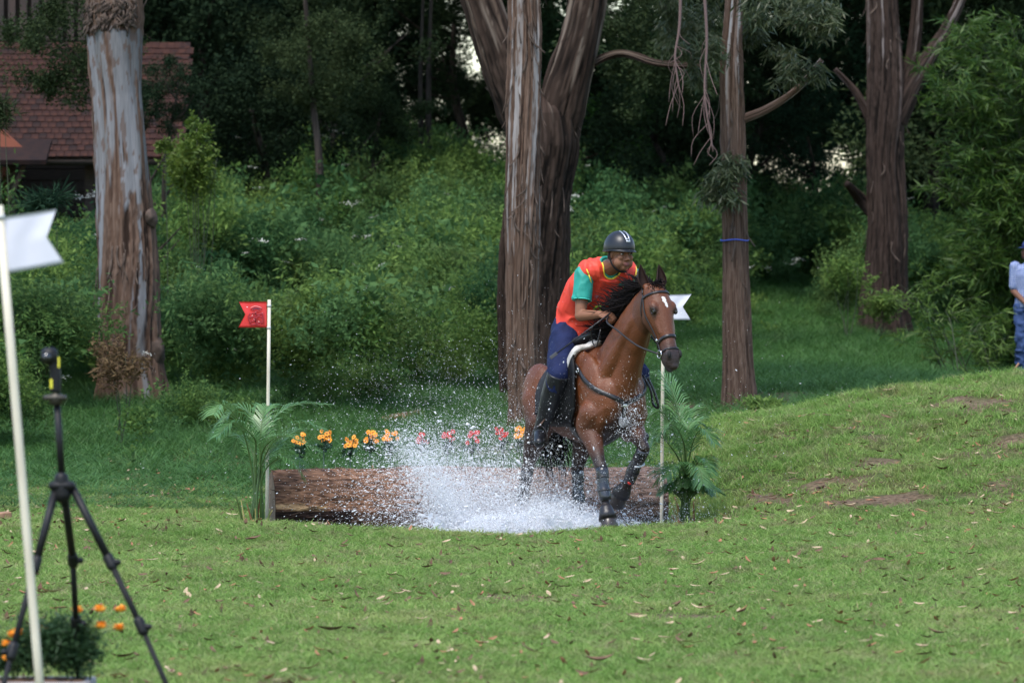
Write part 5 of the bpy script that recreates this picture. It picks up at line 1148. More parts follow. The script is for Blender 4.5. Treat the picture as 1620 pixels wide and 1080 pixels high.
# legs: (centre, width across, depth fore-aft) chains
def limb(pts):
    for i in range(len(pts)-1):
        (a, ra), (b_, rb) = pts[i], pts[i+1]; cone(hb, H(*a), H(*b_), ra, rb, 16)
hoof = MB()
FR = dict(sh=(-.14, -.165, .84), el=(-.20, -.17, .74), kn=(.01, -.18, .47), ft=(.085, -.185, .205), pa=(.115, -.187, .135))
FLg = dict(sh=(-.14, .140, .84), el=(-.17, .145, .76), kn=(.06, .125, .60), ft=(-.155, .10, .335), pa=(-.235, .10, .275))
HR = dict(hp=(-1.00, -.15, .90), st=(-.93, -.19, .76), ho=(-1.19, -.16, .43), ft=(-1.30, -.16, .14), pa=(-1.26, -.16, .03))
HLg = dict(hp=(-1.00, .15, .90), st=(-.90, .17, .74), ho=(-1.02, .15, .42), ft=(-.99, .15, .13), pa=(-.93, .15, .03))
def lerp3(a, b_, t): return tuple(a[i]+(b_[i]-a[i])*t for i in range(3))
for L in (FR, FLg):
    limb([(L['sh'], .105), (L['el'], .092), (lerp3(L['el'], L['kn'], .35), .070), (lerp3(L['el'], L['kn'], .8), .044), (L['kn'], .043), (lerp3(L['kn'], L['ft'], .2), .031), (lerp3(L['kn'], L['ft'], .8), .027), (L['ft'], .036), (L['pa'], .028)])
for L in (HR, HLg):
    limb([(L['hp'], .14), (L['st'], .105), (lerp3(L['st'], L['ho'], .4), .082), (lerp3(L['st'], L['ho'], .85), .046), (L['ho'], .046), (lerp3(L['ho'], L['ft'], .25), .036), (lerp3(L['ho'], L['ft'], .8), .030), (L['ft'], .038), (L['pa'], .030)])
    back = (H(*L['ho'])-H(*L['st'])).normalized(); cone(hb, H(*L['ho'])-back*.02-HF*.03, H(*lerp3(L['st'], L['ho'], .55))-HF*.05, .026, .018, 10)
# mouth, ears
earM = MB()
M['coat'] = mat('bay_coat', (.15, .05, .02), .44, spec=.42, attr='col', bump=(110, .5), coat=.0); M['coat'].node_tree.nodes['Principled BSDF'].inputs['Coat Roughness'].default_value = .35
ears = []
for s in (-1, 1):
    b0 = HD(-.005, -.02, s*.058); tip = HD(-.185, .0, s*(.072 if s < 0 else .078)); mid = b0.lerp(tip, .45)+HdR*s*.012
    a_, b2 = (tip-b0).normalized(), None; fr = hn
    em = MB(); pr = spline([b0, mid, tip], 7); wd_ = interp_list([.026, .040, .040, .026, .003], len(pr)); V = []; k_ = 9
    for i, p in enumerate(pr):
        for j in range(k_):
            th = -1.9+3.8*j/(k_-1); V.append(tuple(p+HdR*math.sin(th)*wd_[i]-fr*(math.cos(th)*wd_[i]*.75)))
    m1 = len(V); V += [tuple(Vector(v)+(pr[i//k_]-Vector(v)).normalized()*.005) for i, v in enumerate(V)]
    F = []
    for i in range(len(pr)-1):
        for j in range(k_-1):
            a = i*k_+j; F += [(a, a+1, a+k_+1, a+k_), (m1+a+k_, m1+a+k_+1, m1+a+1, m1+a)]
        for j in (0, k_-1): a = i*k_+j; F.append((a, a+k_, m1+a+k_, m1+a))
    em.add(V, F); ears.append((em, s)); cone(hb, b0-(tip-b0)*.12, b0+(tip-b0)*.12, .026, .022)
body = fused('body', hb, .009, 7, M['coat'], horse)
# open nostrils and coat colours by place on the animal
V = coords(body); Hm = np.array([list(HF), list(HL), [0, 0, 1]]); loc = (V-np.array(HO)) @ Hm.T; hd = V-np.array(poll)
T_, N_, S_ = hd @ np.array(hax), hd @ np.array(hn), hd @ np.array(HdR)
nz_ = fbm(V*3, 3, 4)[:, None]; fine = fbm(V*14, 3, 9)[:, None]
bay = np.array([.125, .037, .011]); dark = np.array([.010, .008, .008]); col = bay[None]*(.72+.6*nz_)*(.85+.3*fine)
def smooth(x, a, b_): return np.clip((x-a)/(b_-a), 0, 1)[:, None]
def mixc(c, w): 
    global col
    col = col*(1-w)+np.array(c)[None]*w
mixc((.09, .026, .012), smooth(loc[:, 2], 1.05, 1.25)*smooth(-loc[:, 0], .1, .4)*.6)       # darker topline
ishead = (T_ > -.1) & (T_ < .66) & (np.abs(S_) < .14) & (N_ > -.20) & (N_ < .14) & (loc[:, 0] > .2)
ih = ishead[:, None]*1.0
# legs go black below the knee / hock
def segdist(a, b_):
    a, b_ = np.array(H(*a)), np.array(H(*b_)); ab = b_-a; t = np.clip(((V-a) @ ab)/(ab @ ab), 0, 1); return np.linalg.norm(V-(a+t[:, None]*ab), axis=1), t
for L, j0, j1 in ((FR, 'kn', 'ft'), (FLg, 'kn', 'ft'), (HR, 'ho', 'ft'), (HLg, 'ho', 'ft')):
    for a, b_ in ((j0, j1), (j1, 'pa')):
        dd, _ = segdist(L[a], L[b_]); mixc(dark, 1-smooth(dd, .06, .085))
    up = L['el'] if 'el' in L else L['st']; dd, t_ = segdist(up, L[j0]); mixc((.014, .009, .008), (1-smooth(dd, .08, .11))*smooth(t_, .55, .85))
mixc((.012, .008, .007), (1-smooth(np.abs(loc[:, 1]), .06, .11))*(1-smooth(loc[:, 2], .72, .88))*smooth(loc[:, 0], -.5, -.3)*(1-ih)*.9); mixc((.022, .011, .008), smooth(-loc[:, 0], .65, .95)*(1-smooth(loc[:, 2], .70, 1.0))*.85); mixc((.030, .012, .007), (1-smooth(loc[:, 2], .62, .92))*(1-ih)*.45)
mixc((.022, .016, .016), ih*smooth(T_, .36, .49)*.92)        # dark muzzle
mixc((.02, .012, .01), ih*(1-smooth(np.linalg.norm(np.stack([T_-.185, (N_-.045), np.abs(S_)-.088], 1), axis=1), .022, .05))*.85)
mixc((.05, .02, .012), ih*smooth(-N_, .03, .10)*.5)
# star with a short trailing point
sx = S_+.004; e = (sx/.014)**2+((T_-.115)/.022)**2; e2 = ((sx-.006-.12*(T_-.14))/.008)**2+((T_-.150)/.030)**2; n_ = .5*(fine[:, 0]-.5)*3
star = ih[:, 0]*((e+n_ < 1) | (e2+n_ < 1))*(N_ > .02); mixc((.78, .76, .74), star[:, None]*1.0)
# pale snip by the lips
mixc((.55, .48, .46), ih*(1-smooth(np.linalg.norm(np.stack([T_-.580, (N_+.01), S_*.7], 1), axis=1), .008, .020))*.5)
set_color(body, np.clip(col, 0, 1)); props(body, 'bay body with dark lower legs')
me = body.data; nn_ = np.empty(len(V)*3, np.float32); me.vertices.foreach_get('normal', nn_); nn_ = nn_.reshape(-1, 3); L0 = coords(body)-np.array(OFF[body])
vein = 1-np.abs(2*fbm(L0*np.array([5, 5, 4])+fbm(L0*3, 2, 8)[:, None]*1.5, 2, 6)-1)*5; vein = np.clip(vein, 0, 1)*.0035+(fbm(L0*7, 3, 12)-.5)*.012; vein = vein*(1-ih[:, 0]*.7)   # sinews and muscle relief
me.vertices.foreach_set('co', (L0+nn_*vein[:, None]).astype(np.float32).ravel()); me.update()
dg = bpy.context.evaluated_depsgraph_get()
def bvh_of(o, extra=()):
    me = o.data; off = OFF.get(o, Vector((0, 0, 0))); return BVHTree.FromPolygons([v.co+off for v in me.vertices], [tuple(p.vertices) for p in me.polygons])
BV = bvh_of(body)
M['black_hair'] = mat('black_mane_hair', (.008, .006, .006), .75, spec=.12)
M['leather'] = mat('black_leather', (.016, .014, .016), .38, spec=.5, bump=(90, .2)); M['metal'] = mat('steel', (.6, .6, .6), .25, metal=1)
for em, s in ears:
    o = obj('ear', em, mat('ear_brown', (.022, .010, .007), .7, spec=.2), horse)
    nm = MB(); 
# inner ear dark hair
M['eye'] = mat('horse_eye', (.01, .006, .005), .08, coat=1); M['nost'] = mat('nostril_dark', (.006, .004, .004), .7)
for s in (-1, 1):
    mb = MB(); c = HD(.185, .047, s*.083); ell(mb, c, hax*.021, HdR*.012, hn*.017); ey = obj('eye', mb, M['eye'], horse)
    for q in (-1, 1):
        mb = MB(); tube(mb, spline([c+hn*(.022*math.cos(a))+hax*(q*.019*math.sin(a))+HdR*s*(.006+.006*math.sin(a)) for a in np.linspace(0, math.pi, 6)], 3), .005, 6); obj('eyelid', mb, M['leather'] if False else mat('dark_skin', (.02, .012, .01), .5), ey)
    mb = MB(); ell(mb, HD(.508, .052, s*.040)+HdR*s*.004, hax*.028+hn*-.006, HdR*.013, hn*.016); obj('nostril', mb, M['nost'], horse)
mb = MB(); tube(mb, [HD(.50, -.035, -.052), HD(.545, -.022, -.050), HD(.575, -.012, -.03), HD(.588, -.008, 0), HD(.575, -.012, .03), HD(.545, -.022, .05)], .003, 6); obj('mouth_line', mb, M['nost'], horse)
# hooves
def hoof_at(L, name='hoof'):
    ft, pa = H(*L['ft']), H(*L['pa']); d_ = (pa-ft).normalized(); base = pa+d_*.10; A, B = HL*1.0, d_.cross(HL).normalized(); mb = MB()
    rings(mb, [(pa+d_*.004, A*.040, B*.040), (pa+d_*.02, A*.046, B*.048), (base-d_*.004, A*.067, B*.071), (base, A*.064, B*.068)], 22, power=2.2)
    o = obj(name, mb, M['hoof'], horse); mb = MB(); rings(mb, [(base+d_*.001, A*.060, B*.064), (base+d_*.009, A*.060, B*.064)], 22); obj('shoe', mb, M['iron'], o); cr = MB(); ell(cr, pa, A*.042, B*.044, d_*.018); obj('coronet', cr, M['black_hair'], o)
M['hoof'] = mat('dark_hoof', (.050, .034, .027), .4, noise=(10, (.020, .015, .013), (1, 1, .3)), coat=.2); M['iron'] = mat('worn_iron', (.09, .08, .08), .4, metal=.8)
for L in (FR, FLg, HR, HLg): hoof_at(L)
# protective boots
M['boot_a'] = mat('wet_tendon_boot', (.010, .011, .015), .25, spec=.5, noise=(14, (.028, .03, .038)), bump=(50, .3), coat=.3)
M['red_mark'] = mat('red_patch', (.6, .03, .02), .5); M['fl'] = mat('wet_white_lining', (.6, .6, .62), .6)
for L, fore in ((FR, 1), (FLg, 1), (HR, 0), (HLg, 0)):
    k_, f_ = (L['kn'] if fore else L['ho']), L['ft']; a, b_ = H(*lerp3(k_, f_, .02)), H(*lerp3(k_, f_, .88)); mb = MB(); d_ = (b_-a).normalized(); A = HL; B = d_.cross(HL).normalized()
    n_ = 9; rr = np.random.default_rng(5)
    rings(mb, [(a.lerp(b_, i/(n_-1))+B*.006*math.sin(i), A*(.043+.003*math.sin(i*1.3+fore)-.002*(i in (0, n_-1))), B*(.047+.003*math.cos(i*1.1))) for i in range(n_)], 18); bo = obj('tendon_boot', mb, M['boot_a'], horse)
    for q in (.3, .7):
        mb = MB(); c = a.lerp(b_, q); tube(mb, [c+A*.0445*math.cos(x)+B*.0485*math.sin(x) for x in np.linspace(0, 6.283, 17)], .01, 6, flat=(.016, .003), hint=[A*math.cos(x)+B*math.sin(x) for x in np.linspace(0, 6.283, 17)]); obj('strap', mb, M['leather'], bo)
    # overreach boot round the pastern
    if fore:
        ft, pa = H(*L['ft']), H(*L['pa']); dd = (pa-ft).normalized(); A2, B2 = HL, dd.cross(HL).normalized(); mb = MB(); rings(mb, [(ft+dd*.0, A2*.036, B2*.036), (ft+dd*.015, A2*.044, B2*.043), (ft+dd*.055, A2*.055, B2*.054), (ft+dd*.10, A2*.066, B2*.064)], 20); obj('bell_boot', mb, M['leather'], horse)
mb = MB(); c = H(*lerp3(FLg['kn'], FLg['ft'], .92)); ell(mb, c-HF*-.05+HL*-.01, HL*.018, HF*.01, UZ*.016); obj('boot_marking', mb, M['red_mark'], horse)
mb = MB(); c = H(*lerp3(FLg['kn'], FLg['ft'], .30)); ell(mb, c+HF*.048-HL*.01, HL*.008, HF*.007, UZ*.014); obj('boot_marking', mb, M['red_mark'], horse)
mb = MB(); c = H(*lerp3(FLg['kn'], FLg['ft'], .5)); tube(mb, spline([c+HF*.05-HL*.03, c+HF*.056, c+HF*.05+HL*.04+UZ*.01, c+HF*.03+HL*.055+UZ*.02], 4), .007, 6); obj('boot_lining', mb, M['fl'], horse)
# mane and forelock blown back, tail
rr = np.random.default_rng(6); mb = MB()
def strand(p, dirs, L, r_=.0028, m_=mb, sag=.0):
    pts = [p]; dcur = dirs.normalized()
    for k in range(4):
        dcur = (dcur+Vector(rr.normal(size=3))*.16+Vector((0, 0, -sag))).normalized(); pts.append(pts[-1]+dcur*L/4)
    tube(m_, pts, [r_, r_, r_*.9, r_*.7, r_*.25], 4)
crest = [secs[i][0]+secs[i][2]*.96 for i in range(1, 6)]+[HD(-.03, .0, 0)]; cs = spline(crest, 10)
for k in range(1700):
    f = rr.uniform(0, 1)**.8; p = cs[int(f*(len(cs)-1))]+Vector(rr.normal(size=3))*.008
    up = (-HF*rr.uniform(.55, 1.3)+UZ*rr.uniform(-.25, .50)*(1-.3*f)+HL*rr.uniform(-.55, .2)); strand(p, up, rr.uniform(.09, .25)*(1.12-.5*f)*(.45+.9*math.sin(math.pi*min(1, f*.75+.15))), .0042)
obj('mane', mb, M['black_hair'], horse, kind='stuff')
mb = MB()
for k in range(170):
    p = HD(rr.uniform(-.05, .02), rr.uniform(.0, .05), rr.uniform(-.045, .045)); strand(p, hn*rr.uniform(.2, .6)+hax*rr.uniform(-.15, .8)+HdR*rr.normal()*.3, rr.uniform(.03, .07), .003, mb)
obj('forelock', mb, M['black_hair'], horse, kind='stuff')
mb = MB()
for k in range(260):
    p = H(-1.20, .02+rr.normal()*.02, 1.02+rr.normal()*.03); strand(p, Vector(-HF*.15-UZ*.9+HL*(.15+rr.normal()*.08)), rr.uniform(.5, .7), .004, mb, .22)
obj('tail', mb, M['black_hair'], horse, kind='stuff')

# ---- tack that hugs the body
def cast(p, d_, off=.004):
    h = BV.ray_cast(p, d_.normalized(), 2.0)
    if h[0] is None: return None, None
    return h[0]+h[1]*off, h[1]
def hug(pts, w, th, name, mtl, parent, off=.005, closed=False, r_=None):
    """strap through outside points, each pushed onto the skin"""
    P_, N_l = [], []
    for p, tgt in pts:
        q, nn_ = cast(p, tgt-p, off)
        if q is None: q, nn_ = tgt, (p-tgt).normalized()
        P_.append(q); N_l.append(nn_)
    mb = MB(); s = spline(P_, 4); nl = []
    for i in range(len(s)):
        f = i/(len(s)-1)*(len(N_l)-1); j = min(int(f), len(N_l)-2); nl.append(N_l[j].lerp(N_l[j+1], f-j).normalized())
    if r_: tube(mb, s, r_, 8)
    else: tube(mb, s, .01, 8, flat=(w, th), hint=nl)
    return obj(name, mb, mtl, parent)
bridle = thing('bridle', HD(.1, 0, 0), 'black leather bridle with metal bit on the horse head', 'bridle')
def headring(t, n=18, tilt=0, a0=0, a1=2*math.pi):
    out = []
    for a in np.linspace(a0, a1, n):
        cc = HD(t+tilt*math.sin(a), -.03, 0); o = HdR*math.cos(a)+hn*math.sin(a); out.append((cc+o*.35, cc))
    return out
hug(headring(.395, 22, -.02), .024, .010, 'noseband', M['leather'], bridle)
hug(headring(.475, 20, -.01), .012, .006, 'flash_strap', M['leather'], bridle)
hug(headring(.055, 14, 0, R(-15), R(195)), .018, .008, 'browband', M['leather'], bridle)
hug([(HD(.0, -.02+.0*k, 0)+(HdR*math.cos(a)+(-hax)*math.sin(a))*.35, HD(.02, -.04, 0)) for k, a in enumerate(np.linspace(R(-5), R(185), 12))], .016, .006, 'headpiece', M['leather'], bridle)
for s in (-1, 1):
    hug([(HD(t, n_, s*.4), HD(t, n_, 0)) for t, n_ in ((.03, -.035), (.10, -.04), (.18, -.045), (.27, -.035), (.36, -.03), (.46, -.025))], .013, .006, 'cheekpiece', M['leather'], bridle)
    hug([(HD(t, n_, s*.4), HD(t, n_, 0)) for t, n_ in ((.05, -.06), (.14, -.10), (.22, -.14))], .011, .006, 'throatlash', M['leather'], bridle)
    q, _ = cast(HD(.475, -.030, s*.4), -HdR*s, .010); mb = MB(); tube(mb, [q+hax*.026*math.cos(a)+hn*.026*math.sin(a) for a in np.linspace(0, 6.283, 17)], .0045, 6); obj('bit_ring', mb, M['metal'], bridle)
    q2, _ = cast(HD(.37, -.03, s*.4), -HdR*s, .010); mb = MB(); ell(mb, q2, hax*.012, hn*.012, HdR*.004); obj('buckle', mb, M['metal'], bridle)
mb = MB(); bq = [cast(HD(.475, -.030, s*.4), -HdR*s, .012)[0] for s in (-1, 1)]; 
rein = thing('reins', bq[0], 'black leather reins running from the bit to the rider hands', 'reins')
handR, handL = H(-.085, -.075, 1.515), H(-.06, .13, 1.50)
mb = MB(); tube(mb, spline([bq[0], bq[0].lerp(handR, .3)-UZ*.02-HL*.05, H(.10, -.11, 1.42), H(.0, -.13, 1.47), handR], 8), .0065, 6); obj('rein', mb, M['leather'], rein)
mb = MB(); tube(mb, spline([bq[1], H(.22, .18, 1.30), H(.10, .21, 1.32), handL], 8), .0065, 6); obj('rein', mb, M['leather'], rein)
mb = MB(); tube(mb, spline([handR, H(-.12, -.18, 1.44), H(-.16, -.17, 1.36), H(-.13, -.15, 1.30), H(-.1, -.13, 1.42)], 6), .005, 6)
tube(mb, spline([H(-.10, .20, 1.10), H(-.06, .24, 1.0), H(-.06, .26, .90), H(-.0, .27, .88), H(.0, .24, .98), H(-.02, .20, 1.08)], 6), .009, 6); obj('rein_loop', mb, M['leather'], rein)
# breastplate
bpt = thing('breastplate', H(0, 0, .93), 'black leather breastplate meeting in a ring on the horse chest', 'breastplate')
ringp, rn = cast(H(.6, -.0, .90), H(-.1, 0, .90)-H(.6, 0, .90), .012)
for s in (-1, 1):
    pts = [((-.34, s*.8, 1.24), (-.34, 0, 1.16)), ((-.26, s*.8, 1.16), (-.26, 0, 1.12)), ((-.12, s*.7, 1.08), (-.18, 0, 1.06)), ((.15, s*.55, 1.0), (-.14, 0, 1.0)), ((.5, s*.25, .935), (-.12, s*.03, .95)), ((.6, s*.02, .90), (-.1, 0, .91))]
    hug([(H(*a), H(*b_)) for a, b_ in pts], .034, .014, 'shoulder_strap', M['leather'], bpt, .007)
    q, _ = cast(H(-.26, s*.8, 1.16), H(-.26, 0, 1.12)-H(-.26, s*.8, 1.16), .02); mb = MB(); tube(mb, [q+HF*.018*math.cos(a)+UZ*.018*math.sin(a) for a in np.linspace(0, 6.28, 13)], .004, 6); obj('ring', mb, M['metal'], bpt)
hug([(H(.6, 0, w), H(-.15, 0, w)) for w in (.90, .86, .81, .76, .71)]+[(H(.0, 0, .3), H(-.16, 0, .8)), (H(-.15, 0, .3), H(-.22, 0, .8)), (H(-.3, 0, .3), H(-.36, 0, .8))], .034, .012, 'centre_strap', M['leather'], bpt, .007)
None and hug([(H(-.05, -.02, 1.9), H(-.05, -.0, 1.2)), (H(.6, -.05, 1.25), H(-.0, -.02, 1.25)), (H(.6, -.03, 1.12), H(-.1, 0, 1.12)), (H(.6, -.01, .98), H(-.1, 0, .98)), (H(.6, 0, .92), H(-.1, 0, .92))][1:], .018, .007, 'martingale_strap', M['leather'], bpt, .006)
mb = MB(); ell(mb, ringp, HL*.022, UZ*.022, HF*.010); obj('chest_ring', mb, M['metal'], bpt)
mb = MB(); q, nn_ = cast(H(.6, -.0, .79), H(-.15, 0, .79)-H(.6, 0, .79), .016)
rr2 = np.random.default_rng(2); ell(mb, q, HL*.034, UZ*.042, HF*.014, 16, 8); obj('fleece_pad', mb, mat('wet_grey_fleece', (.40, .38, .38), .6, noise=(30, (.16, .15, .15)), bump=(60, 1.0)), bpt)
# saddle
def patch(name, us, ws, side, off, th, mtl, parent, shape=None, n=(18, 18)):
    mb = MB(); V = []; F = []; nu, nv = n
    for layer in (0, 1):
        for j in range(nv+1):
            w = j/nv
            for i in range(nu+1):
                u0 = i/nu; u, ww = shape(u0, w); p = H(u, side*.9, ww); tgt = H(u, 0, ww-.02)
                q, nn_ = cast(p, tgt-p, off+(th if layer == 0 else 0)); 
                if q is None: q = H(u, side*.05, ww)
                V.append(tuple(q))
    N = (nu+1)*(nv+1)
    for j in range(nv):
        for i in range(nu):
            a = j*(nu+1)+i; F.append((a, a+1, a+nu+2, a+nu+1)); F.append((N+a+nu+1, N+a+nu+2, N+a+1, N+a))
    e = [j*(nu+1) for j in range(nv+1)]; e2 = [x+nu for x in e]
    for s_ in (e, e2, list(range(nu+1)), list(range(nv*(nu+1), N))):
        for i in range(len(s_)-1): F.append((s_[i], s_[i+1], N+s_[i+1], N+s_[i]))
    mb.add(V, F); return obj(name, mb, mtl, parent)
saddle = thing('saddle', H(-.6, 0, 1.3), 'black jumping saddle with pale fleece edge on the horse back', 'saddle')
M['flapm'] = mat('black_saddle_leather', (.007, .007, .008), .5, spec=.25, bump=(60, .2)); M['pad'] = mat('dark_grey_pad', (.020, .021, .025), .8, spec=.2, noise=(30, (.034, .036, .042)), bump=(160, .5)); M['fleece'] = mat('grey_white_fleece', (.60, .57, .54), .9, noise=(18, (.42, .39, .36)), bump=(70, .8))
pad = thing('saddle_pad', H(-.7, 0, 1.2), 'dark grey quilted saddle pad under the saddle', 'saddle pad')
for s in (-1, 1):
    patch('pad_side', 0, 0, s, .006, .012, M['pad'], pad, lambda u, w: (-.37-.46*u-.03*w, 1.19-.36*w-(.02*u)+.02*w*u))
    patch('fleece_edge', 0, 0, s, .012, .030, M['fleece'], saddle, lambda u, w: (-.255-.055*u-.12*w, 1.375-.01*u-.22*w), (6, 14))
    patch('flap', 0, 0, s, .026, .014, M['flapm'], saddle, lambda u, w: (-.325+.07*math.sin(w*math.pi)-(.40)*u+.0*w, 1.25-.48*w), (14, 16))
    hug([(H(-.44, s*.9, w), H(-.44, 0, w)) for w in (.80, .74, .68, .62)]+[(H(-.42, s*.2, .3), H(-.42, s*.08, .8)), (H(-.40, s*.02, .3), H(-.40, 0, .8))], .07, .012, 'girth', M['leather'], saddle, .010)
mb = MB()
rings(mb, [(H(-.32, 0, 1.385), HL*.04, UZ*.025), (H(-.36, 0, 1.385), HL*.09, UZ*.045), (H(-.45, 0, 1.345), HL*.14, UZ*.055), (H(-.6, 0, 1.31), HL*.17, UZ*.055), (H(-.74, 0, 1.31), HL*.17, UZ*.06), (H(-.82, 0, 1.34), HL*.15, UZ*.055), (H(-.86, 0, 1.34), HL*.08, UZ*.03)], 20); obj('seat', mb, M['leather'], saddle)

# ================================================================== people
def hand(mb, wrist, fwd, palm_n, side, curl, sc=1.0):
    """palm plus five fingers; side = direction of the thumb"""
    fwd = fwd.normalized(); palm_n = (palm_n-fwd*palm_n.dot(fwd)).normalized(); side = (side-fwd*side.dot(fwd)-palm_n*side.dot(palm_n)).normalized()
    rings(mb, [(wrist-fwd*.01, side*.024*sc, palm_n*.018*sc), (wrist+fwd*.02*sc, side*.033*sc, palm_n*.016*sc), (wrist+fwd*.06*sc, side*.041*sc, palm_n*.014*sc), (wrist+fwd*.088*sc, side*.040*sc, palm_n*.011*sc)], 16)
    for i, (o, L) in enumerate(((.031, .92), (.011, 1.0), (-.010, .95), (-.030, .75))):
        p = wrist+fwd*.08*sc+side*o*sc; d_ = fwd.copy(); r_ = (.0095, .0093, .009, .008)[i]*sc
        for k, l in enumerate((.040, .026, .020)):
            c_ = curl*(1+.1*i); d_ = (d_*math.cos(c_)+palm_n*math.sin(c_)); d_.normalize(); q = p+d_*l*L*sc; cone(mb, p, q, r_*(1-.1*k), r_*(1-.1*(k+1)), 10)
            p = q; palm_n2 = palm_n; 
            palm_n = (palm_n-d_*palm_n.dot(d_)); palm_n = palm_n.normalized() if palm_n.length > 1e-3 else palm_n2
        palm_n = (palm_n2 if False else palm_n)
        pn0 = (side.cross(fwd)); palm_n = pn0 if pn0.dot(palm_n2) > 0 or i >= 0 and pn0.dot(PN) > 0 else -pn0
    p = wrist+fwd*.02*sc+side*.025*sc; d_ = (side*.75+fwd*.7+PN*.25).normalized()
    for l, r0, r1 in ((.038, .013, .0105), (.03, .0105, .009), (.024, .009, .0075)):
        q = p+d_*l*sc; cone(mb, p, q, r0*sc, r1*sc, 10); p = q; d_ = (d_*.8+PN*.45-side*.15).normalized()
def hand_safe(mb, wrist, fwd, palm_n, side, curl, sc=1.0):
    global PN
    f = fwd.normalized(); PN = (palm_n-f*palm_n.dot(f)).normalized(); hand(mb, wrist, fwd, palm_n, side, curl, sc)
def torso_secs(J, k=1.0, lo=0, hi=99):
    rgt = (J['shR']-J['shL']).normalized(); hr = (J['hipR']-J['hipL']).normalized(); hc = (J['hipR']+J['hipL'])/2; nb = J['neck']
    mid = J.get('waist', hc.lerp(nb, .4)); ch = J.get('chest', hc.lerp(nb, .72)); b_ = J.get('build', 1.0); pts = [hc-(mid-hc).normalized()*.09, hc, mid, ch, ch.lerp(nb, .55), nb]
    hw = [.10, .175, .155, .175, .165, .065]; dp = [.09, .125, .12, .13, .11, .06]; out = []
    for i, p in enumerate(pts):
        d_ = (pts[min(i+1, 5)]-pts[max(i-1, 0)]).normalized(); r_ = hr.lerp(rgt, min(1, i/3)); r_ = (r_-d_*r_.dot(d_)).normalized(); f_ = d_.cross(r_)
        out.append((p, r_*hw[i]*b_*k, f_*dp[i]*b_*k))
    return out
def wrinkle(o, amp, sc, seed):
    me = o.data; n = len(me.vertices); a = np.empty(n*3, np.float32); me.vertices.foreach_get('co', a); a = a.reshape(-1, 3); nn_ = np.empty(n*3, np.float32); me.vertices.foreach_get('normal', nn_); nn_ = nn_.reshape(-1, 3)
    q = a*np.array(sc); q = q+(fbm(q*.6, 2, seed+1)[:, None]-.5)*2.0; r_ = 1-np.abs(2*fbm(q, 2, seed)-1)*3.2; r_ = np.clip(r_, -.1, 1)
    me.vertices.foreach_set('co', (a+nn_*(r_*amp)[:, None]).astype(np.float32).ravel()); me.update()
def head_frame(J):
    f = J['face'].normalized(); up = (J['hup']-f*J['hup'].dot(f)).normalized(); r_ = f.cross(up).normalized(); return f, up, r_
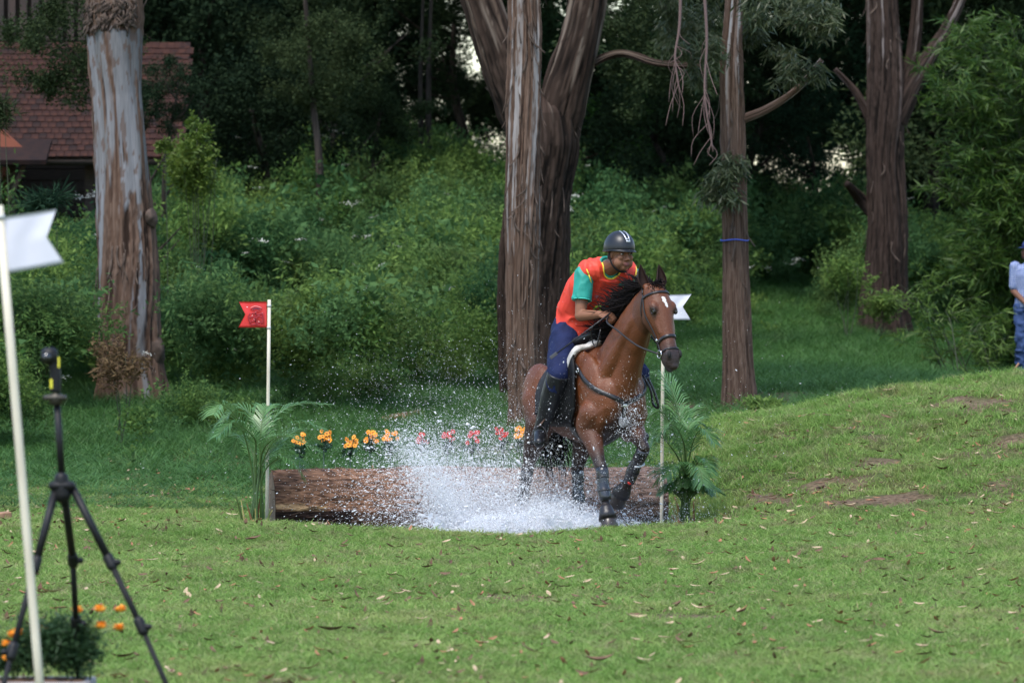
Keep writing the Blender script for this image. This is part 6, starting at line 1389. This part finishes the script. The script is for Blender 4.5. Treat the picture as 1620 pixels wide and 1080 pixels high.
def build_person(root, J, cloth, skin, vox=.006, sc=1.0):
    """cloth: dict of materials; J joints. one continuous body, clothes as children"""
    mb = MB(); b_ = J.get('build', 1); f, up, r_ = head_frame(J); hc = J['head']
    rings(mb, torso_secs(J, .90), 24)
    cone(mb, J['neck']-UZ*.02, hc-up*.05-f*.015, .062*b_, .055)
    def E(c, a, b2, c2, n=16): ell(mb, hc+f*c[0]+up*c[1]+r_*c[2], f*a, up*b2, r_*c2, n, 10)
    E((-.012, .035, 0), .098, .088, .077); E((.022, -.035, 0), .070, .068, .064); E((.050, -.088, 0), .032, .024, .034); E((.048, -.052, .040), .036, .042, .032); E((.048, -.052, -.040), .036, .042, .032)
    cone(mb, hc+f*.088+up*.010, hc+f*.108-up*.028, .008, .013); E((.098, -.034, .013), .011, .009, .009); E((.098, -.034, -.013), .011, .009, .009)
    E((.080, .027, 0), .016, .010, .055)
    for s in (-1, 1): E((.070, -.018, s*.040), .024, .022, .022); E((.0, -.005, s*.078), .020, .032, .008)
    E((.094, -.060, 0), .011, .0065, .025); E((.091, -.073, 0), .011, .0075, .021)
    for S in 'RL':
        sh, el, wr = J['sh'+S], J['el'+S], J['wr'+S]
        ell(mb, sh, Vector((.055*b_, 0, 0)), Vector((0, .055*b_, 0)), UZ*.055*b_)
        cone(mb, sh, sh.lerp(el, .5), .050*b_, .046*b_); cone(mb, sh.lerp(el, .5), el, .046*b_, .037*b_); cone(mb, el, el.lerp(wr, .35), .039*b_, .037*b_); cone(mb, el.lerp(wr, .35), wr, .037*b_, .026)
        hand_safe(mb, wr, J['hf'+S], J['hp'+S], J['ht'+S], J.get('curl', .7), sc)
        hp, kn, an, to = J['hip'+S], J['kn'+S], J['an'+S], J['to'+S]
        cone(mb, hp, hp.lerp(kn, .5), .088*b_, .075*b_); cone(mb, hp.lerp(kn, .5), kn, .075*b_, .056*b_); cone(mb, kn, kn.lerp(an, .35), .054*b_, .055*b_); cone(mb, kn.lerp(an, .35), an, .055*b_, .038); cone(mb, an-UZ*.02, to-UZ*.0, .036, .030)
    body = fused('body', mb, vox, 3, skin, root)
    V = coords(body)-np.array(hc); fu = np.stack([V @ np.array(f), V @ np.array(up), V @ np.array(r_)], 1)
    base = np.array(J['skin']); nzv = fbm(coords(body)*8, 3, 2)[:, None]; col = base[None]*(.85+.3*nzv); lip = (((fu[:, 1]+.0665)/.014)**2+(fu[:, 2]/.027)**2 < 1) & (fu[:, 0] > .085); col[lip] = np.array(J.get('lip', (.20, .07, .06)))
    neckline = (fu[:, 1] < .05); set_color(body, np.clip(col, 0, 1))
    # eyes, brows
    for s in (-1, 1):
        c = hc+f*.081+up*.004+r_*s*.032
        mb = MB(); ell(mb, c, f*.010, up*.0055, r_*.0125, 12, 8); e = obj('eye', mb, M['eyewhite'], root); mb = MB(); ell(mb, c+f*.0065, f*.0055, up*.0058, r_*.0062, 10, 6); obj('iris', mb, M['iris'], e)
        mb = MB(); tube(mb, [c+f*.006+up*.009-r_*.015, c+f*.012+up*.0095, c+f*.004+up*.007+r_*.015], .0018, 6); obj('eyelid', mb, M['iris'], e)
        mb = MB(); tube(mb, spline([c+f*.014+up*.020-r_*.020*s*-1, c+f*.017+up*.024, c+f*.008+up*.020+r_*s*.022], 4), [.0035]*9 if False else .0035, 6); obj('eyebrow', mb, M['hair'], root)
    return body
M['eyewhite'] = mat('eye_white', (.55, .50, .46), .3); M['iris'] = mat('dark_iris', (.012, .007, .005), .2); M['hair'] = mat('black_hair', (.012, .009, .008), .7)
M['skin'] = mat('brown_skin', (.2, .1, .06), .55, attr='col', bump=(120, .15), spec=.3)
rider = thing('person', H(-.6, .0, 1.3), 'rider in orange-red vest, teal shirt and black helmet leaning forward on the horse', 'person')
J = dict(build=1.03, hipR=H(-.71, -.085, 1.42), hipL=H(-.71, .10, 1.42), neck=H(-.34, .05, 1.865), waist=H(-.66, .015, 1.56), chest=H(-.50, .035, 1.72),
         shR=H(-.38, -.118, 1.80), shL=H(-.35, .235, 1.79), elR=H(-.335, -.170, 1.515), elL=H(-.30, .30, 1.53), wrR=H(-.155, -.105, 1.525), wrL=H(-.14, .16, 1.52),
         hfR=(HF*.9+HL*.45-UZ*.15), hfL=(HF*.9-HL*.4-UZ*.15), hpR=(HL*.6-UZ*.8), hpL=(-HL*.6-UZ*.8), htR=UZ+HL*.5, htL=UZ-HL*.5, curl=.85,
         knR=H(-.42, -.30, 1.10), knL=H(-.42, .33, 1.10), anR=H(-.63, -.335, .70), anL=H(-.60, .35, .72), toR=H(-.50, -.41, .63), toL=H(-.47, .40, .66),
         head=H(-.235, .075, 1.925), face=Vector((.52, -.86, -.02)), hup=Vector((.05, -.02, 1)), skin=(.235, .105, .060), lip=(.20, .075, .065))
J['head'] = P(981, 403, 39.58)+Vector((0, 0.02, 0)); J['head'].y = 39.62
build_person(rider, J, {}, M['skin'], .0055)
f, up, r_ = head_frame(J); hc = J['head']
M['vest'] = mat('orange_red_vest', (.78, .065, .030), .6, noise=(6, (.66, .04, .022)), bump=(9, .5)); M['vtrim'] = mat('yellow_trim', (.80, .62, .06), .6)
M['teal'] = mat('teal_shirt', (.012, .30, .235), .6, noise=(7, (.010, .23, .18)), bump=(14, .4)); M['navy'] = mat('navy_breeches', (.006, .011, .045), .8, spec=.25, noise=(9, (.010, .018, .070)), bump=(24, .5))
M['bootm'] = mat('wet_black_boot', (.008, .008, .010), .35, spec=.4, noise=(12, (.018, .019, .024)))
# shirt
mb = MB(); ts = torso_secs(J, .925); rings(mb, ts[2:5]+[(J['neck'].lerp(hc, .10), ts[5][1]*1.12, ts[5][2]*1.18)], 26)
for S in 'RL':
    sh, el = J['sh'+S], J['el'+S]; ell(mb, sh, Vector((.066, 0, 0)), Vector((0, .066, 0)), UZ*.064); cone(mb, sh, sh.lerp(el, .40), .066, .069, 20); cone(mb, sh.lerp(el, .40), sh.lerp(el, .62), .068, .066, 20, round_=False)
    cone(mb, J['chest'].lerp(J['neck'], .5), sh, .080, .062)
shirt = fused('shirt', mb, .0055, 3, M['teal'], rider); wrinkle(shirt, .009, (9, 9, 5), 3)
for S in 'RL':
    sh, el = J['sh'+S], J['el'+S]; d_ = (el-sh).normalized(); c = sh.lerp(el, .62); A, B = frame(d_); m2 = MB(); tube(m2, [c+A*.0665*math.cos(a)+B*.0665*math.sin(a) for a in np.linspace(0, 6.283, 21)], .0045, 6); obj('sleeve_hem', m2, mat('mint_hem', (.06, .50, .40), .6), shirt)
mb = MB(); c = J['neck'].lerp(hc, .12); A, B = ts[5][1], ts[5][2]; tube(mb, [c+A*1.1*math.cos(a)+B*1.15*math.sin(a) for a in np.linspace(0, 6.283, 25)], .010, 8); obj('collar', mb, M['teal'], shirt)
# vest: sleeveless shell over the torso with a deep round neck
mb = MB(); tv = torso_secs(J, 1.0); hemc = (J['hipR']+J['hipL'])/2; 
vs = [(hemc+(J['waist']-hemc)*-.08+UZ*.0, tv[1][1]*1.10, tv[1][2]*1.16), (hemc.lerp(J['waist'], .45), tv[2][1]*1.14, tv[2][2]*1.22), (J['waist'], tv[2][1]*1.12, tv[2][2]*1.20), (J['chest'], tv[3][1]*1.09, tv[3][2]*1.14), (J['chest'].lerp(J['neck'], .42), tv[4][1]*1.04, tv[4][2]*1.10), (J['chest'].lerp(J['neck'], .80), tv[4][1]*.86, tv[4][2]*1.02)]
rings(mb, vs, 30)
for S in 'RL': cone(mb, J['chest'].lerp(J['neck'], .62), J['sh'+S].lerp(J['neck'], .27)+UZ*.008, .092, .084)
vest = fused('vest', mb, .0055, 4, [M['vest'], M['teal']], rider)
wrinkle(vest, .014, (7, 7, 4.5), 5); BVV = bvh_of(vest); BVS = bvh_of(shirt)
# cut a round neck opening: faces near the neck front show the shirt
tfr = (J['neck']-J['chest']).normalized().cross((J['shR']-J['shL']).normalized()); tfr = tfr if tfr.dot(HF) > 0 else -tfr; tfr = (tfr+f*.7).normalized(); tright = (J['shR']-J['shL']); tright = (tright-tfr*tright.dot(tfr)).normalized(); tup = tright.cross(tfr); tup = tup if tup.z > 0 else -tup; trunkdir = (J['neck']-J['chest']).normalized(); fwd = (f*.9+Vector((0, 0, -.2))).normalized(); nc = J['neck']+tfr*.075+tup*.005
me = vest.data; bm = bmesh.new(); bm.from_mesh(me); off = OFF[vest]; kill = []
ncr = .083
for fc in bm.faces:
    c = fc.calc_center_median()+off; dv = c-nc; lat = dv.dot(tright); ver = dv.dot(tup)
    if (lat/.062)**2+((ver-.01)/.080)**2 < 1 and dv.dot(tfr) > -.10: kill.append(fc)
bmesh.ops.delete(bm, geom=kill, context='FACES'); bm.to_mesh(me); bm.free()
def surf(bv, p, d_, off=.003):
    h_ = bv.ray_cast(p, d_.normalized(), 2.0); return (h_[0]+h_[1]*off, h_[1]) if h_[0] else (None, None)
pts = []
for a in np.linspace(R(-200), R(20), 26):
    lat, ver = math.cos(a)*.071, math.sin(a)*.081+.01; p0 = nc+tright*lat*.9+tup*ver; qs = [surf(b2, p0+tfr*.5, -tfr, .003)[0] for b2 in (BVV, BVS)]; qs = [q for q in qs if q is not None]
    if qs: pts.append(max(qs, key=lambda q: q.dot(tfr)))
mb = MB(); tube(mb, pts, .0055, 8); obj('neck_trim', mb, M['vtrim'], vest)
for S, sg in (('R', 1), ('L', -1)):
    sh = J['sh'+S]; ax_ = (sh-J['neck']).normalized(); A, B = frame(ax_); c = sh-ax_*.016; pts = []
    for a in np.linspace(0, 6.283, 27):
        o = A*math.cos(a)+B*math.sin(a); pts.append(c+o*.084-UZ*.006)
    mb = MB(); tube(mb, pts, .0052, 8); obj('arm_trim', mb, M['vtrim'], vest)
# small print on the vest: pale mark and yellow numeral edge
def decal(name, px, py, shape_pts, mtl, r0=.004):
    P0 = [P(px+x, py+y, 39.0) for x, y in shape_pts]; camp = Vector((0, 0, CAM_H)); out = []
    for p in P0:
        q, _ = surf(BVV, p, (p-camp), .003)
        if q is not None: out.append(q)
    if len(out) > 1: mb = MB(); tube(mb, out, r0, 6); obj(name, mb, mtl, vest)
decal('chest_mark', 945, 469, [(-4, -1), (-2, -2.5), (0, -1), (0, 1), (-2, 2), (-4, 0), (0, 0), (2, -2), (5, -1), (5, 1), (2, 2)], mat('grey_print', (.25, .18, .22), .6), .0018)
decal('chest_number', 950, 489, [(-10, 0), (-6, -5), (0, -5.5), (6, -4), (9, 0)], mat('lime_print', (.50, .60, .05), .6), .010)
decal('chest_number', 950, 489, [(-6, 3), (-2, 1), (3, 2), (6, 5)], mat('lime_print', (.50, .60, .05), .6), .008)
# breeches
mb = MB(); rings(mb, [(s_[0], s_[1]*1.04, s_[2]*1.08) for s_ in torso_secs(J, 1.0)[:3]], 26)
for S in 'RL':
    hp, kn, an = J['hip'+S], J['kn'+S], J['an'+S]; cone(mb, hp, hp.lerp(kn, .5), .112, .098, 20); cone(mb, hp.lerp(kn, .5), kn, .098, .074, 20); cone(mb, kn, kn.lerp(an, .22), .072, .068, 20)
wrinkle(fused('breeches', mb, .007, 4, M['navy'], rider), .012, (9, 9, 6), 7)
for S in 'RL':
    kn, an, to = J['kn'+S], J['an'+S], J['to'+S]; mb = MB(); cone(mb, kn.lerp(an, -.02), kn.lerp(an, .4), .082, .076, 18, round_=False); cone(mb, kn.lerp(an, .4), kn.lerp(an, .75), .074, .056, 18); cone(mb, kn.lerp(an, .75), an, .056, .050, 18)
    cone(mb, an-UZ*.01, to, .047, .038, 16); cone(mb, an-UZ*.035-(to-an)*.25, an-UZ*.02, .036, .045, 14); fused('riding_boot', mb, .006, 3, M['bootm'], rider)
    c = an.lerp(to, .55)-UZ*.035; tf = (to-an).normalized(); sd_ = tf.cross(UZ).normalized(); st = thing('stirrup', c, 'steel stirrup iron under the boot on the %s side of the horse' % ("rider's right" if S == 'R' else "rider's left"), 'stirrup')
    mb = MB(); tube(mb, [c-sd_*.056+UZ*.0]+[c+sd_*.056*math.cos(a)+UZ*(.0+.120*math.sin(a)**.8) for a in np.linspace(math.pi, 0, 15)[1:-1]]+[c+sd_*.056], .0045, 8); obj('iron_bow', mb, M['iron'], st); mb = MB(); box(mb, c, (.13, .04, .010), sd_, tf, sd_.cross(tf)); obj('tread', mb, M['black_matte'], st, smooth=False)
    mb = MB(); tp = c+UZ*.115; tube(mb, spline([tp, tp.lerp(H(-.46, (-.27 if S == 'R' else .28), 1.0), .5), H(-.46, (-.25 if S == 'R' else .25), 1.12)], 5), .01, 6, flat=(.026, .006), hint=[HL]*11); obj('stirrup_leather', mb, mat('brown_leather', (.10, .05, .03), .5), st)
# helmet
M['helmet'] = mat('matt_black_helmet', (.010, .011, .015), .38, spec=.5); M['silver'] = mat('silver_trim', (.55, .56, .60), .3, metal=.6)
helm = thing('riding_helmet', hc+up*.08, 'glossy black riding helmet with a silver vent on the rider head', 'helmet')
mb = MB(); V = []; n_, m_ = 40, 16; hcc = hc+up*.050-f*.014
for j in range(m_+1):
    ph = R(-14)+(R(90)-R(-14))*j/m_
    for i in range(n_):
        a = 2*math.pi*i/n_; x, y = math.cos(a), math.sin(a); V.append(tuple(hcc+f*(x*.124*math.cos(ph))+r_*(y*.104*math.cos(ph))+up*(.118*math.sin(ph)+(.012*max(0, x) if j == 0 else 0))))
F = [(j*n_+i, j*n_+(i+1) % n_, (j+1)*n_+(i+1) % n_, (j+1)*n_+i) for j in range(m_) for i in range(n_)]; mb.add(V, F); sh_ = obj('shell', mb, M['helmet'], helm)

mb = MB(); tube(mb, [hcc+f*math.cos(a)*.1255+r_*math.sin(a)*.1055-up*(.028-.010*max(0, math.cos(a))) for a in np.linspace(0, 6.283, 41)], .0055, 8); obj('rim', mb, M['helmet'], helm)
V = []; mb = MB(); k_ = 14
for layer in (0, 1):
    for j in range(5):
        for i in range(k_+1):
            a = R(-72)+R(144)*i/k_; e = (j/4)*.034*math.cos(a*1.05)**.7; V.append(tuple(hcc+f*(math.cos(a)*(.122+e))+r_*(math.sin(a)*(.103+e*.25))-up*(.018+e*.22+layer*.006)))
N = 5*(k_+1); F = []
for j in range(4):
    for i in range(k_): a = j*(k_+1)+i; F += [(a, a+1, a+k_+2, a+k_+1), (N+a+k_+1, N+a+k_+2, N+a+1, N+a)]
for i in range(k_): a = 4*(k_+1)+i; F.append((a, a+1, N+a+1, N+a))
mb.add(V, F); obj('peak', mb, M['helmet'], helm)
def hs(az, el, k=1.0): return hcc+f*(.124*k*math.cos(az)*math.cos(el))+r_*(.104*k*math.sin(az)*math.cos(el))+up*(.118*k*math.sin(el))
mb = MB()
for s in (-1, 1): tube(mb, [hs(R(s*q), R(e), 1.012) for q, e in ((8, 22), (9, 34), (13, 48), (22, 62), (45, 76))], .01, 6, flat=(.009, .006), hint=[(hs(R(s*q), R(e))-hcc).normalized() for q, e in ((8, 22), (9, 34), (13, 48), (22, 62), (45, 76))])
tube(mb, [hs(R(-9), R(22), 1.012), hs(0, R(21), 1.014), hs(R(9), R(22), 1.012)], .01, 6, flat=(.016, .006), hint=[f]*3); tube(mb, [hs(R(-9), R(31), 1.012), hs(0, R(31), 1.014), hs(R(9), R(31), 1.012)], .01, 6, flat=(.010, .006), hint=[f]*3); obj('vent_trim', mb, M['silver'], helm)
mb = MB(); V = []
vp = [(hs(R(s*q), R(e), 1.004)) for q, e, s in ((8, 34, -1), (12, 48, -1), (20, 62, -1), (20, 62, 1), (12, 48, 1), (8, 34, 1))]; mb.add([tuple(v) for v in vp], [(0, 1, 4, 5), (1, 2, 3, 4)]); obj('vent_mesh', mb, mat('brown_mesh', (.05, .035, .035), .6), helm)
for s in (-1, 1):
    mb = MB(); tube(mb, spline([hs(R(s*82), R(-8), .96), hc+r_*s*.082-up*.03+f*.004, hc+r_*s*.070-up*.075+f*.02, hc+r_*s*.035-up*.112+f*.045, hc-up*.118+f*.052], 5), .01, 6, flat=(.018, .004), hint=[r_*s]*21); obj('chin_strap', mb, M['black_matte'], helm)
# hair at the nape and temples
mb = MB(); ell(mb, hc-f*.045-up*.01, f*.052, up*.045, r_*.070); obj('hair', mb, M['hair'], rider)
# crop
w0 = handR+HF*.03+UZ*.02; w1 = H(-.27, -.385, 1.255); mb = MB(); tube(mb, [w0, w0.lerp(w1, .5), w1], [.006, .005, .004], 8); cr_ = thing('riding_crop', w0, 'thin black riding crop in the rider right hand', 'crop'); obj('shaft', mb, M['leather'], cr_)
mb = MB(); dd = (w1-w0).normalized(); box(mb, w1+dd*.028, (.06, .024, .006), dd, dd.cross(Vector((0, 1, 0))).normalized(), Vector((0, 1, 0)), bev=.002); obj('tip_flap', mb, mat('grey_leather', (.07, .07, .08), .6), cr_, smooth=False)

# man at the right edge
d = 66; px0 = 1631; g_ = gz(P(px0, 0, d).x, d); s_ = 1.0
def Q(px, z, dy=0): p = P(px, 0, d+dy); return Vector((p.x, d+dy, g_+z))
by = thing('person', Q(px0, 0), 'man in navy cap, blue checked shirt and jeans standing at the right edge', 'person')
m_px = 1/W_(1, d)
def K(x, y, z): return Vector((P(px0, 0, d).x+x, d+y, g_+z))
J2 = dict(build=1.05, hipR=K(-.09, 0, .93), hipL=K(.09, 0, .93), neck=K(0, -.01, 1.45), shR=K(-.185, 0, 1.40), shL=K(.185, 0, 1.40), elR=K(-.20, .0, 1.12), elL=K(.23, .02, 1.12), wrR=K(-.08, -.17, .98), wrL=K(.06, -.2, 1.0),
          hfR=Vector((.5, -.4, -.6)), hfL=Vector((-.4, -.3, -.4)), hpR=Vector((.3, .8, -.2)), hpL=Vector((-.3, .8, 0)), htR=Vector((.3, -.3, .8)), htL=Vector((-.3, -.3, .8)), curl=.5,
          knR=K(-.10, -.03, .50), knL=K(.10, -.02, .50), anR=K(-.10, .02, .09), anL=K(.11, .02, .09), toR=K(-.14, -.14, .035), toL=K(.14, -.13, .035), head=K(-.02, -.04, 1.585), face=Vector((-.75, -.65, -.05)), hup=UZ, skin=(.17, .075, .045), lip=(.2, .08, .06))
build_person(by, J2, {}, M['skin'], .008)
# checked shirt
cm_ = bpy.data.materials.new('blue_check_cloth'); cm_.use_nodes = True; nt = cm_.node_tree; b = nt.nodes['Principled BSDF']; b.inputs['Roughness'].default_value = .8; tc = nt.nodes.new('ShaderNodeTexCoord')
wv = []
for ax_ in ('X', 'Z'):
    w_ = nt.nodes.new('ShaderNodeTexWave'); w_.bands_direction = ax_; w_.inputs['Scale'].default_value = 15; nt.links.new(tc.outputs['Object'], w_.inputs[0]); g2 = nt.nodes.new('ShaderNodeMath'); g2.operation = 'GREATER_THAN'; g2.inputs[1].default_value = .62; nt.links.new(w_.outputs['Fac'], g2.inputs[0]); wv.append(g2)
ad = nt.nodes.new('ShaderNodeMath'); ad.operation = 'MAXIMUM'; nt.links.new(wv[0].outputs[0], ad.inputs[0]); nt.links.new(wv[1].outputs[0], ad.inputs[1]); mx = nt.nodes.new('ShaderNodeMix'); mx.data_type = 'RGBA'; mx.inputs[6].default_value = (.60, .64, .74, 1); mx.inputs[7].default_value = (.04, .09, .30, 1); nt.links.new(ad.outputs[0], mx.inputs[0]); nt.links.new(mx.outputs[2], b.inputs['Base Color'])
mb = MB(); t2_ = torso_secs(J2, 1.06); rings(mb, t2_[1:5]+[(J2['neck'], t2_[5][1]*1.1, t2_[5][2]*1.1)], 24)
for S in 'RL': sh, el = J2['sh'+S], J2['el'+S]; ell(mb, sh, Vector((.066, 0, 0)), Vector((0, .066, 0)), UZ*.066); cone(mb, sh, sh.lerp(el, .8), .064, .058, round_=True)
fused('shirt', mb, .008, 3, cm_, by)
M['denim'] = mat('blue_jeans', (.02, .045, .13), .85, noise=(8, (.035, .07, .19), (1, 1, .5)), bump=(18, .6)); mb = MB(); rings(mb, [(q[0], q[1]*1.03, q[2]*1.05) for q in torso_secs(J2, 1)[:2]]+[(J2['hipR'].lerp(J2['hipL'], .5)+UZ*.08, Vector((.165, 0, 0)), Vector((0, .12, 0)))], 24)
for S in 'RL': hp, kn, an = J2['hip'+S], J2['kn'+S], J2['an'+S]; cone(mb, hp, kn, .10, .078); cone(mb, kn, an+UZ*.03, .078, .068)
wrinkle(fused('jeans', mb, .008, 3, M['denim'], by), .02, (8, 8, 12), 9)
for S in 'RL': mb = MB(); cone(mb, J2['an'+S]-UZ*.03, J2['to'+S], .05, .04); obj('shoe', mb, M['black_matte'], by)
cap = thing('cap', J2['head']+UZ*.06, 'navy blue baseball cap on the man at the right edge', 'cap'); M['capm'] = mat('navy_cap', (.015, .03, .13), .7); f2, up2, r2_ = head_frame(J2); hc2 = J2['head']
mb = MB(); rings(mb, [(hc2+up2*.045-f2*.008, f2*.106, r2_*.086), (hc2+up2*.08-f2*.01, f2*.100, r2_*.082), (hc2+up2*.11-f2*.012, f2*.080, r2_*.066), (hc2+up2*.13-f2*.012, f2*.045, r2_*.038), (hc2+up2*.135-f2*.012, f2*.01, r2_*.01)], 24); obj('crown', mb, M['capm'], cap)
mb = MB(); rings(mb, [(hc2+up2*.046+f2*.08, r2_*.075, f2*.03), (hc2+up2*.040+f2*.10, r2_*.07, f2*.06)], 20); obj('brim', mb, M['capm'], cap)

# ================================================================== splash
M['drop'] = mat('water_drop', (.92, .93, .95), .08, spec=.8); M['drop'].node_tree.nodes['Principled BSDF'].inputs['Transmission Weight'].default_value = .25; M['drop'].node_tree.nodes['Principled BSDF'].inputs['IOR'].default_value = 1.33
M['foam'] = leafmat('white_foam_water', (.92, .93, .95), (.90, .91, .94), .35, .4, .4)
def ico(r_, mtl, sub=1):
    bm = bmesh.new(); bmesh.ops.create_icosphere(bm, subdivisions=sub, radius=r_); me = bpy.data.meshes.new('drop'); bm.to_mesh(me); bm.free(); me.materials.append(mtl); me.polygons.foreach_set('use_smooth', [True]*len(me.polygons)); return me
drops = [ico(.0017, M['drop']), ico(.0017, M['foam']), ico(.0017, M['foam'])]
rr = np.random.default_rng(17); pts = []; sz = []; ry = []; el_ = []
def add(p, s, a=None, e=None):
    n_ = len(p); pts.append(p); sz.append(s); ry.append(rr.uniform(0, 6.28, n_) if a is None else a); el_.append(rr.uniform(1, 1.8, n_) if e is None else e)
WZ = -.08
# ballistic jets thrown from where the legs strike; sources (x px, depth) and velocity spread
def jets(n, sx_, sy_, cx, cy, ang_c, ang_s, vmin, vmax, ssc, tz=(.02, .42), pw=1.0, smin=.5, smax=1.5):
    x0 = P(cx, 0, cy).x+rr.normal(size=n)*sx_; y0 = cy+rr.normal(size=n)*sy_; el = np.radians(np.clip(rr.normal(ang_c, ang_s, n), 12, 168)); v = vmin+(vmax-vmin)*rr.uniform(0, 1, n)**pw
    t = rr.uniform(tz[0], tz[1], n); vy = rr.normal(size=n)*.5; X = x0+np.cos(el)*v*t; Z = WZ+np.sin(el)*v*t-4.9*t*t; Y = y0+vy*t; k = Z > WZ-.02
    vx, vz = np.cos(el)*v, np.sin(el)*v-9.8*t; add(np.stack([X, Y, Z], 1)[k], (ssc*rr.lognormal(0, .5, n))[k], np.arctan2(vx, vz)[k], (1+.55*np.hypot(vx, vz)*rr.uniform(.3, 1.3, n))[k])
jets(44000, .16, .22, 800, 40.35, 113, 20, 1.5, 4.3, .95)
jets(22000, .14, .2, 930, 39.75, 90, 32, .4, 2.0, .95, (.0, .3))
jets(2200, .25, .3, 830, 40.0, 104, 22, 1.2, 4.4, 2.3, (.05, .45))                 # main fan to the left
jets(16000, .05, .12, 745, 40.0, 111, 4, 1.0, 4.6, 1.1, (.02, .33))         # sharp sheet edge leaning left
jets(26000, .22, .25, 850, 40.3, 95, 22, 1.0, 3.4, 1.0)
jets(34000, .35, .25, 860, 39.75, 92, 34, .5, 2.0, 1.2, (.0, .3))         # low boil in front
jets(26000, .22, .2, 780, 39.8, 105, 28, .5, 2.2, 1.2, (.0, .35))
jets(9000, .12, .15, 960, 39.6, 80, 30, .5, 2.0, 1.0, (.0, .35))
jets(8000, .20, .25, 1000, 40.0, 70, 25, .8, 2.6, .8)
jets(20000, .18, .35, 795, 40.3, 103, 13, 2.2, 5.4, .62, (.08, .6))
jets(40000, .26, .35, 810, 40.4, 103, 17, .8, 4.4, .55, (.03, .5))
jets(24000, .30, .3, 870, 40.5, 95, 30, .6, 3.2, .55, (.03, .45))
jets(12000, .03, .10, 744, 39.9, 113, 2.5, 1.2, 4.4, .8, (.02, .34))
jets(7000, .03, .10, 762, 39.9, 104, 2.5, 1.2, 4.2, .7, (.02, .4))          # high fine drops
jets(3500, .4, .5, 880, 40.2, 90, 25, 3.5, 6.2, .6, (.2, .7))
# flat dense foam at the water line
n = 85000; X = P(0, 0, 39.6).x*0+rr.uniform(-.62, 1.0, n); Y = rr.uniform(39.2, 40.5, n); prof = np.interp(X, [-.62, -.3, 0, .35, .6, .8, 1.0], [.03, .16, .28, .30, .20, .07, .02])*(.5+fbm(np.stack([X*4, Y*3, X*0], 1), 3, 5)); Z = WZ+prof*rr.uniform(0, 1, n)**1.6; add(np.stack([X, Y, Z], 1), 1.35*rr.lognormal(0, .4, n))
# drops on and in front of horse's chest, boots and belly
n = 5200; u = rr.uniform(-.9, .35, n); v = rr.uniform(-.45, .35, n); w = rr.uniform(.3, 1.25, n)**1.0; q = np.array([tuple(H(a, b2, c2)) for a, b2, c2 in zip(u, v, w)]); q[:, 1] -= .15; keep = rr.uniform(0, 1, n) < np.interp(w, [.3, .8, 1.25], [1, .7, .12]); add(q[keep], .62*rr.lognormal(0, .5, keep.sum()))
n = 1500; a = rr.normal(size=n); c = np.array(H(.10, 0, .80)); add(np.stack([c[0]+rr.normal(size=n)*.06, c[1]+rr.normal(size=n)*.05, c[2]+rr.normal(size=n)*.11], 1), .8*rr.lognormal(0, .5, n))
pts = np.concatenate(pts); sz = np.concatenate(sz)*.80; ry = np.concatenate(ry); el_ = np.concatenate(el_); n = len(pts)
scatter('water_spray', pts, np.stack([ry*0, ry, ry*0], 1), np.stack([sz, sz, sz*el_], 1), rr.integers(0, 3, n), drops, label='white spray of water drops thrown up round the horse legs', cat='spray')
# torn water sheets: lumpy thin surfaces
def sheet(name, c0, c1, h0, lean, label, seed, y0, n=(70, 30)):
    rs = np.random.default_rng(seed); nu, nv = n; V = []; al = []
    for j in range(nv+1):
        t = j/nv
        for i in range(nu+1):
            s = i/nu; x = c0+(c1-c0)*s; hh = h0*(.35+.9*fbm(np.array([[s*7, seed, 0]]), 3, 2)[0]); V.append((x-lean*t*hh, y0+.12*math.sin(s*5)-.15*t*t, WZ+hh*t))
    V = np.array(V); V += (np.stack([fbm(V*9+k*31, 4, seed+k) for k in range(3)], 1)-.5)*.10
    hole = fbm(np.stack([V[:, 0]*14, V[:, 2]*9, V[:, 1]*2], 1), 4, seed+9); tv_ = np.repeat(np.linspace(0, 1, nv+1), nu+1); F = []
    for j in range(nv):
        for i in range(nu):
            a = j*(nu+1)+i
            if hole[a] > .40+.26*tv_[a]: F.append((a, a+1, a+nu+2, a+nu+1))
    mb = MB(); mb.add(V, F); return mb
mb = MB()
for k, (a, b_, h_, ln, y) in enumerate(((-.45, -.05, .30, .8, 39.75), (-.30, .25, .26, .5, 39.95), (.0, .65, .24, .1, 39.7), (.2, .85, .22, -.2, 39.95), (-.2, .5, .20, .2, 39.5), (-.55, .1, .22, .6, 40.2))):
    q = sheet('s', a, b_, h_, ln, '', 30+k, y); mb.add(q.verts(), q.f)
obj('splash_sheets', mb, M['foam'], label='torn white sheets of water boiling up where the hooves strike the pond', cat='splash', kind='stuff')
